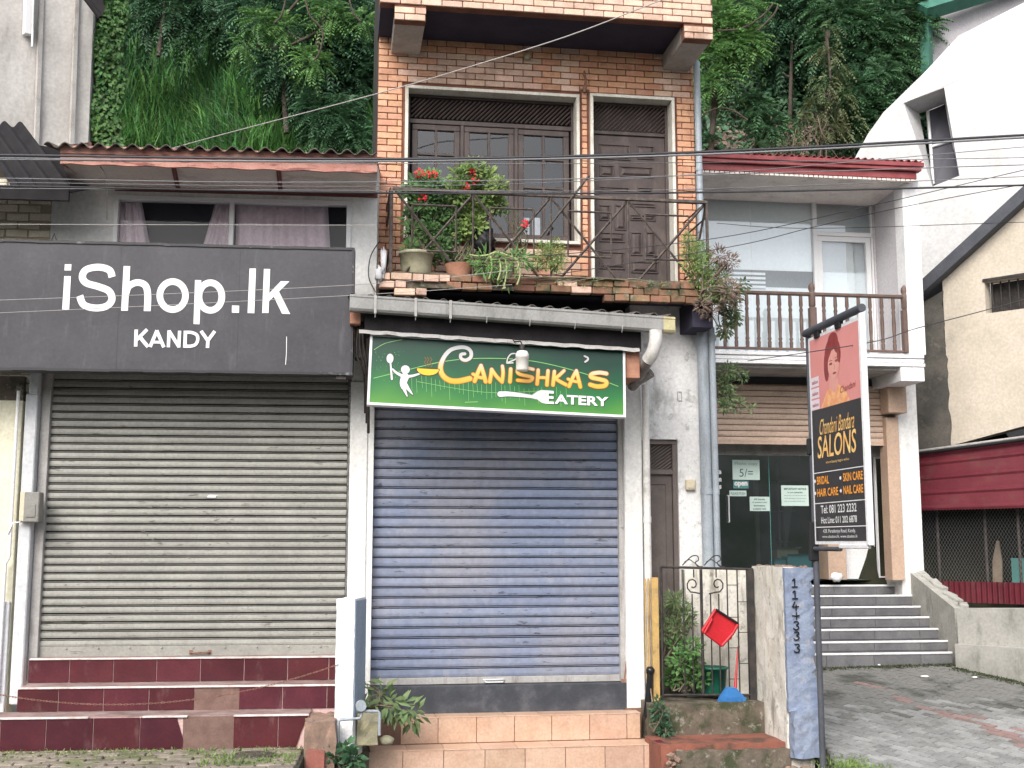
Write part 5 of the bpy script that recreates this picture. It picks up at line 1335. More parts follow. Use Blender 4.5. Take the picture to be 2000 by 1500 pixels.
# paper notices on the glass
def notice(px0, px1, py0, py1, lab, lines, group=None):
    v = VGL - .012; a_, b_ = U(px0, 930, v), U(px1, 930, v); z0, z1 = Z(px0, py1, v), Z(px0, py0, v)
    t = T('paper_notice', lab, 'notice', FR, ((a_ + b_) / 2, v, z0)); m = MB(); m.box(a_, b_, v, v + .003, z0, z1); t.part('sheet', m, M['paper'])
    for s, x0, x1, y0, y1, bd in lines:
        m = MB(); text(m, s, a_ + (b_ - a_) * x0, a_ + (b_ - a_) * x1, z1 - (z1 - z0) * y1, z1 - (z1 - z0) * y0, v - .003, bd)
        t.part('printed_line', m, M['ink_pale'] if 'faded' in lab else M['ink'])
    return t
n1 = notice(1431, 1484, 898, 937, 'largest pale notice on the glass, with faded heading and a price of 5/=', [('Photo copy', .08, .93, .1, .3, .02)])
m = MB(); v = VGL - .012; a_, b_ = U(1431, 930, v), U(1484, 930, v); z0, z1 = Z(1431, 937, v), Z(1431, 898, v)
text(m, '5/=', a_ + (b_ - a_) * .25, a_ + (b_ - a_) * .75, z0 + (z1 - z0) * .15, z0 + (z1 - z0) * .55, v - .003, 0); n1.part('price', m, M['ink'])
t = T('open_sign', 'small dark sign reading open in white letters above the door handle', 'sign', FR, (U(1447, 946, v), v, Z(1447, 954, v)))
m = MB(); frame_rect(m, U(1432, 946, v), U(1462, 946, v), Z(1447, 954, v), Z(1447, 939, v), .006, v, v + .004, 0); m.box(U(1432, 946, v), U(1462, 946, v), v + .004, v + .005, Z(1447, 954, v), Z(1447, 939, v)); t.part('board', m, M['teal'])
m = MB(); text(m, 'open', U(1434, 946, v), U(1460, 946, v), Z(1447, 952, v), Z(1447, 941, v), v - .003, .06); t.part('lettering', m, M['white_vinyl'])
notice(1424, 1457, 958, 969, 'narrow strip notice taped over the top of the glass door handle', [('PLEASE PUSH', .08, .92, .3, .75, .0)])
notice(1463, 1502, 970, 998, 'small notice with four short lines, lower right of the door handle', [('All kinds', .2, .75, .12, .24, .02), ('of printing and', .12, .85, .34, .46, .02), ('lamination', .2, .75, .56, .68, .02), ('available here', .15, .8, .78, .9, .02)])
notice(1525, 1578, 948, 988, 'wide notice with close lines of small print near the banner pole', [('IMPORTANT NOTICE', .1, .92, .12, .22, .03), ('to our customers', .22, .78, .3, .38, .02), ('we are open on all week days from nine', .1, .9, .46, .53, 0), ('until five and closed on all public holidays', .1, .9, .6, .67, 0), ('and on sundays thank you', .1, .85, .74, .81, 0)])
t = T('window_sticker', 'column of white sticker letters on the glass edge beside the pipe', 'sticker', FR, (U(1404, 940, v), v, Z(1404, 955, v)))
m = MB()
for y, s in ((922, 'e'), (937, 'on'), (951, 'es')): text(m, s, U(1401, y, v), U(1409, y, v), Z(1404, y + 4, v), Z(1404, y - 4, v), v, .05)
t.part('lettering', m, M['white_vinyl'])
for i, (px0, px1, py0, py1, mm, nm, lab) in enumerate(((1512, 1535, 1090, 1106, 'blue_box', 'carton', 'small blue carton on the floor just inside the glass'), (1537, 1585, 1082, 1112, 'blue_box', 'carton', 'wide open blue and brown carton behind the glass near the banner pole'), (1518, 1560, 1070, 1100, 'cardboard', 'carton', 'brown cardboard carton standing behind the blue ones in the shop'))):
    v = VGL + .35 + .25 * (i == 2); m = MB(); a_, b_ = U(px0, 1090, v), U(px1, 1090, v); z0, z1 = zfl + .001, Z(px0, py0, v)
    z0 = min(Z(px0, 1135, v), z1 - .1); m.box(a_, b_, v, v + .22, z0, z1 - .03, .004); m.quad((a_, v, z1 - .03), (b_, v, z1 - .03), (b_ + .01, v - .06, z1 + .0), (a_ - .01, v - .06, z1)); m.quad((b_, v, z1 - .03), (b_, v + .22, z1 - .03), (b_ + .05, v + .22, z1 + .01), (b_ + .05, v, z1 + .01))
    solo(nm, m, M[mm], lab, 'box', FR, (a_, v, z0), group='cartons in the shop')
# stairs
stp = T('granite_stairs', 'wide grey stairs with white nosings climbing to the salon door', 'stairs', FR, (U(1730, 1295, -.6), -.5, GND(14.5)))
FRv = [-.52 + .26 * k for k in range(7)]
ny = [1275, 1252, 1228, 1205, 1184, 1162, 1142]; ex = [1857, 1860, 1843, 1828, 1812, 1797, 1780]
u_l = U(1500, 1200, -.2); zprev = GND(14.2) - .15
zt = [Z(1700, ny[k], FRv[k]) for k in range(7)]
for k in range(7):
    uu = U(ex[k], ny[k], FRv[k]) + .02
    m = MB(); m.box(u_l, uu, FRv[k] + .01, 1.3 + VGL if k == 6 else FRv[k] + .5, zprev - .02, zt[k] - .02); stp.part('step', m, M['granite_step'])
    m = MB(); m.box(u_l, uu, FRv[k] - .01, FRv[k] + .03, zt[k] - .025, zt[k], .004); stp.part('nosing', m, M['white_paint'])
    x = U(1500, 1200, -.2) + .13 * k
    while x < uu - .05:
        x2 = min(x + .6, uu); m = MB(); m.box(x + .003, x2 - .003, FRv[k], FRv[k] + .012, zprev, zt[k] - .026, .002); stp.part('tile', m, M['granite_step']); x = x2
    zprev = zt[k]
m = MB(); m.blob((U(1700, 1132, -.1), .95, zfl + .04), (.09, .06, .06), .2, 4); solo('crumpled_bag', m, M['litter'], 'crumpled pale bag lying at the top of the grey stairs', 'bag', FR, (U(1700, 1140, .9), .95, zfl))

# ------------------------------------------------------------------ beige building, its awning and low wall (frame E)
U = FE.u; Z = FE.z
fw = T('low_boundary_wall', 'low grey rendered wall that slopes up beside the stairs', 'wall', FE, (0, .1, .2))
zt0, zt1 = Z(1864, 1188, 0), Z(2000, 1188, 0); zl0_, zl1_ = Z(1862, 1257, -.05), Z(2000, 1266, -.05)
# sloping flank: built in frame R so that it follows the stairs
m = MB(); m.prism([(0, zl0_ - 1.2), (3, zl0_ - 1.5), (3, zt1 + .05 + (zt1 - zt0)), (0, zt0)], 0, .22); fw.part('wall_face', m, M['concrete'])
m = MB(); m.prism([(0, zl0_ - 1.0), (3, zl0_ - 1.5), (3, zl1_ + (zl1_ - zl0_) * 2), (0, zl0_)], -.07, .0)
fw.part('plinth', m, M['concrete'])
A0 = FE.W(0, 0, zt0); 
fk = MB()
v0f, v1f = -.5, 1.3
uA, uB = FR.u(1864, 1188, v0f), FR.u(1763, 1106, 1.05)
zA_, zB_ = FR.z(1864, 1188, v0f), FR.z(1763, 1106, 1.05)
uA2 = uA; 
# wall running from the low wall's corner back to the column, top sloping down to the street
P0, P1 = (uA, v0f), (uB, 1.05)
th = .2
vs = []
for (u_, v_), zt_ in ((P0, zA_), (P1, zB_)):
    for du in (0, th):
        vs += [(u_ + du, v_, -.2), (u_ + du, v_, zt_)]
fk.add(vs, [(0, 1, 5, 4), (2, 6, 7, 3), (1, 3, 7, 5), (0, 2, 3, 1), (4, 5, 7, 6)])
t = T('stair_flank_wall', 'sloping rendered side wall between the grey stairs and the red sheets', 'wall', FR, (uA, v0f, 0)); t.part('wall_face', fk, M['concrete'])
m = MB()
for k in range(7):
    s = (k + .5) / 8 + RND.uniform(-.03, .03); c = (uA + (uB - uA) * s + .15, v0f + (1.05 - v0f) * s, zA_ + (zB_ - zA_) * s + .0); m.box(c[0] - .05, c[0] + .06, c[1] - .09, c[1] + .08, c[2] - .03, c[2] + RND.uniform(.01, .035), .01, Euler((RND.uniform(-.2, .2) + .35, RND.uniform(-.2, .2), RND.uniform(-.4, .4))).to_matrix())
t.part('crumbling_top', m, M['concrete'])
# beige building
U = FX.u; Z = FX.z
be_ = T('beige_building', 'beige rendered gable building with blackened corner and barred window at the right edge', 'building', FX, (0, .3, 0))
ub = U(1848, 700, .3)
P = lambda x, y, v=.3: FX.L(x, y, v)
far = lambda x0, y0, x1, y1, s: (P(x0, y0)[0] + (P(x1, y1)[0] - P(x0, y0)[0]) * s, P(x0, y0)[1] + (P(x1, y1)[1] - P(x0, y0)[1]) * s)
wb0, wb1 = P(1926, 615), P(2000, 600)
wt0, wt1 = P(1926, 556), P(2000, 533)
rk0, rk1 = P(1848, 540), P(2000, 402)
rkE = far(1848, 540, 2000, 402, 2.6); bt0, bt1 = P(1852, 872), P(2000, 832); btE = far(1852, 872, 2000, 832, 2.6)
u1_ = rkE[0]; zt_a = lambda u: rk0[1] + (rk1[1] - rk0[1]) * (u - rk0[0]) / (rk1[0] - rk0[0]); zb_a = lambda u: bt0[1] + (bt1[1] - bt0[1]) * (u - bt0[0]) / (bt1[0] - bt0[0])
wz0_, wz1_ = (wb0[1] + wb1[1]) / 2, (wt0[1] + wt1[1]) / 2
m = MB()
m.prism([(ub, zb_a(ub)), (wb0[0], zb_a(wb0[0])), (wb0[0], zt_a(wb0[0])), (ub, zt_a(ub))], .3, .5)
m.prism([(wb0[0], zb_a(wb0[0])), (u1_, zb_a(u1_)), (u1_, wz0_), (wb0[0], wz0_)], .3, .5)
m.prism([(wb0[0], wz1_), (u1_, wz1_), (u1_, zt_a(u1_)), (wb0[0], zt_a(wb0[0]))], .3, .5)
m.prism([(wb0[0] + .75, wz0_), (u1_, wz0_), (u1_, wz1_), (wb0[0] + .75, wz1_)], .3, .5)
be_.part('gable_wall', m, M['beige'])
m = MB(); m.box(wb0[0], wb0[0] + .75, .52, .54, wz0_, wz1_); m.box(wb0[0] - .02, wb0[0] + .8, .28, .3, wz1_ - .0, wz1_ + .04)
for k in range(6): m.tube([(wb0[0] + .06 + k * .12, .42, wz0_), (wb0[0] + .06 + k * .12, .42, wz1_)], .012, 6)
be_.part('barred_window', m, M['iron_black'])
# blackened part of the wall, with an uneven edge
ul_ = U(1745, 700, .3)
edge = []
for i in range(24):
    z = zb_a(ub) - .06 + (zt_a(ub) - .1 - zb_a(ub)) * i / 23; edge.append((ub + .03 + RND.uniform(-.022, .022) - .04 * i / 23, z))
zl_t = zt_a(ul_ + .1)
m = MB(); m.prism([(ul_, zb_a(ub) + .0), (ub - .3, zb_a(ub) - .06)] + edge + [(ul_, zl_t)], .292, .5); be_.part('blackened_wall', m, M['beige_mould'])
m = MB()
m.prism([(ul_ - .2, zt_a(ul_ - .2) - .02), (u1_, zt_a(u1_) - .02), (u1_, zt_a(u1_) + .18), (ul_ - .2, zt_a(ul_ - .2) + .18)], .12, .6); be_.part('bargeboard', m, M['barge'])
# red awning
aw = T('red_awning', 'dark red ribbed sheet awning on the beige building', 'awning', FX, (U(1900, 940, -.2), 0, Z(1900, 995, -.2)))
a_, b_ = U(1771, 900, -.02), U(1771, 900, -.02) + 3.4
zt0_ = Z(1773, 887, .1); zt1_ = Z(2000, 857, .1); zb0_ = Z(1773, 998, -.12); zb1_ = Z(2000, 992, -.12)
uu1 = U(2000, 900, .0)
ftop = lambda u: zt0_ + (zt1_ - zt0_) * (u - a_) / (uu1 - a_); fbot = lambda u: zb0_ + (zb1_ - zb0_) * (u - a_) / (uu1 - a_)
rows = []
nb_ = 4
for k in range(nb_):
    t0 = k / nb_
    for dt, dv in ((0, 0), (.035, -.02), (.06, -.02), (.09, 0)): rows.append((t0 + dt, dv))
rows.append((1, 0))
vs = []
for u_ in (a_, b_):
    for t_, dv in rows: vs.append((u_, -.12 + .22 * t_ + dv, fbot(u_) + (ftop(u_) - fbot(u_)) * t_))
n = len(rows); m = MB(); m.add(vs, [(i, n + i, n + i + 1, i + 1) for i in range(n - 1)]); aw.part('ribbed_sheet', m, M['red_sheet'])
m = MB(); m.tube([(a_, .06, ftop(a_) + .02), (b_, .06, ftop(b_) + .02)], .022, 6); aw.part('top_flashing', m, M['rail_grey'])
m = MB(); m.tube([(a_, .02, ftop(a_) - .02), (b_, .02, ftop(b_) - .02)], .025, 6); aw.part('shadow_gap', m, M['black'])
# dark opening with wire mesh, red corrugated base
op = T('mesh_enclosure', 'dark opening closed with wire mesh above red corrugated sheet', 'enclosure', FX, (U(1900, 1180, .1), .12, Z(1900, 1186, .1)))
m = MB(); m.quad((a_ - .3, 1.9, 0), (b_, 1.9, 0), (b_, 1.9, 4), (a_ - .3, 1.9, 4)); m.quad((a_ - .0, .14, .2), (a_ - .0, 1.9, .2), (a_ - .0, 1.9, 4), (a_ - .0, .14, 4)); m.quad((a_, .14, ftop(a_) - .1), (b_, .14, ftop(b_) - .1), (b_, 1.9, ftop(b_) - .1), (a_, 1.9, ftop(a_) - .1))
op.part('dark_back', m, M['void'])
m = MB()
for px in (1778, 1832, 1925, 1990): m.tube([(U(px, 1050, .16), .16, Z(px, 1135, .16) - .3), (U(px, 1050, .16), .16, Z(px, 990, .16))], .02, 6)
op.part('posts', m, M['iron'])
m = MB(); z0m, z1m = Z(1850, 1140, .12), Z(1850, 990, .12); hh = z1m - z0m
x = a_ - hh
while x < a_ + 1.9:
    for s_ in (1, -1):
        p0_ = (x, z0m) if s_ > 0 else (x + hh * .6, z0m); p1_ = (x + hh * .6, z1m) if s_ > 0 else (x, z1m)
        t0 = max(0, (a_ - p0_[0]) / (p1_[0] - p0_[0])) if s_ > 0 else 0; t1 = 1 if s_ > 0 else min(1, (a_ - p0_[0]) / (p1_[0] - p0_[0])) if p0_[0] > a_ else 0
        if t1 > t0: m.tube([(p0_[0] + (p1_[0] - p0_[0]) * t0, .12, p0_[1] + hh * t0), (p0_[0] + (p1_[0] - p0_[0]) * t1, .12, p0_[1] + hh * t1)], .0018, 3, False)
    x += .045
op.part('wire_mesh', m, M['cable_grey'], kind='stuff')
m = MB(); q0, q1 = U(1815, 1135, .1), b_
zc0 = Z(1820, 1134, .1); zc1 = Z(1866, 1188, .1)
vs = []; n = 260; ubot = U(1868, 1188, .1)
for i in range(n + 1):
    u_ = q0 + (q1 - q0) * i / n; w_ = .018 * math.sin(2 * math.pi * u_ / .075)
    zlow = zt0 - .03 if u_ > ubot else zc0 - .01 + (zt0 - zc0 - .02) * (u_ - q0) / (ubot - q0)
    vs += [(u_, .08 + w_, zlow), (u_, .08 + w_, zc0)]
m.add(vs, [(2 * i, 2 * i + 2, 2 * i + 3, 2 * i + 1) for i in range(n)], False); op.part('corrugated_base', m, M['red_sheet'])
m = MB(); z = Z(1945, 1135, .5); m.prism([(U(1938, 1135, .5), z - .2), (U(1938, 1090, .5), Z(1938, 1095, .5)), (U(1946, 1056, .5), Z(1946, 1056, .5)), (U(1950, 1056, .5), Z(1950, 1056, .5)), (U(1956, 1090, .5), Z(1956, 1095, .5)), (U(1956, 1135, .5), z - .2)], .5, .53)
solo('wooden_paddle', m, M['wood_pale'], 'tapered piece of weathered board standing behind the wire mesh', 'board', FX, (U(1947, 1135, .5), .5, z - .2))
m = MB(); m.box(U(1975, 1100, .6), U(1975, 1100, .6) + .7, .6, .64, Z(1980, 1135, .6) - .2, Z(1980, 1090, .6)); solo('teal_panel', m, M['teal'], 'teal panel behind the wire mesh at the right edge', 'panel', FX, (U(1975, 1135, .6), .6, 1))

# ------------------------------------------------------------------ white faceted building far right
wf = T('white_faceted_building', 'big white building with slanted faceted wall and slit window, behind the salon', 'building', WORLD, pt(1850, 600, 19))
def facet(name, pxs, mm, label=None, t=None):
    m = MB(); vs = [pt(*p) for p in pxs]; c = sum(vs, Vector()) / len(vs); nn = (vs[1] - vs[0]).cross(vs[2] - vs[0])
    if nn.y > 0: vs = vs[::-1]
    m.add(vs, [list(range(len(vs)))]); return (t or wf).part(name, m, mm)
W_ = M['white_facet']
A = (1650, 345, 18.40); B = (1695, 262, 18.30); Cc = (1725, 220, 18.20); D = (1807, 140, 18.30); E_ = (1872, 70, 18.60); F_ = (2000, 5, 19.00); G_ = (2300, -120, 19.30)
Q = (1891, 147, 17.70); Rr = (1944, 262, 17.40); S_ = (2000, 360, 17.20); Tt = (2300, 300, 17.00)
wtl, wtr, wbr, wbl = (1765, 201, 17.95), (1844, 171, 17.80), (1874, 343, 17.65), (1821, 364, 17.80)
facet('wall_facet', [A, B, Cc, D, wtl, wbl, (1700, 420, 18.30)], W_)
facet('wall_facet', [(1700, 420, 18.30), wbl, (1830, 640, 17.80), (1700, 760, 18.20)], W_)
facet('wall_facet', [wtl, D, E_, Q, wtr], W_)
facet('wall_facet', [wtr, Q, Rr, wbr], W_)
facet('wall_facet', [wbl, wbr, Rr, S_, (2000, 900, 17.20), (1830, 640, 17.80)], W_)
facet('wall_facet', [E_, F_, (2000, 130, 17.80), Q], W_)
facet('wall_facet', [Q, (2000, 130, 17.80), S_, Rr], W_)
facet('wall_facet', [F_, G_, Tt, S_, (2000, 130, 17.80)], W_)
facet('wall_facet', [S_, Tt, (2300, 900, 17.20), (2000, 900, 17.20)], W_)
# slit window: recessed reveal and two panes
rtl, rtr, rbr, rbl = (1795, 222, 18.55), (1846, 203, 18.50), (1873, 343, 18.20), (1824, 362, 18.30)
for q in ([wtl, wtr, rtr, rtl], [wtl, rtl, rbl, wbl], [rtr, wtr, wbr, rbr]): facet('reveal', q, W_)
facet('pane', [(1812, 218, 18.48), rtr, (1858, 272, 18.35), (1818, 284, 18.40)], M['slit_pane']); facet('pane', [(1818, 288, 18.40), (1859, 276, 18.35), rbr, rbl], M['slit_pane'])
0 and facet('window_dark', [(1790, 210, 19.20), (1850, 190, 19.20), (1880, 350, 18.90), (1815, 370, 18.90)], M['void_wall'])
m = MB(); m.tube([pt(1812, 217, 18.46), pt(1818, 286, 18.38), pt(1823, 360, 18.28)], .03, 4); m.tube([pt(1818, 287, 18.38), pt(1860, 274, 18.33)], .03, 4); wf.part('window_frame', m, M['alu'])
# green trimmed structure behind it
gt = T('green_trimmed_roof', 'roof edge with dark green gutter and post above the white faceted wall', 'roof', WORLD, pt(1810, 100, 19.60))
m = MB(); m.tube([pt(1800, 24, 19.60), pt(2060, -55, 20.40)], .17, 4, smooth=False); gt.part('gutter', m, M['green_trim'])
m = MB(); m.tube([pt(1808, 26, 19.70), pt(1812, 190, 19.70)], .11, 4, smooth=False); gt.part('post', m, M['green_trim'])
facet('wall', [(1815, 35, 20.00), (2100, -60, 20.70), (2100, 260, 20.70), (1815, 300, 20.00)], M['mauve_wall'], t=gt)

# ------------------------------------------------------------------ grey concrete building, upper left
gb = T('grey_concrete_building', 'tall stained grey concrete building with rib lines at the upper left', 'building', WORLD, pt(60, 300, 15.6))
m = MB(); tl = [(-160, -60, 15.0), (186, -60, 16.4), (186, 0, 16.4), (171, 300, 16.4), (-160, 330, 15.0)]
vs = [pt(*p) for p in tl]
facetm = MB(); facetm.add([vs[0], vs[4], vs[3], vs[1]], [(0, 1, 2, 3)]); facetm.add([vs[3], vs[3] + Vector((-.1, .5, 0)), vs[1] + Vector((-.1, .5, 0)), vs[1]], [(0, 1, 2, 3)]); gb.part('wall', facetm, M['grey_wall'])
for a_, b_ in (((82, -40), (70, 300)), ((151, -40), (139, 300))):
    m = MB(); Yr = lambda x: 15.0 + (x + 160) / 346 * 1.4 - .03
    m.tube([pt(a_[0], a_[1], Yr(a_[0])), pt(b_[0], b_[1], Yr(b_[0]))], .04, 4, smooth=False); gb.part('rib', m, M['grey_beam'])
m = MB(); m.tube([pt(57, -40, 15.8), pt(54, 68, 15.8)], .075, 4, smooth=False); gb.part('window_frame', m, M['alu'])
m = MB(); m.tube([pt(66, -40, 15.75), pt(63, 92, 15.75)], .02, 4); gb.part('pipe', m, M['pipe_white'])
m = MB(); m.add([pt(150, -40, 15.9), pt(163, -4, 15.9), pt(197, 34, 15.9), pt(205, 20, 15.9), pt(190, -60, 15.9)], [(0, 1, 2, 3, 4)]); m.tube([pt(155, -20, 15.9), pt(196, 34, 15.9)], .04, 4); gb.part('eave', m, M['black_roof'])

# ------------------------------------------------------------------ gate, pier, yellow bars, pole and banner
U = FC.u; Z = FC.z
VGt = -.3
# boundary wall whose street end is painted blue
bw_ = T('boundary_wall', 'short stained wall with faded blue end, black hand painted numbers 114+333', 'wall', FC, (U(1570, 1460, -1.1), -1.0, -.17))
vf = -1.1; p0, p1 = U(1538, 1300, vf), U(1596, 1300, vf); zt_ = Z(1565, 1109, vf); zfoot = Z(1575, 1386, vf); zbt = Z(1575, 1466, vf)
def rough_block(mb, u0, u1, v0, v1, z0, z1, nu, nv, nz, amp, sd, right_erode=0):
    rg = random.Random(sd); g = {}
    def P(i, j, k):
        if (i, j, k) in g: return g[(i, j, k)]
        s, t, r = i / nu, j / nv, k / nz
        e = right_erode * (1 if i == nu and j <= 1 and .18 < r < .92 else 0) * rg.uniform(.2, 1)
        g[(i, j, k)] = (u0 + (u1 - u0) * s + rg.uniform(-amp, amp) - e, v0 + (v1 - v0) * t + rg.uniform(-amp, amp) + e * .4, z0 + (z1 - z0) * r + rg.uniform(-amp, amp)); return g[(i, j, k)]
    quads = []
    for i in range(nu):
        for k in range(nz): quads += [((i, 0, k), (i + 1, 0, k), (i + 1, 0, k + 1), (i, 0, k + 1)), ((i, nv, k), (i, nv, k + 1), (i + 1, nv, k + 1), (i + 1, nv, k))]
    for j in range(nv):
        for k in range(nz): quads += [((0, j, k), (0, j, k + 1), (0, j + 1, k + 1), (0, j + 1, k)), ((nu, j, k), (nu, j + 1, k), (nu, j + 1, k + 1), (nu, j, k + 1))]
    for i in range(nu):
        for j in range(nv): quads += [((i, j, nz), (i + 1, j, nz), (i + 1, j + 1, nz), (i, j + 1, nz)), ((i, j, 0), (i, j + 1, 0), (i + 1, j + 1, 0), (i + 1, j, 0))]
    idx = {}; vs = []; fs = []
    for q in quads:
        f = []
        for c in q:
            if c not in idx: idx[c] = len(vs); vs.append(P(*c))
            f.append(idx[c])
        fs.append(f)
    return mb.add(vs, fs, False)
m = MB(); rough_block(m, p0, p1, vf + .001, vf + .05, zfoot - .02, zt_, 5, 1, 30, .004, 3, .035); bw_.part('blue_end', m, M['blue_pier'])
m = MB(); rough_block(m, p0 + .0, p1 - .035, vf + .05, -.25, zbt - .3, zt_ + .004, 3, 8, 14, .006, 4); bw_.part('wall_face', m, M['stained_wall'])
m = MB(); rough_block(m, U(1549, 1400, vf - .05), U(1603, 1400, vf - .05), vf - .06, vf + .1, zbt - .06, zfoot, 5, 2, 7, .008, 5); bw_.part('blue_foot', m, M['blue_pier'])
m = MB(); rough_block(m, U(1341, 1200, .04), U(1478, 1200, .04), .04, .2, -.1, Z(1400, 1113, .04), 8, 1, 10, .006, 44); bw_.part('rear_wall', m, M['stained_wall'])
m = MB()
for i in range(26):
    s = RND.random(); m.blob((p0 + .02 + (p1 - p0 - .06) * RND.random(), vf + .03 + .8 * s, zt_ + .002), (RND.uniform(.02, .045), RND.uniform(.02, .05), RND.uniform(.008, .02)), .3, i, 6, 4)
bw_.part('crumbling_cap', m, M['rubble'])
def numstroke(mb, pts, w=.013): mb.ribbon(smooth_path([(xc + (a_ - xc) * .95, z + (b_ - z) * .93) for a_, b_ in pts], 5), w, vf - .012)
nm_ = MB(); xc = U(1553, 1200, vf); W2 = .022
yy = [1139, 1162, 1184, 1203, 1222, 1242, 1266]
for ch_, py in zip('114+333', yy):
    z = Z(1553, py, vf)
    if ch_ == '1': numstroke(nm_, [(xc - .02, z + .025), (xc, z + .04), (xc, z), (xc, z - .035)]); numstroke(nm_, [(xc - .025, z - .037), (xc, z - .035), (xc + .025, z - .036)])
    elif ch_ == '4': numstroke(nm_, [(xc - .005, z + .04), (xc - .02, z + .01), (xc - .028, z - .005), (xc, z - .006), (xc + .03, z - .004)]); numstroke(nm_, [(xc + .01, z + .01), (xc + .008, z - .02), (xc + .006, z - .04)])
    elif ch_ == '+': numstroke(nm_, [(xc + .01, z + .03), (xc + .009, z), (xc + .008, z - .03)]); numstroke(nm_, [(xc - .03, z + .002), (xc, z), (xc + .035, z + .002)])
    else: numstroke(nm_, [(xc - .015, z + .036), (xc + .015, z + .038), (xc + .026, z + .02), (xc + .005, z + .004), (xc + .026, z - .012), (xc + .018, z - .034), (xc - .008, z - .038), (xc - .024, z - .026)])
bw_.part('painted_numbers', nm_, M['black'])
# lower steps of the side passage
sp_ = T('passage_steps', 'mossy cement steps with worn red landing below the iron gate', 'steps', FC, (U(1400, 1450, -.8), -.8, -.45))
ga, gb_ = U(1262, 1400, VGt), U(1480, 1400, VGt)
zg0 = Z(1380, 1372, -.42)
m = MB(); rough_block(m, ga - .0, gb_ + .1, -.48, .3, -.3, zg0, 10, 4, 3, .006, 7); sp_.part('gate_step', m, M['mossy'])
zla = Z(1400, 1453, -1.0); m = MB(); rough_block(m, U(1288, 1450, -1.0) + .01, U(1545, 1450, -1.0), -1.0, -.45, -.4, zla, 12, 3, 2, .005, 8); sp_.part('landing', m, M['landing'])
z2 = Z(1400, 1470, -1.08); m = MB(); rough_block(m, U(1318, 1450, -1.0), U(1540, 1450, -1.0), -1.06, -.9, -.5, zla - .05, 12, 2, 3, .008, 9); sp_.part('step_riser', m, M['mossy'])
m = MB(); rough_block(m, U(1290, 1490, -1.1), U(1640, 1490, -1.2), -1.35, -1.0, -.6, -.34, 12, 2, 3, .01, 10); sp_.part('lower_step', m, M['mossy'])
m = MB(); m.box(U(1284, 1470, -.86), U(1300, 1470, -.86), -.86, -.7, -.5, zla, .004); sp_.part('red_edge', m, M['red_sheet'])
m = MB()
for i in range(60):
    c = (U(RND.uniform(1540, 1640), 1480, -1.2), -1.2 + RND.uniform(-.15, .1), -.3 + RND.uniform(-.1, .07)); h_ = RND.uniform(.012, .035); m.box(c[0] - h_ * 1.4, c[0] + h_ * 1.4, c[1] - h_, c[1] + h_, c[2] - h_ * .7, c[2] + h_ * .7, .004, Euler((RND.uniform(-.6, .6), RND.uniform(-.6, .6), RND.uniform(0, 3))).to_matrix())
for i in range(24):
    c = (U(RND.uniform(1298, 1325), 1480, -.95), -1.0 + RND.uniform(-.05, .02), RND.uniform(-.42, zla - .05)); h_ = RND.uniform(.012, .03); m.box(c[0] - h_ * 1.4, c[0] + h_ * 1.4, c[1] - h_, c[1] + h_, c[2] - h_ * .7, c[2] + h_ * .7, .004, Euler((RND.uniform(-.6, .6), RND.uniform(-.6, .6), RND.uniform(0, 3))).to_matrix())
solo('rubble', m, M['rubble'], None, None, FC, (0, -1.1, -.3), kind='stuff')
# iron gate
gt_ = T('iron_gate', 'small black iron gate with two scrolls in front of the passage plants', 'gate', FC, (U(1380, 1358, VGt), VGt, Z(1380, 1360, VGt)))
gu = lambda x: U(x, 1230, VGt); gz2 = lambda y: Z(1380, y, VGt)
m = MB(); m.tube([(gu(1292), VGt, gz2(1107)), (gu(1470), VGt, gz2(1112))], .014, 6); m.tube([(gu(1293), VGt, gz2(1356)), (gu(1462), VGt, gz2(1359))], .013, 6); m.tube([(gu(1293), VGt, gz2(1107)), (gu(1293), VGt, gz2(1360))], .013, 6); gt_.part('gate_frame', m, M['iron_black'])
m = MB(); m.box(gu(1461), gu(1473), VGt - .03, VGt + .03, gz2(1400), gz2(1110), .006); gt_.part('gate_post', m, M['iron_black'])
for x in (1336, 1353, 1371, 1389, 1405, 1422, 1442):
    y0 = 1112 if x in (1336, 1371, 1422, 1442) else 1160
    m = MB(); m.tube([(gu(x), VGt, gz2(y0)), (gu(x), VGt, gz2(1357))], .0075 if x != 1371 else .016, 5); gt_.part('bar', m, M['iron_black'])
for x0, s in ((1357, 1), (1401, -1)):
    pts = [(x0, 1113), (x0, 1126), (x0 - 2 * s, 1130)] ; cx2, cy2 = x0 - 0 * s, 1142
    sp2 = [(gu(x0), VGt, gz2(1112)), (gu(x0), VGt, gz2(1128))] 
    sp3 = [(gu(cx2 + s * (14 - 1.0 * k) * math.cos(a2) - 2 * s), VGt, gz2(1142 - (16 - 1.1 * k) * math.sin(a2))) for k, a2 in enumerate([math.radians(d) for d in (-70, -110, -150, 170, 130, 90, 50, 10, -30, -80, -130)])]
    m = MB(); m.tube([(gu(x0 + 15 * s), VGt, gz2(1160))] + sp3, .0075, 5); m.tube(sp2, .0075, 5); gt_.part('scroll', m, M['iron_black'])
m = MB()
for k, y in enumerate((1143, 1176, 1206, 1236, 1266, 1297, 1327)): x0, x1 = ((1422, 1442), (1442, 1462))[k % 2]; m.tube([(gu(x0), VGt, gz2(y)), (gu(x1), VGt, gz2(y))], .004, 5)
gt_.part('cross_bars', m, M['iron_black'])
m = MB()
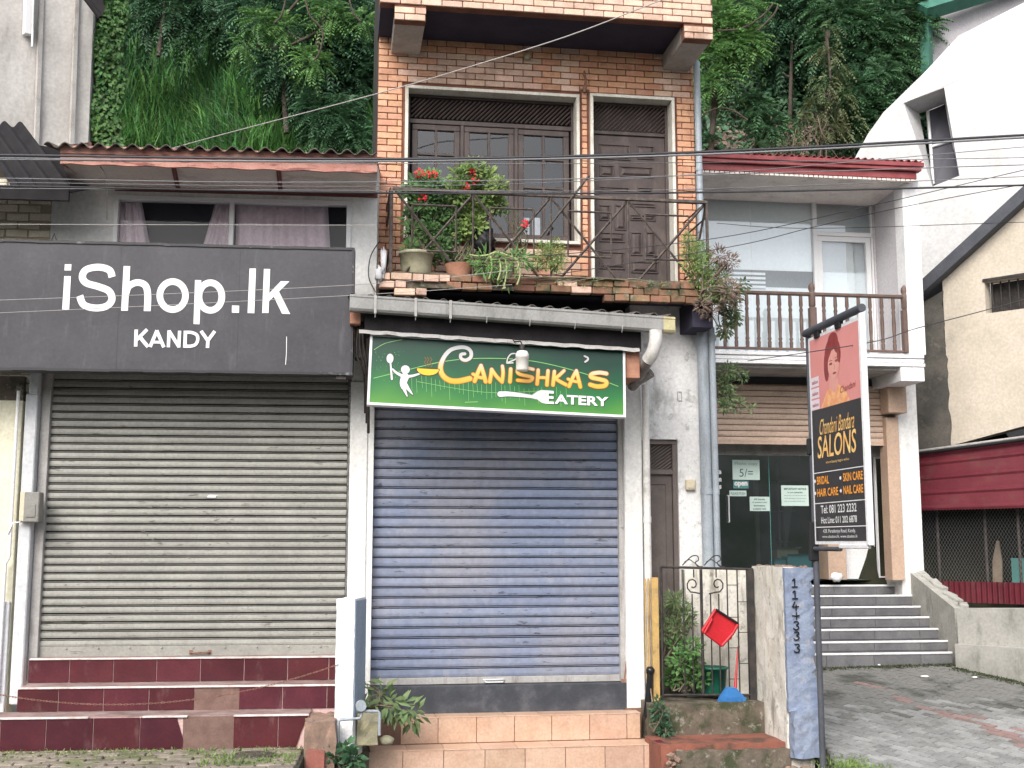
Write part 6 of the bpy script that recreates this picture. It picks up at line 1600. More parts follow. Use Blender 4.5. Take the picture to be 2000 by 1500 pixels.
for x0, s in ((1335, 1), (1378, 1)):
    m.tube([(gu(x), VGt, gz2(y)) for x, y in smooth_path([(x0, 1104), (x0 + 10, 1094), (x0 + 20, 1086), (x0 + 30, 1086), (x0 + 32, 1094), (x0 + 26, 1098), (x0 + 30, 1106), (x0 + 40, 1107)], 4)], .006, 5)
    m.tube([(gu(x), VGt, gz2(y)) for x, y in smooth_path([(x0 + 4, 1098), (x0 + 14, 1093), (x0 + 22, 1098), (x0 + 34, 1107)], 4)], .005, 5)
gt_.part('top_scrollwork', m, M['iron_black'])
# yellow bars
yb = T('yellow_post', 'mustard painted flat post and rails leaning beside the gate', 'post', FC, (U(1272, 1370, -.25), -.25, Z(1272, 1385, -.25)))
m = MB(); m.box(U(1274, 1200, -.3), U(1287, 1200, -.3), -.3, -.25, Z(1280, 1370, -.3), Z(1280, 1128, -.3), .004); yb.part('flat_bar', m, M['yellow_paint'])
for x in (1261, 1267): 
    m = MB(); m.tube([(U(x, 1200, -.26), -.26, Z(x, 1330, -.26)), (U(x, 1200, -.26), -.26, Z(x, 1130, -.26))], .01, 6); yb.part('rail', m, M['yellow_paint'])
m = MB(); m.tube([(U(1264, 1300, -.3), -.3, Z(1264, 1400, -.3)), (U(1270, 1300, -.3), -.3, Z(1270, 1310, -.3))], [.05, .03], 7); m.blob((U(1270, 1310, -.3), -.3, Z(1270, 1310, -.3)), .04, .2, 3); yb.part('wrapped_foot', m, M['bag'])
m = MB(); m.tube([(U(1270, 1300, -.34), -.34, Z(1268, 1345, -.34)), (U(1279, 1400, -.34), -.34, Z(1279, 1412, -.34))], .007, 5); yb.part('stick', m, M['wood_pale'])
# red dustpan hung on the gate
dpn = T('dustpan', 'bright red plastic dustpan hanging tilted on the black gate', 'dustpan', FC, (U(1405, 1225, -.36), -.36, Z(1405, 1225, -.36)))
V_ = -.36; q = lambda x, y: (U(x, y, V_), Z(x, y, V_))
m = MB(); P = [q(1397, 1190), q(1441, 1218), q(1431, 1236), q(1429, 1249), q(1420, 1250), q(1409, 1261), q(1371, 1232)]; m.prism(P, V_, V_ + .01)
for i, j in ((1, 5), ): pass
for a3, b3 in ((P[0], P[6]), (P[1], P[2]), (P[2], P[5]), (P[6], P[5])):
    m.tube([(a3[0], V_ - .012, a3[1]), (b3[0], V_ - .012, b3[1])], .016, 6)
dpn.part('pan', m, M['red_plastic'])
m = MB(); m.tube([(P[0][0], V_ - .02, P[0][1]), (P[1][0], V_ - .02, P[1][1])], .012, 6); dpn.part('lip', m, M['black'])
m = MB(); m.tube([q(1389, 1208)[:1] + (V_ - .03,) + q(1389, 1208)[1:], (q(1374, 1236)[0], V_ - .03, q(1374, 1236)[1])], .012, 6); dpn.part('handle', m, M['red_plastic'])
# blue dustpan with red handle
bp_ = T('broom', 'blue plastic broom head with thin red handle behind the gate foot', 'broom', FC, (U(1430, 1380, -.38), -.38, Z(1430, 1383, -.38)))
V_ = -.4; P = [q(1421, 1343), q(1437, 1343), q(1458, 1365), q(1450, 1383), q(1403, 1374), q(1408, 1362)]
m = MB(); m.prism(P, V_, V_ + .06); bp_.part('head', m, M['blue_plastic'])
m = MB()
for i in range(9): x = 1406 + i * 5; m.tube([(q(x + 2, 1362)[0], V_ - .004, q(x, 1362)[1]), (q(x, 1378)[0], V_ - .004, q(x, 1377)[1])], .003, 4)
bp_.part('bristle_ribs', m, M['blue_plastic'])
m = MB(); m.tube([(q(1438, 1345)[0], V_ + .03, q(1438, 1345)[1]), (q(1447, 1300)[0], V_ + .12, q(1447, 1300)[1]), (q(1455, 1265)[0], V_ + .18, q(1455, 1265)[1])], [.016, .009, .012], 7); bp_.part('handle', m, M['red_plastic'])
# green tub
tb_ = T('plant_tub', 'dark green plastic tub behind the gate', 'tub', FC, (U(1393, 1345, -.13), -.13, Z(1393, 1352, -.13)))
x, z0, z1 = U(1393, 1330, -.13), Z(1393, 1356, -.13), Z(1393, 1302, -.13)
m = MB(); m.lathe([(.11, 0), (.135, z1 - z0 - .02), (.15, z1 - z0 - .02), (.15, z1 - z0), (.13, z1 - z0), (.12, z1 - z0 - .04)], (x, -.13, z0), 20); tb_.part('tub', m, M['green_plastic'])
m = MB(); m.lathe([(.01, z1 - z0 - .035), (.12, z1 - z0 - .04)], (x, -.13, z0), 14); tb_.part('soil', m, M['soil'])
# banner pole and banner
BA, BB = Vector((pt(1592, 1060, 10.6).x, 10.6, 0)), Vector((pt(1697, 1060, 9.5).x, 9.5, 0))
bd = (BB - BA); BLn = bd.length; FB = Frame(BA.x, BA.y, math.degrees(math.atan2(bd.y, bd.x)))
zT = pt(1592, 662, 10.6).z; zBm = pt(1592, 1063, 10.6).z; BHt = zT - zBm
bn = T('banner_stand', 'tall vertical salon banner with pink portrait on a dark pole', 'banner', FB, (-.03, 0, -.3))
m = MB(); m.tube([(-.045, .02, -.35), (-.045, .02, zT + .05)], .027, 10); bn.part('pole', m, M['barge'])
m = MB(); m.tube([(-.07, .0, zT + .06), (BLn + .05, .0, zT + .06)], .035, 12); bn.part('top_arm', m, M['barge'])
m = MB(); m.tube([(-.04, .0, zBm - .04), (.55, 0, zBm - .04)], .02, 8); bn.part('bottom_arm', m, M['barge'])
m = MB(); m.box(0, BLn, 0, .012, zBm, zT); sheet = bn.part('sheet', m, M['white_paint'])
fr_ = MB(); fr_.box(BLn - .004, BLn + .05, -.02, .03, zBm - .01, zT + .02, .008); fr_.box(.55, BLn, -.015, .02, zBm - .035, zBm, .006); bn.part('edge_channel', fr_, M['white_paint'])
for s in (.2, .62): m = MB(); m.box(BLn * s - .05, BLn * s + .05, -.02, .02, zT - .03, zT + .05, .005); bn.part('clamp', m, M['black'])
m = MB(); m.box(-.06, -.02, -.03, .04, zBm + .8, zBm + .95, .01); bn.part('pole_clamp', m, M['black']); m = MB(); m.box(-.07, -.01, -.04, .04, zBm - .15, zBm + .2, .01); bn.part('pole_clamp', m, M['black'])
bx = lambda s: s * BLn; bz = lambda t: zT - t * BHt
def rect(mb, s0, s1, t0, t1, v): mb.quad((bx(s0), v, bz(t1)), (bx(s1), v, bz(t1)), (bx(s1), v, bz(t0)), (bx(s0), v, bz(t0)))
m = MB(); rect(m, .03, .985, .015, .36, -.002); pinkm = mat('pink_print', srgb(222, 150, 148), srgb(214, 138, 130), .8, .4, fine=0); bn.part('pink_field', m, pinkm, sheet)
m = MB(); rect(m, .03, .985, .36, .985, -.002); bn.part('black_field', m, mat('black_print', C_(.035, .033, .035), None, 3, .4, fine=0), sheet)
# generic portrait drawn with flat printed shapes
def ell(mb, s, t, rs_, rt, v, n=24, rot=0):
    mb.add([(bx(s) + rs_ * BLn * math.cos(6.2832 * k / n), v, bz(t) + rt * BHt * math.sin(6.2832 * k / n)) for k in range(n)], [list(range(n))])
hair = mat('hair_print', srgb(128, 50, 52), srgb(150, 68, 66), 9, .4, fine=0); skin = mat('skin_print', srgb(214, 150, 140), srgb(226, 165, 152), 5, .4, fine=0); dress = mat('dress_print', srgb(226, 150, 108), srgb(238, 184, 130), 14, .4, fine=0); feat = mat('feature_print', srgb(150, 75, 72), None, 5, .4, fine=0)
m = MB()
m.flat([(bx(a2), bz(b2)) for a2, b2 in ((.22, .36), (.28, .325), (.36, .285), (.44, .27), (.52, .262), (.6, .275), (.68, .30), (.74, .33), (.78, .36))], -.003); bn.part('portrait_dress', m, dress, sheet)
m = MB(); m.flat([(bx(a2), bz(b2)) for a2, b2 in ((.4, .275), (.43, .2), (.56, .2), (.58, .27), (.5, .305))], -.0035); bn.part('portrait_neck', m, skin, sheet)
m = MB(); ell(m, .485, .125, .155, .085, -.004); ell(m, .5, .065, .1, .045, -.0042); ell(m, .36, .17, .05, .07, -.0041); bn.part('portrait_hair', m, hair, sheet)
m = MB(); ell(m, .5, .175, .11, .066, -.005); m.flat([(bx(a2), bz(b2)) for a2, b2 in ((.42, .14), (.47, .105), (.52, .10), (.6, .15), (.6, .18), (.4, .18))], -.0051); bn.part('portrait_face', m, skin, sheet)
m = MB(); ell(m, .45, .165, .03, .006, -.006); ell(m, .56, .158, .028, .006, -.0061); ell(m, .515, .213, .035, .005, -.006); m.ribbon([(bx(.42), bz(.152)), (bx(.45), bz(.147)), (bx(.48), bz(.152))], .006, -.006); m.ribbon([(bx(.535), bz(.147)), (bx(.565), bz(.142)), (bx(.59), bz(.147))], .006, -.006); m.ribbon([(bx(.51), bz(.17)), (bx(.525), bz(.192)), (bx(.505), bz(.194))], .004, -.006)
ell(m, .6, .13, .025, .04, -.0062)
bn.part('portrait_features', m, feat, sheet)
m = MB()
for t0 in (.2, .255, .31): rect(m, .035, .2, t0, t0 + .048, -.004)
bn.part('logo_boxes', m, mat('pale_box_print', srgb(225, 210, 220), None, 5, .4, fine=0), sheet)
m = MB()
for t0 in (.212, .267, .322): text(m, 'salon', bx(.06), bx(.18), bz(t0 + .022), bz(t0 + .003), -.005, .02)
text(m, 'Chandani', bx(.6), bx(.88), bz(.315), bz(.285), -.005, 0, lean=.3, slope=.06)
bn.part('small_script', m, feat, sheet)
gold = gradient_mat('gold_print', [(0, srgb(215, 140, 70)), (.5, srgb(245, 205, 130)), (1, srgb(225, 150, 80))], z0=bz(.6) + .3, z1=bz(.41) + .3)
m = MB(); text(m, 'Chandani Bandara', bx(.17), bx(.83), bz(.485), bz(.41), -.004, .0, lean=.25); text(m, 'SALONS', bx(.12), bx(.85), bz(.595), bz(.49), -.004, .01, lean=.12); text(m, 'where beauty begins within', bx(.28), bx(.72), bz(.628), bz(.612), -.004, 0); bn.part('gold_lettering', m, mat('gold_flat', srgb(235, 175, 95), srgb(250, 215, 140), 12, .35, fine=0), sheet)
m = MB()
for t0 in (.66, .805, .918): rect(m, .03, .985, t0, t0 + .004, -.004)
text(m, 'Tel: 081 223 2232', bx(.15), bx(.82), bz(.856), bz(.818), -.004, .01); text(m, 'Hot Line: 011 202 6878', bx(.15), bx(.82), bz(.903), bz(.872), -.004, .01)
text(m, '428, Peradeniya Road, Kandy.', bx(.18), bx(.79), bz(.952), bz(.93), -.004, 0); text(m, 'www.cbsalons.lk, www.cbsalon.lk', bx(.16), bx(.82), bz(.972), bz(.957), -.004, 0)
for s, t0 in ((.05, .70), (.05, .758), (.55, .70), (.55, .758)): ell(m, s, t0, .018, .008, -.004)
bn.part('white_lettering', m, M['white_vinyl'], sheet)
m = MB()
for s, a2, b2, t0 in (('BRIDAL', .09, .33, .70), ('HAIR CARE', .09, .5, .758), ('SKIN CARE', .6, .95, .70), ('NAIL CARE', .6, .95, .758)): text(m, s, bx(a2), bx(b2), bz(t0 + .018), bz(t0 - .02), -.004, .02)
bn.part('orange_lettering', m, mat('orange_flat', srgb(250, 165, 60), None, 12, .35, fine=0), sheet)

# white post in front, tap and pipes
wpst = T('white_post', 'thick white rough rendered post with blue grey side at the maroon steps', 'post', FC, (U(680, 1455, -1.1), -1.0, Z(680, 1455, -1.1)))
FP = Frame(pt(675, 1060, 10.35).x, 10.35, -6)
wpst.fr = FP; wpst.e.location = FP.W(0, .2, Z(680, 1455, -1.1)); wpst.e.rotation_euler = (0, 0, FP.yaw); wpst.off = (0, .2, Z(680, 1455, -1.1))
a_, b_ = FP.u(655, 1300, 0), FP.u(691, 1300, 0); z0, z1 = FP.z(675, 1460, 0), FP.z(675, 1170, 0)
m = MB(); rough_block(m, a_, b_, 0, .42, z0 - .1, z1, 4, 8, 26, .003, 21); me_ = wpst.part('shaft', m, M['post'])
m = MB(); m.box(b_ - .0, b_ + .008, .012, .41, z0 + .25, z1 - .015, .002); wpst.part('side_face', m, M['post_blue'])
tp = T('water_meter', 'round grey water meter with bent pvc pipes on the white post', 'water meter', FC, (U(705, 1385, -1.2), -1.2, Z(705, 1385, -1.2)))
x, z = U(705, 1380, -1.2), Z(705, 1378, -1.2); tu = lambda px, py: (U(px, py, -1.2), -1.2, Z(px, py, -1.2))
m = MB(); m.tube([(x, -1.24, z), (x, -1.17, z)], .045, 14); m.blob((x, -1.2, z - .02), .04, .1, 2); tp.part('dial', m, M['pipe'])
m = MB(); m.tube([tu(661, 1500), tu(661, 1412), tu(664, 1406), tu(703, 1403), tu(706, 1398), tu(706, 1385)], .013, 7); m.tube([tu(712, 1389), tu(738, 1389), tu(741, 1392), tu(741, 1436)], .013, 7); tp.part('pipe', m, M['pipe'])
cb_ = MB(); rough_block(cb_, U(697, 1430, -.98), U(738, 1430, -.98), -.98, -.7, Z(715, 1456, -.98), Z(715, 1395, -.98), 3, 2, 4, .006, 31)
solo('concrete_block', cb_, mat('yellow_mossy_block', C_(.4, .36, .22), C_(.3, .28, .2), 7, .9, .6, 40, stain=C_(.09, .09, .05), sa=.8, ss=6), 'small yellowish concrete block under the bent pipes', 'block', FC, (U(715, 1456, -.98), -.9, Z(715, 1456, -.98)))
m = MB(); m.blob((U(755, 1450, -.85), -.85, Z(755, 1446, -.85)), (.07, .06, .04), .12, 5); solo('stone', m, M['pot'], 'pale rounded stone lying left on the peach step', 'stone', FC, (U(755, 1455, -.85), -.85, zB1))
rb2 = MB(); rough_block(rb2, U(597, 1430, -1.15), U(656, 1430, -1.15), -1.3, -.7, -.5, Z(625, 1402, -1.0), 5, 5, 5, .012, 33)
solo('broken_plinth', rb2, M['rubble'], 'broken dark cement plinth left of the white post foot', 'plinth', FC, (U(625, 1450, -1.1), -1.0, -.5))
m = MB(); m.prism([(U(590, 1500, -1.3), -.5), (U(632, 1500, -1.3), -.5), (U(634, 1462, -1.3), Z(634, 1466, -1.3)), (U(600, 1462, -1.3), Z(600, 1462, -1.3))], -1.36, -1.3)
solo('red_painted_slab', m, mat('red_cement', C_(.33, .12, .09), C_(.26, .1, .08), 5, .8, .5), 'piece of red painted cement at the corner below the broken plinth', 'slab', FC, (U(612, 1500, -1.3), -1.3, -.5))
# side blocks filling between the shops at ground level
m = MB(); m.box(U(650, 1400, -.7), U(722, 1400, -.7), -.7, -.1, -.45, Z(700, 1440, -.7)); solo('planting_bed', m, M['mossy'], 'mossy cement bed between the two flights of tiled steps', 'planting bed', FC, (U(690, 1450, -.7), -.4, -.45))

# iron balcony railing
rl = T('balcony_railing', 'rusty iron balcony railing with diamond pattern above the green sign', 'railing', FC, (U(1060, 540, VF), VF + .03, zf))
VR = VF + .03
ru = lambda X: U(680 + X / 2.632, 450, VR); 
def rz(X, Y): return Z(680 + X / 2.632, Y / 2.632, VR)
zt_r = (rz(240, 962) + rz(1830, 1045)) / 2; zu_ = (rz(450, 1052) + rz(1650, 1112)) / 2; zl_ = (rz(450, 1287) + rz(1690, 1342)) / 2; zb_r = zf - .03
m = MB(); m.box(ru(225), ru(1850), VR - .02, VR + .02, zt_r - .02, zt_r + .012, .004); rl.part('top_rail', m, M['iron'])
for X, w_ in ((220, .035), (1845, .025)):
    m = MB(); m.box(ru(X) - w_ / 2, ru(X) + w_ / 2, VR - .018, VR + .018, zb_r, zt_r - .02, .004); rl.part('post', m, M['iron'])
peaks = [240, 642, 1042, 1440, 1838]
def bar(A, B, r=.013):
    m = MB(); m.tube([A, B], r, 4, smooth=False); rl.part('bar', m, M['iron'])
for i, pk in enumerate(peaks):
    if i < 4:
        bar((ru(pk), VR, zt_r - .02), (ru(pk + 355), VR, zb_r))
        bar((ru(pk + 88), VR, zu_), (ru(peaks[i + 1] - 88), VR, zu_), .011); bar((ru(pk + 88), VR, zl_), (ru(peaks[i + 1] - 88), VR, zl_), .011)
    if i > 0: bar((ru(pk), VR + .015, zt_r - .02), (ru(pk - 355), VR + .015, zb_r + .03))
    if 0 < i < 4: bar((ru(pk), VR, zt_r - .02), (ru(pk), VR, zb_r), .009)
    for s in (-88, 88):
        if peaks[0] < pk + s < peaks[-1]: bar((ru(pk + s), VR, zu_), (ru(pk + s), VR, zl_), .009)
bar((ru(985), VR - .03, rz(985, 1225)), (ru(1238), VR - .03, rz(1238, 908)), .012)
xr = ru(1845)
for zz in (zt_r, zu_, zl_): bar((xr, VR, zz), (xr, V1 - .02, zz), .012)
bar((xr, VR, zt_r), (xr, V1 - .1, zb_r)); bar((xr, VR + .35, zt_r), (xr, VR + .35, zb_r), .009)
xl = ru(215)
for zz in (zt_r, zu_, zl_): bar((xl, VR, zz), (xl, V1 - .02, zz), .012)
# ------------------------------------------------------------------ vegetation
def leaf_mesh(name, P, D, Nrm, Lw, Ww, m, bend=.25):
    """many small leaves: P base points, D directions, Nrm facing, lengths and widths; two quads folded along the rib"""
    P, D, Nrm = np.asarray(P), np.asarray(D), np.asarray(Nrm)
    D = D / np.linalg.norm(D, axis=1, keepdims=True)
    S = np.cross(D, Nrm); S /= (np.linalg.norm(S, axis=1, keepdims=True) + 1e-9); Nn = np.cross(S, D)
    Lw = np.asarray(Lw)[:, None]; Ww = np.asarray(Ww)[:, None]; n = len(P)
    a = P; b = P + D * Lw * .5 + S * Ww * .5 - Nn * Lw * bend * .1; c = P + D * Lw - Nn * Lw * bend; d = P + D * Lw * .5 - S * Ww * .5 - Nn * Lw * bend * .1; mid = P + D * Lw * .5 + Nn * Lw * bend * .15
    V = np.stack([a, b, c, d, mid], 1).reshape(-1, 3)
    base = np.arange(n) * 5
    F = np.stack([base, base + 1, base + 2, base + 4, base, base + 4, base + 2, base + 3], 1).reshape(-1, 4)
    me = bpy.data.meshes.new(name)
    me.vertices.add(len(V)); me.vertices.foreach_set('co', V.ravel())
    me.loops.add(F.size); me.loops.foreach_set('vertex_index', F.ravel())
    me.polygons.add(len(F)); me.polygons.foreach_set('loop_start', np.arange(len(F)) * 4); me.polygons.foreach_set('loop_total', np.full(len(F), 4))
    me.materials.append(m); me.update(calc_edges=True); return me

def blade_mesh(name, P, H, lean, W, m, seg=4):
    """grass blades: arching strips"""
    n = len(P); t = np.linspace(0, 1, seg + 1)
    ang = NR.uniform(0, 6.283, n); side = np.stack([np.cos(ang), np.sin(ang), np.zeros(n)], 1)
    V = np.zeros((n, seg + 1, 2, 3))
    for i, s in enumerate(t):
        c = P + np.stack([lean[:, 0] * s * s, lean[:, 1] * s * s, H * (s - .35 * s * s * (np.hypot(lean[:, 0], lean[:, 1]) / (H + 1e-6)))], 1)
        w = (W * (1 - s ** 1.5) * .5 + .0015)[:, None]
        V[:, i, 0] = c - side * w; V[:, i, 1] = c + side * w
    V = V.reshape(-1, 3); k = (seg + 1) * 2
    base = (np.arange(n) * k)[:, None]; F = np.concatenate([base + np.array([2 * i, 2 * i + 1, 2 * i + 3, 2 * i + 2]) for i in range(seg)], 1).reshape(-1, 4)
    me = bpy.data.meshes.new(name)
    me.vertices.add(len(V)); me.vertices.foreach_set('co', V.ravel()); me.loops.add(F.size); me.loops.foreach_set('vertex_index', F.ravel())
    me.polygons.add(len(F)); me.polygons.foreach_set('loop_start', np.arange(len(F)) * 4); me.polygons.foreach_set('loop_total', np.full(len(F), 4))
    me.materials.append(m); me.update(calc_edges=True); return me

def link(me, name, parent=None, loc=None, **kw):
    o = bpy.data.objects.new(name, me); COL.objects.link(o)
    if parent: o.parent = parent
    if loc is not None:
        o.location = loc
        if not parent: 
            me.transform(Matrix.Translation(-Vector(loc)))
            o.location = loc
    return props(o, **kw)

def fronds(n, centre_fn, length, leaflets, lw, droop=.5, upw=.2):
    """pinnate leaves: returns leaflet P,D,N,L,W"""
    P, D, Nn, L, W = [], [], [], [], []
    for i in range(n):
        c, outd = centre_fn(i)
        d = Vector(outd) + Vector((RND.uniform(-.5, .5), RND.uniform(-.5, .5), RND.uniform(-.2, .4) + upw)); d.normalize()
        l = length * RND.uniform(.6, 1.25); up = Vector((RND.uniform(-.4, .4), RND.uniform(-.6, .1), 1)); sd = d.cross(up).normalized(); up = sd.cross(d)
        for k in range(leaflets):
            s = (k + 1) / leaflets; base = Vector(c) + d * l * s + Vector((0, 0, -droop * l * s * s))
            for q in (-1, 1):
                ld = (d * .5 + sd * q + Vector((0, 0, -droop * s))).normalized()
                P.append(base); D.append(ld); Nn.append(up); L.append(lw * (1.15 - .7 * abs(s - .5)) * RND.uniform(.8, 1.2)); W.append(L[-1] * .38)
    return P, D, Nn, L, W

# hillside
def hillY(t, x): return 18.6 + t * 6.5 + .5 * math.sin(x * .9 + t * 3) + .35 * math.sin(x * 2.3 + 1 + t * 7)
def hillP(x, t): return Vector((x, hillY(t, x), 4.0 + t * 13 + .4 * math.sin(x * 1.3 + 2)))
hm = MB(); nx, nt_ = 70, 40
hm.add([hillP(-16 + 32 * i / nx, -.3 + 1.9 * j / nt_) for j in range(nt_ + 1) for i in range(nx + 1)], [(j * (nx + 1) + i, j * (nx + 1) + i + 1, (j + 1) * (nx + 1) + i + 1, (j + 1) * (nx + 1) + i) for j in range(nt_) for i in range(nx)], True)
struct('hillside', hm, M['soil'])
def hit(px, py):
    """where a pixel's ray meets the hillside"""
    d = ray(px, py); s = 17.0
    for _ in range(400):
        p = Vector((0, 0, EYE)) + d * s
        t = (p.z - 4.0 - .4 * math.sin(p.x * 1.3 + 2)) / 13
        if p.y > hillY(t, p.x): return p
        s += .03
    return p
# tall grass left of the brick building
P = []
while len(P) < 6500:
    px, py = RND.uniform(165, 760), 330 - 330 * RND.random() ** 1.5
    dens = 1.0 if py > 190 else (.55 if py > 90 else .25)
    if px > 580 and py < 220: dens *= .15
    if RND.random() < dens: P.append(hit(px, py))
P = np.array(P); n = len(P); P[:, 1] -= NR.uniform(.0, .35, n)
H = NR.uniform(.3, .85, n); ln = np.stack([NR.normal(0, .22, n), -np.abs(NR.normal(.12, .2, n))], 1)
link(blade_mesh('hill_grass', P, H, ln, NR.uniform(.03, .06, n), M['grass']), 'hill_grass', kind='stuff')
P = np.array([hit(RND.uniform(165, 760), RND.uniform(-20, 310)) for _ in range(5200)]); n = len(P); P[:, 1] -= NR.uniform(0, .25, n)
link(blade_mesh('dark_grass', P, NR.uniform(.2, .6, n), np.stack([NR.normal(0, .25, n), -np.abs(NR.normal(.1, .2, n))], 1), NR.uniform(.02, .045, n), M['leaf_dark']), 'dark_grass', kind='stuff')
# ivy curtain beside the grey building
n = 8500; P = []; 
for i in range(n):
    y = RND.uniform(-20, 310); x = 176 + 58 * (RND.random() ** .8) + (310 - y) * .035 + 6 * math.sin(y * .05)
    P.append(pt(x, y, 16.6 + RND.uniform(-.15, .35) + (x - 180) * .006))
P = np.array(P); D = np.stack([NR.normal(0, .5, n), NR.normal(-.3, .3, n), NR.normal(-.8, .4, n)], 1); Nn = np.stack([NR.normal(.2, .4, n), -np.ones(n), NR.normal(.5, .3, n)], 1)
iv = T('ivy', 'bright green ivy hanging down the flank of the grey concrete building', 'ivy', WORLD, pt(205, 280, 16.8))
o = link(leaf_mesh('foliage', P - np.array(iv.e.location), D, Nn, NR.uniform(.05, .1, n), NR.uniform(.04, .075, n), M['ivy']), 'foliage'); o.parent = iv.e
m = MB()
for k in range(8): x = 185 + k * 7; m.tube([pt(x + 8, -20, 16.95), pt(x + RND.uniform(-5, 5), 150, 16.95), pt(x - 8, 310, 16.95)], .02, 5)
iv.part('stem', m, M['stem'])
# ground creepers all over the slope
def cover(n, x0, x1, y0, y1, mm, sz, nm, off=.25):
    P = np.array([hit(RND.uniform(x0, x1), RND.uniform(y0, y1)) for _ in range(n)]); P[:, 1] -= NR.uniform(0, off, n)
    D = np.stack([NR.normal(0, .7, n), NR.normal(-.4, .4, n), NR.normal(-.2, .6, n)], 1); Nn = np.stack([NR.normal(0, .5, n), -np.ones(n), NR.normal(.6, .4, n)], 1)
    L = NR.uniform(.6, 1.3, n) * sz
    link(leaf_mesh(nm, P, D, Nn, L, L * .55, mm), nm, kind='stuff')
cover(7000, 150, 780, -60, 330, M['leaf_dark'], .13, 'creepers')
cover(3500, 150, 780, -60, 330, M['leaf_mid'], .11, 'creepers', .4)
cover(7000, 1340, 1830, -60, 330, M['leaf_dark'], .13, 'creepers')
cover(3500, 1340, 1830, -60, 330, M['leaf_mid'], .11, 'creepers', .4)

def tree(label, trunk_px, Y, crown, mm, n, flen=.42, leaflets=6, lw=.13, group='trees on the hillside', name='tree', droop=.5, branches=()):
    """trunk_px: list of pixels up the trunk at distance Y; crown: list of (px,py,rpx,dY) clumps"""
    tp_ = [pt(x, y, Y) for x, y in trunk_px]
    base = tp_[0]
    t = T(name, label, 'tree', WORLD, tuple(base), group=group)
    m = MB(); r0 = .055; m.tube(smooth_path([tuple(p) for p in tp_], 4), [r0 * (1 - .75 * i / (4 * (len(tp_) - 1))) for i in range(4 * (len(tp_) - 1) + 1)], 7)
    t.part('trunk', m, M['bark'])
    cl = [(pt(x, y, Y + dy), r / FPX * Y) for x, y, r, dy in crown]
    m = MB()
    for c, r in cl:
        a = min(tp_, key=lambda p: (p - c).length); mid = (a + c) / 2 + Vector((0, 0, -.15)); m.tube(smooth_path([tuple(a), tuple(mid), tuple(c)], 4), [.035 - .003 * i for i in range(9)], 5)
    for br in branches: m.tube(smooth_path([tuple(pt(x, y, Y - .4)) for x, y in br], 4), .016, 5)
    t.part('branch', m, M['bark'])
    tot = sum(r * r for c, r in cl)
    def cf(i):
        q = RND.uniform(0, tot)
        for c, r in cl:
            q -= r * r
            if q <= 0: break
        d = Vector((RND.gauss(0, 1), RND.gauss(0, 1), RND.gauss(0, 1))).normalized(); rr = r * (RND.random() ** .45)
        return c + Vector((d.x * rr, d.y * rr * .7 - .1, d.z * rr * .85)), d
    P, D, Nn, L, W = fronds(int(n * 1.5), cf, flen * .9, leaflets + 1, lw * .78, droop)
    off = np.array(base)
    o = link(leaf_mesh('crown', np.array(P) - off, D, Nn, L, W, mm), 'crown'); o.parent = t.e
    return t
# left of the brick building
tree('dark feathery tree hanging over the slope at top left centre', [(560, 260), (555, 170), (560, 90), (560, -40)], 20.0, [(500, 20, 40, 0), (590, 60, 70, 0), (560, 130, 55, .2), (640, 110, 60, .3), (620, 200, 35, .2), (480, 90, 20, .3), (650, 20, 60, .3), (700, 80, 60, .5), (690, 160, 50, .5)], M['leaf_dark'], 1500)
tree('light green drooping branch with a bright tuft left of the brick building', [(625, 60), (632, 30), (600, -20), (590, -60)], 18.0, [(612, 130, 26, 0), (600, 118, 18, 0), (650, 35, 30, 0), (505, 50, 26, 0), (560, 60, 26, .1), (640, 12, 22, 0), (710, 45, 18, 0), (480, 90, 20, 0)], M['leaf_light'], 260, .3, 6, .1, branches=[[(560, -10), (550, 30), (535, 45)], [(595, -10), (605, 30), (630, 60), (625, 100), (612, 120)], [(680, -10), (690, 25), (705, 42)]])
tree('bushy sapling growing behind the wavy roof beside the brick building', [(660, 320), (655, 270), (650, 240)], 18.2, [(620, 225, 35, 0), (665, 235, 35, 0), (700, 275, 30, 0), (640, 270, 32, .1), (610, 205, 22, 0), (680, 205, 22, .1)], M['leaf_mid'], 420, .3, 6, .1)
tree('dark feathery tree hanging over the grass at upper left', [(310, 110), (318, 40), (330, -50)], 20.6, [(270, 0, 40, .2), (340, 20, 50, .2), (410, 0, 50, .3), (290, 50, 26, .2), (430, 50, 30, .3), (360, 70, 24, .3)], M['leaf_dark'], 420)
# right of the brick building
tree('bright green tree touching the brick parapet on its right side', [(1385, 330), (1395, 200), (1400, 60), (1395, -40)], 17.4, [(1405, 40, 32, 0), (1420, 70, 34, 0), (1440, 100, 30, 0), (1395, 115, 26, 0), (1400, 160, 22, 0), (1465, 85, 22, 0), (1460, 15, 25, 0), (1388, 180, 16, 0)], M['leaf_light'], 420, .32, 6, .11, branches=[[(1400, 60), (1450, 55), (1490, 30), (1510, 8)], [(1480, 60), (1510, 30), (1520, 10)]])
tree('broad mid green tree in the middle of the right slope', [(1640, 330), (1640, 200), (1655, 80), (1660, -40)], 20.0, [(1640, 40, 60, 0), (1700, 70, 60, 0), (1750, 30, 50, 0), (1660, 130, 50, 0), (1740, 130, 45, 0), (1610, 95, 35, 0), (1700, 180, 40, 0), (1620, 10, 50, .2), (1790, 60, 35, 0), (1730, 200, 30, 0)], M['leaf_mid'], 1300, .36, 6, .12)
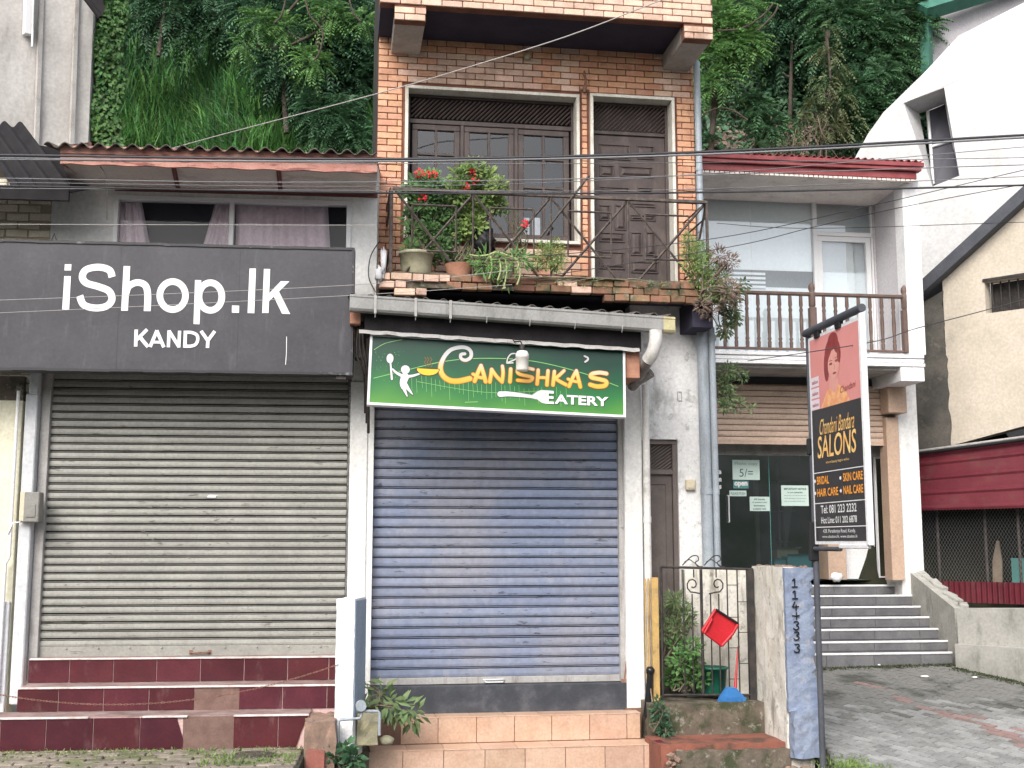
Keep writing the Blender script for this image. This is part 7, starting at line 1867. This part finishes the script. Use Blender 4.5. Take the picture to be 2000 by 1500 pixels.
tree('yellowish vine covered tree leaning beside the dark hollow', [(1600, 320), (1610, 240), (1622, 170), (1615, 60)], 19.0, [(1620, 60, 18, 0), (1612, 110, 22, .1), (1635, 140, 20, -.1), (1605, 170, 24, 0), (1590, 215, 28, .1), (1640, 200, 24, 0), (1560, 245, 26, 0), (1620, 260, 30, 0), (1660, 250, 20, 0), (1530, 270, 20, 0)], M['leaf_olive'], 200, .2, 5, .09, droop=1.0)
tree('leafy sapling on an arching stem low beside the drain pipe', [(1480, 300), (1478, 260), (1470, 225)], 17.6, [(1475, 215, 28, 0), (1500, 250, 22, 0), (1460, 200, 16, 0), (1485, 275, 20, 0), (1385, 285, 16, 0), (1410, 200, 8, 0)], M['leaf_mid'], 240, .26, 6, .1, branches=[[(1370, 225), (1400, 212), (1430, 215), (1460, 235)]])
tree('pale leaved sapling above the maroon eaves', [(1690, 310), (1690, 250), (1680, 180)], 19.4, [(1670, 180, 30, 0), (1700, 220, 32, 0), (1680, 255, 30, 0), (1650, 270, 26, 0), (1720, 150, 20, 0)], M['leaf_mid'], 420, .36, 6, .12)
tree('dark tree in the shaded hollow at top right centre', [(1540, 330), (1545, 150), (1550, -50)], 20.6, [(1500, 20, 50, .3), (1560, 40, 55, .3), (1590, 0, 50, .3), (1520, 110, 40, .5), (1440, 10, 40, .5), (1560, 130, 40, .6)], M['leaf_dark'], 700)
m = MB()
for k in range(18):
    x = RND.uniform(1520, 1640); y = RND.uniform(220, 300); q0 = pt(x, y, 17.9); m.tube([q0, q0 + Vector((RND.uniform(-.15, .15), RND.uniform(-.1, .1), RND.uniform(-.3, .1))), q0 + Vector((RND.uniform(-.3, .3), RND.uniform(-.1, .1), RND.uniform(-.6, -.2)))], .006, 4)
solo('dry_twigs', m, M['leaf_dry'], None, None, WORLD, tuple(pt(1580, 300, 17.9)), kind='stuff')
cover(500, 1380, 1700, 270, 325, M['leaf_dry'], .12, 'dead_leaves', .9)

# ---------------- plants on the balcony and at the ground
U = FC.u; Z = FC.z
def bush(name, label, cat, v, base_px, clumps, mm, n, lw, stems=10, mode='leaf', depth=.2, group=None, stem_m=None, extra=None, wr=.55, dr=None, flowers=()):
    p0 = (U(base_px[0], base_px[1], v), v, Z(base_px[0], base_px[1], v))
    t = T(name, label, cat, FC, p0, group=group)
    cl = [(Vector((U(x, y, v), v + RND.uniform(-depth, depth) * .5, Z(x, y, v))), r / 195) for x, y, r in clumps]
    m = MB()
    for k in range(stems):
        c, r = cl[k % len(cl)]; b = Vector(p0) + Vector((RND.uniform(-.1, .1), RND.uniform(-.06, .06), 0)); e = c + Vector((RND.uniform(-r, r) * .5, RND.uniform(-depth, depth) * .5, RND.uniform(-r, r) * .3))
        m.tube(smooth_path([tuple(b), tuple((b + e) / 2 + Vector((RND.uniform(-.08, .08), 0, .03))), tuple(e)], 4), [.009 - .0006 * i for i in range(9)], 5)
    t.part('stem', m, stem_m or M['stem'])
    tot = sum(r * r for c, r in cl); P, D, Nn, L = [], [], [], []
    for i in range(n):
        q = RND.uniform(0, tot)
        for c, r in cl:
            q -= r * r
            if q <= 0: break
        d = Vector((RND.gauss(0, 1), RND.gauss(0, 1), RND.gauss(0, 1))).normalized(); rr = r * RND.random() ** .5
        P.append(c + Vector((d.x * rr, d.y * min(rr, depth), d.z * rr)) - Vector(p0)); dd = d + Vector((0, -.2, .2 if dr is None else dr)); D.append(dd); Nn.append((RND.gauss(0, .5), -1, RND.uniform(.2, 1.2))); L.append(lw * RND.uniform(.6, 1.3))
    o = link(leaf_mesh('foliage', P, D, Nn, L, np.array(L) * wr, mm), 'foliage'); o.parent = t.e
    for x, y, r in flowers:
        c = Vector((U(x, y, v - .15), v - .15, Z(x, y, v - .15))); FP, FD, FN = [], [], []
        for k in range(int(26 * r / 8)):
            d = Vector((RND.gauss(0, 1), RND.gauss(0, 1), RND.gauss(0, 1))).normalized(); FP.append(c + d * r / 195 * .6 - Vector(p0)); FD.append(d); FN.append((RND.gauss(0, 1), -1, .3))
        o = link(leaf_mesh('flower', FP, FD, FN, [.03] * len(FP), [.026] * len(FP), M['flower']), 'flower'); o.parent = t.e
    return t
vb_ = VF + .22
bush('flowering_shrub', 'thorny potted shrub with red flowers at the left end of the iron railing', 'shrub', vb_, (815, 500), [(815, 365, 24), (840, 360, 26), (800, 375, 14), (860, 380, 22), (830, 395, 28), (870, 410, 28), (850, 430, 28), (800, 420, 14), (840, 455, 24), (875, 460, 24), (890, 430, 22), (805, 450, 14), (820, 480, 16), (860, 485, 18), (800, 490, 14), (840, 500, 16), (880, 500, 14)], M['leaf_shrub'], 3600, .055, 22, flowers=[(818, 338, 8), (835, 342, 6), (825, 385, 7), (848, 341, 5)])
bush('flowering_shrub', 'taller light green shrub with red flowers right of the thorny one', 'shrub', vb_ + .02, (905, 510), [(925, 335, 22), (900, 350, 24), (950, 350, 24), (970, 370, 18), (915, 375, 28), (950, 390, 26), (930, 410, 28), (905, 420, 24), (970, 395, 16), (890, 385, 20), (925, 445, 22), (900, 455, 18), (975, 400, 14), (940, 460, 14)], M['fern'], 2600, .055, 14, wr=.7, flowers=[(922, 338, 7), (928, 353, 6), (910, 364, 5)])
bush('spindly_plant', 'nearly bare spindly plant with one red flower at the railing centre', 'plant', vb_ - .05, (1005, 500), [(1000, 420, 14), (1018, 445, 12), (1010, 470, 10), (1030, 440, 8), (985, 415, 10)], M['leaf_mid'], 60, .035, 12, flowers=[(1025, 437, 6)])
bush('hanging_plant', 'bright green spider plant spilling over the brick ledge with long roots', 'plant', VF - .02, (960, 510), [(930, 505, 16), (950, 515, 20), (975, 520, 20), (1000, 515, 20), (1020, 510, 14), (960, 535, 16), (990, 540, 16), (940, 525, 12)], M['leaf_light'], 420, .1, 6, wr=.16, dr=-.1)
m = MB()
for x, y, e in ((958, 500, 545), (975, 505, 548), (987, 505, 560), (984, 560, 564), (1013, 515, 556), (1010, 505, 530)):
    m.tube(smooth_path([(U(x, y, VF - .08), VF - .07, Z(x, y, VF - .08)), (U(x + 3, y, VF - .1), VF - .1, Z(x, (y + e) / 2, VF - .1)), (U(x - 3, e, VF - .1), VF - .1, Z(x, e, VF - .1))], 4), .009, 5)
m.tube(smooth_path([(U(x, y, VF - .09), VF - .08, Z(x, y, VF - .09)) for x, y in ((918, 497), (935, 500), (955, 497), (970, 492), (990, 498), (1008, 506), (1015, 520))], 4), .009, 5)
solo('aerial_roots', m, M['root'], 'pale green aerial roots dangling over the brick ledge', 'roots', FC, (U(985, 500, VF - .08), VF - .08, Z(985, 500, VF)))
bush('fern_bush', 'small olive green fern bush on the ledge in front of the window corner', 'bush', VF + .06, (1070, 530), [(1060, 490, 18), (1080, 490, 20), (1070, 508, 22), (1095, 500, 14), (1050, 515, 14), (1085, 520, 16)], M['fern'], 1400, .035, 10, wr=.25)
bush('fern_bush', 'big yellow green feathery bush at the right end of the iron railing', 'bush', VF + .0, (1360, 560), [(1345, 490, 20), (1370, 490, 22), (1350, 515, 26), (1380, 520, 26), (1365, 545, 24), (1400, 545, 22), (1385, 570, 24), (1340, 470, 12), (1410, 575, 20)], M['fern'], 3400, .038, 16, wr=.25)
bush('withered_bush', 'brownish withered bush spilling off the right corner of the balcony', 'bush', VF - .05, (1385, 570), [(1405, 500, 18), (1425, 510, 16), (1415, 535, 22), (1395, 590, 20), (1420, 570, 22), (1370, 595, 14), (1390, 610, 12), (1435, 590, 12)], M['leaf_dry'], 1100, .055, 16, wr=.22, stem_m=M['leaf_dry'])
bush('hanging_bush', 'trailing green bush hanging behind the pipes beside the wooden balustrade', 'bush', VF + .3, (1400, 590), [(1415, 600, 20), (1430, 575, 20), (1425, 625, 18), (1410, 650, 14), (1435, 610, 14), (1445, 560, 12), (1405, 575, 16)], M['leaf_olive'], 1100, .045, 12, wr=.4, dr=-.4)
bush('wall_shrub', 'wispy shrub rooted in the pipes below the white balcony', 'shrub', VF + .7, (1395, 770), [(1415, 725, 16), (1435, 725, 14), (1415, 750, 18), (1420, 775, 18), (1440, 790, 14), (1410, 795, 12), (1455, 735, 10), (1460, 800, 8)], M['leaf_pale'], 620, .05, 14, wr=.4)
bush('ledge_weeds', 'mossy weeds growing along the brick ledge', 'weeds', VF + .0, (1200, 548), [(x, 545 + (x - 750) * .022, 6) for x in range(850, 1360, 22)], M['leaf_pale'], 500, .03, 20, wr=.3)
pot1 = T('flower_pot', 'round cream flower pot on the left of the brick ledge', 'flower pot', FC, (U(812, 524, vb_), vb_ - .05, zf))
m = MB(); zt1 = Z(812, 497, vb_); m.lathe([(.11, zf - .02), (.15, zf + .07), (.165, zt1 - .03), (.175, zt1 - .03), (.175, zt1), (.15, zt1), (.14, zt1 - .03)], (U(812, 510, vb_), vb_ - .05, 0), 22); pot1.part('pot', m, M['pot'])
pot2 = T('flower_pot', 'pale flower pot under the spider plant', 'flower pot', FC, (U(978, 530, vb_), vb_ - .2, zf)); m = MB(); m.lathe([(.07, zf - .02), (.1, zf + .08), (.11, zf + .1)], (U(978, 510, vb_), vb_ - .2, 0), 18); pot2.part('pot', m, M['pot'])
pot3 = T('flower_pot', 'brown clay pot between the two flowering shrubs', 'flower pot', FC, (U(895, 530, vb_), vb_ - .1, zf)); m = MB(); m.lathe([(.1, zf - .02), (.14, zf + .1), (.15, zf + .13)], (U(895, 510, vb_), vb_ - .1, 0), 18); pot3.part('pot', m, M['terracotta_timber'])
m = MB(); m.blob((U(945, 470, VF + .2), VF + .2, Z(945, 470, VF + .2)), (.115, .1, .15), .22, 8, 16, 12); m.blob((U(950, 452, VF + .2), VF + .2, Z(950, 450, VF + .2)), (.06, .05, .06), .3, 9, 10, 8)
solo('black_bag', m, M['bag'], 'knotted black plastic bag holding a plant behind the railing', 'bag', FC, (U(945, 490, VF + .2), VF + .2, Z(945, 495, VF + .2)))
m = MB(); m.blob((U(749, 515, VF - .03), VF - .03, Z(749, 515, VF)), (.03, .03, .14), .4, 12, 10, 10); m.blob((U(740, 535, VF - .03), VF - .03, Z(740, 538, VF)), (.035, .03, .09), .4, 13, 8, 8)
solo('torn_bag', m, M['bag_white'], 'torn white plastic tied at the lower left corner of the railing', 'bag', FC, (U(745, 545, VF), VF, zf - .1))
# passage plants, corner plant and creeper at the post
bush('passage_shrub', 'narrow leaved green shrub behind the left side of the gate', 'shrub', -.1, (1310, 1290), [(1310, 1170, 16), (1325, 1185, 16), (1305, 1200, 18), (1335, 1205, 14), (1320, 1225, 18), (1300, 1235, 12), (1340, 1195, 10), (1345, 1215, 8)], M['leaf_pale'], 800, .06, 16, wr=.25)
bush('passage_shrub', 'round leaved bright green shrub lower behind the gate', 'shrub', -.16, (1335, 1350), [(1320, 1260, 18), (1345, 1265, 18), (1325, 1290, 22), (1355, 1290, 18), (1345, 1315, 22), (1370, 1325, 14), (1320, 1325, 18), (1360, 1340, 12)], M['leaf_light'], 650, .055, 14, wr=.65)
bush('corner_weeds', 'dark weeds in the corner below the yellow post', 'weeds', -.6, (1290, 1430), [(1290, 1390, 14), (1295, 1410, 16), (1300, 1425, 14), (1283, 1370, 8)], M['leaf_dark'], 300, .04, 6)
bush('leaning_plant', 'plant with long pointed leaves leaning out beside the white post', 'plant', -.72, (715, 1380), [(715, 1335, 10), (725, 1350, 14), (745, 1358, 14), (760, 1372, 16), (780, 1382, 14), (800, 1388, 14), (812, 1400, 12), (805, 1412, 9), (775, 1400, 10), (728, 1375, 12)], M['leaf_pale'], 125, .13, 12, wr=.3, dr=-.35)
bush('foot_creeper', 'low creeper growing at the foot of the white post', 'creeper', -1.25, (670, 1500), [(655, 1475, 12), (675, 1465, 12), (690, 1480, 14), (645, 1490, 14), (665, 1495, 14), (688, 1495, 10)], M['leaf_mid'], 260, .07, 8, wr=.6)
# mossy grass tufts on the paving
P = []
for i in range(1500):
    u = RND.uniform(-2.6, L_EDGE - .03); v = -.88 - abs(RND.gauss(0, .16)); P.append(FL.W(u, v, .01))
for i in range(500): P.append(FL.W(L_EDGE - .5 + RND.uniform(-.3, .45), RND.uniform(-1.7, -1.2), .02))
for i in range(1100):
    x = pt(1640 + RND.gauss(20, 28), 1060, 10.45); q = Vector((x.x, 10.5 + abs(RND.gauss(0, .18)), 0)); q.z = GND(q.y); P.append(q)
for i in range(0):
    q = FR.W(RND.uniform(U(1500, 1200, -.2) * 0 + FR.u(1600, 1295, -.55), FR.u(1860, 1295, -.55)), -.56 - abs(RND.gauss(0, .05)), 0); q.z = GND(q.y); P.append(q)
P = np.array([tuple(p) for p in P]); n = len(P)
link(blade_mesh('moss_grass', P, NR.uniform(.012, .04, n), np.stack([NR.normal(0, .015, n), NR.normal(0, .015, n)], 1), NR.uniform(.006, .012, n), M['fern'], 2), 'moss_grass', kind='stuff')
for k, (px, py, s, lab) in enumerate(((1805, 1323, .055, 'larger scrap of white paper lying on the courtyard paving'), (1904, 1325, .035, 'smaller white scrap nearer the low wall on the paving'), (1717, 1301, .02, 'tiny white scrap close to the grey stairs'))):
    q = groundpt(px, py); m = MB(); m.blob((q.x, q.y, GND(q.y) + .012), (s, s * .5, .012), .35, k, 8, 5); solo('litter', m, M['litter'], lab, 'litter', WORLD, (q.x, q.y, GND(q.y)))

# ------------------------------------------------------------------ cables over the street
def cable(pts, r, mm, lab, Y=9.0, name='overhead_cable', group='overhead cables crossing the view'):
    P = [pt(q[0], q[1], q[2] if len(q) > 2 else Y) for q in pts]; m = MB(); P = [tuple(p) for p in P]; m.tube(smooth_path(P, 8), r, 5)
    return solo(name, m, mm, lab, 'cable', WORLD, P[0], group=group)
X0, X1 = -350, 2350
cb_ = [
 ([(X0, 300), (0, 303), (735, 311), (1370, 297), (2000, 264), (X1, 243)], .011, 'cable', 'upper of the two thick cables at roof gutter height'),
 ([(X0, 311), (0, 312), (735, 315), (1370, 302), (2000, 269), (X1, 249)], .009, 'cable_grey', 'lower thick cable hugging the topmost pair at gutter height'),
 ([(X0, 306), (0, 308), (735, 319), (1300, 318), (2000, 308), (X1, 300)], .0035, 'cable_grey', 'thin wire just below the thick pair, level to the right edge'),
 ([(X0, 345), (0, 348), (500, 356), (1000, 352), (1500, 338), (2000, 322), (X1, 312)], .0045, 'cable_grey', 'thin wire crossing the soffit and the window sashes'),
 ([(X0, 352), (0, 356), (735, 364), (1300, 345), (2000, 287), (X1, 262)], .0035, 'cable_grey', 'thin wire rising steadily to the right over the maroon eaves'),
 ([(X0, 360), (0, 363), (735, 377), (1370, 376), (2000, 362), (X1, 350)], .0085, 'cable', 'thick cable running along the top of the iron railing'),
 ([(X0, 367), (0, 368), (735, 372), (1300, 371), (2000, 345), (X1, 330)], .0035, 'cable_grey', 'thin wire touching the thick railing height cable'),
 ([(X0, 436), (0, 438), (735, 440)], .003, 'rope', 'thin pale wire over the curtained window'),
 ([(X0, 588), (0, 586), (684, 557), (1000, 528)], .0025, 'rope', 'pale wire over the large white lettering, upper of two'),
 ([(X0, 620), (0, 611), (684, 577), (1000, 556)], .0025, 'rope', 'pale wire over the large white lettering, lower of two'),
 ([(1060, 500), (1401, 465), (1700, 402), (2000, 332), (X1, 250)], .0035, 'cable', 'thin dark wire slanting up from the fern bush to the white wall'),
 ([(1060, 540), (1422, 483), (1587, 444), (1760, 405), (2000, 360), (X1, 300)], .0035, 'cable', 'thin dark wire slanting up over the glazed balcony door'),
 ([(1400, 436), (1587, 446), (2000, 434), (X1, 425)], .003, 'cable', 'thin sagging wire ending at the right edge over the beige gable'),
 ([(1460, 705), (1698, 669), (1795, 640), (2000, 585), (X1, 480)], .004, 'cable', 'thin wire from behind the banner up across the blackened wall'),
 ([(300, 300, 14.5), (437, 262, 13.6), (733, 184, 11.4), (916, 131, 11.2), (1110, 70, 11), (1272, 8, 10.9), (1400, -40, 10.8)], .006, 'rope', 'slack pale wire rising over the window to the brick parapet'),
]
for i, (p, r, mm, lab) in enumerate(cb_): cable(p, r, M[mm], lab, 9.0 + .05 * i if i != 14 else 11.2)
m = MB(); m.tube([tuple(pt(x, y, 11.25)) for x, y in smooth_path([(742, 470), (724, 500), (720, 540), (733, 570)], 5)], .006, 5); solo('loose_cable', m, M['cable'], 'loose dark cable drooping beside the left corner of the balcony', 'cable', WORLD, tuple(pt(733, 570, 11.25)))
m = MB(); m.tube([tuple(pt(x, y, 10.25)) for x, y in smooth_path([(196, 325), (207, 345), (209, 385), (209, 430)], 5)], .004, 5); solo('loose_cable', m, M['cable'], 'thin dark cable dropping down the pale wall left of the curtains', 'cable', WORLD, tuple(pt(196, 325, 10.25)))

# unseen slope added behind the camera to block low sky and show in panes
hb_ = MB(); n = 30
hb_.add([(-40 + 80 * i / n, -9 - 7 * (j / 3), [-.4, 3.4, 6, 8][j] + (math.sin(i * 1.1) * .7 + math.sin(i * .37) * .8 if j else 0)) for j in range(4) for i in range(n + 1)], [(j * (n + 1) + i + 1, j * (n + 1) + i, (j + 1) * (n + 1) + i, (j + 1) * (n + 1) + i + 1) for j in range(3) for i in range(n)])
struct('added_sky_blocker', hb_, mat('sky_blocker_green', C_(.14, .17, .12), C_(.25, .25, .22), .6, .9))

P = []
for i in range(900):
    q = FR.W(RND.uniform(FR.u(1600, 1295, -.55), FR.u(1858, 1295, -.55)), -.54 - abs(RND.gauss(0, .06)), 0); q.z = GND(q.y); P.append(tuple(q))
for i in range(900):
    q = FE.W(RND.uniform(0, 1.4), -.08 - abs(RND.gauss(0, .07)), 0); q.z = GND(q.y); P.append(tuple(q))
P = np.array(P); n = len(P)
link(blade_mesh('dark_moss', P, NR.uniform(.01, .03, n), np.stack([NR.normal(0, .015, n), NR.normal(0, .015, n)], 1), NR.uniform(.01, .02, n), M['moss'], 2), 'dark_moss', kind='stuff')
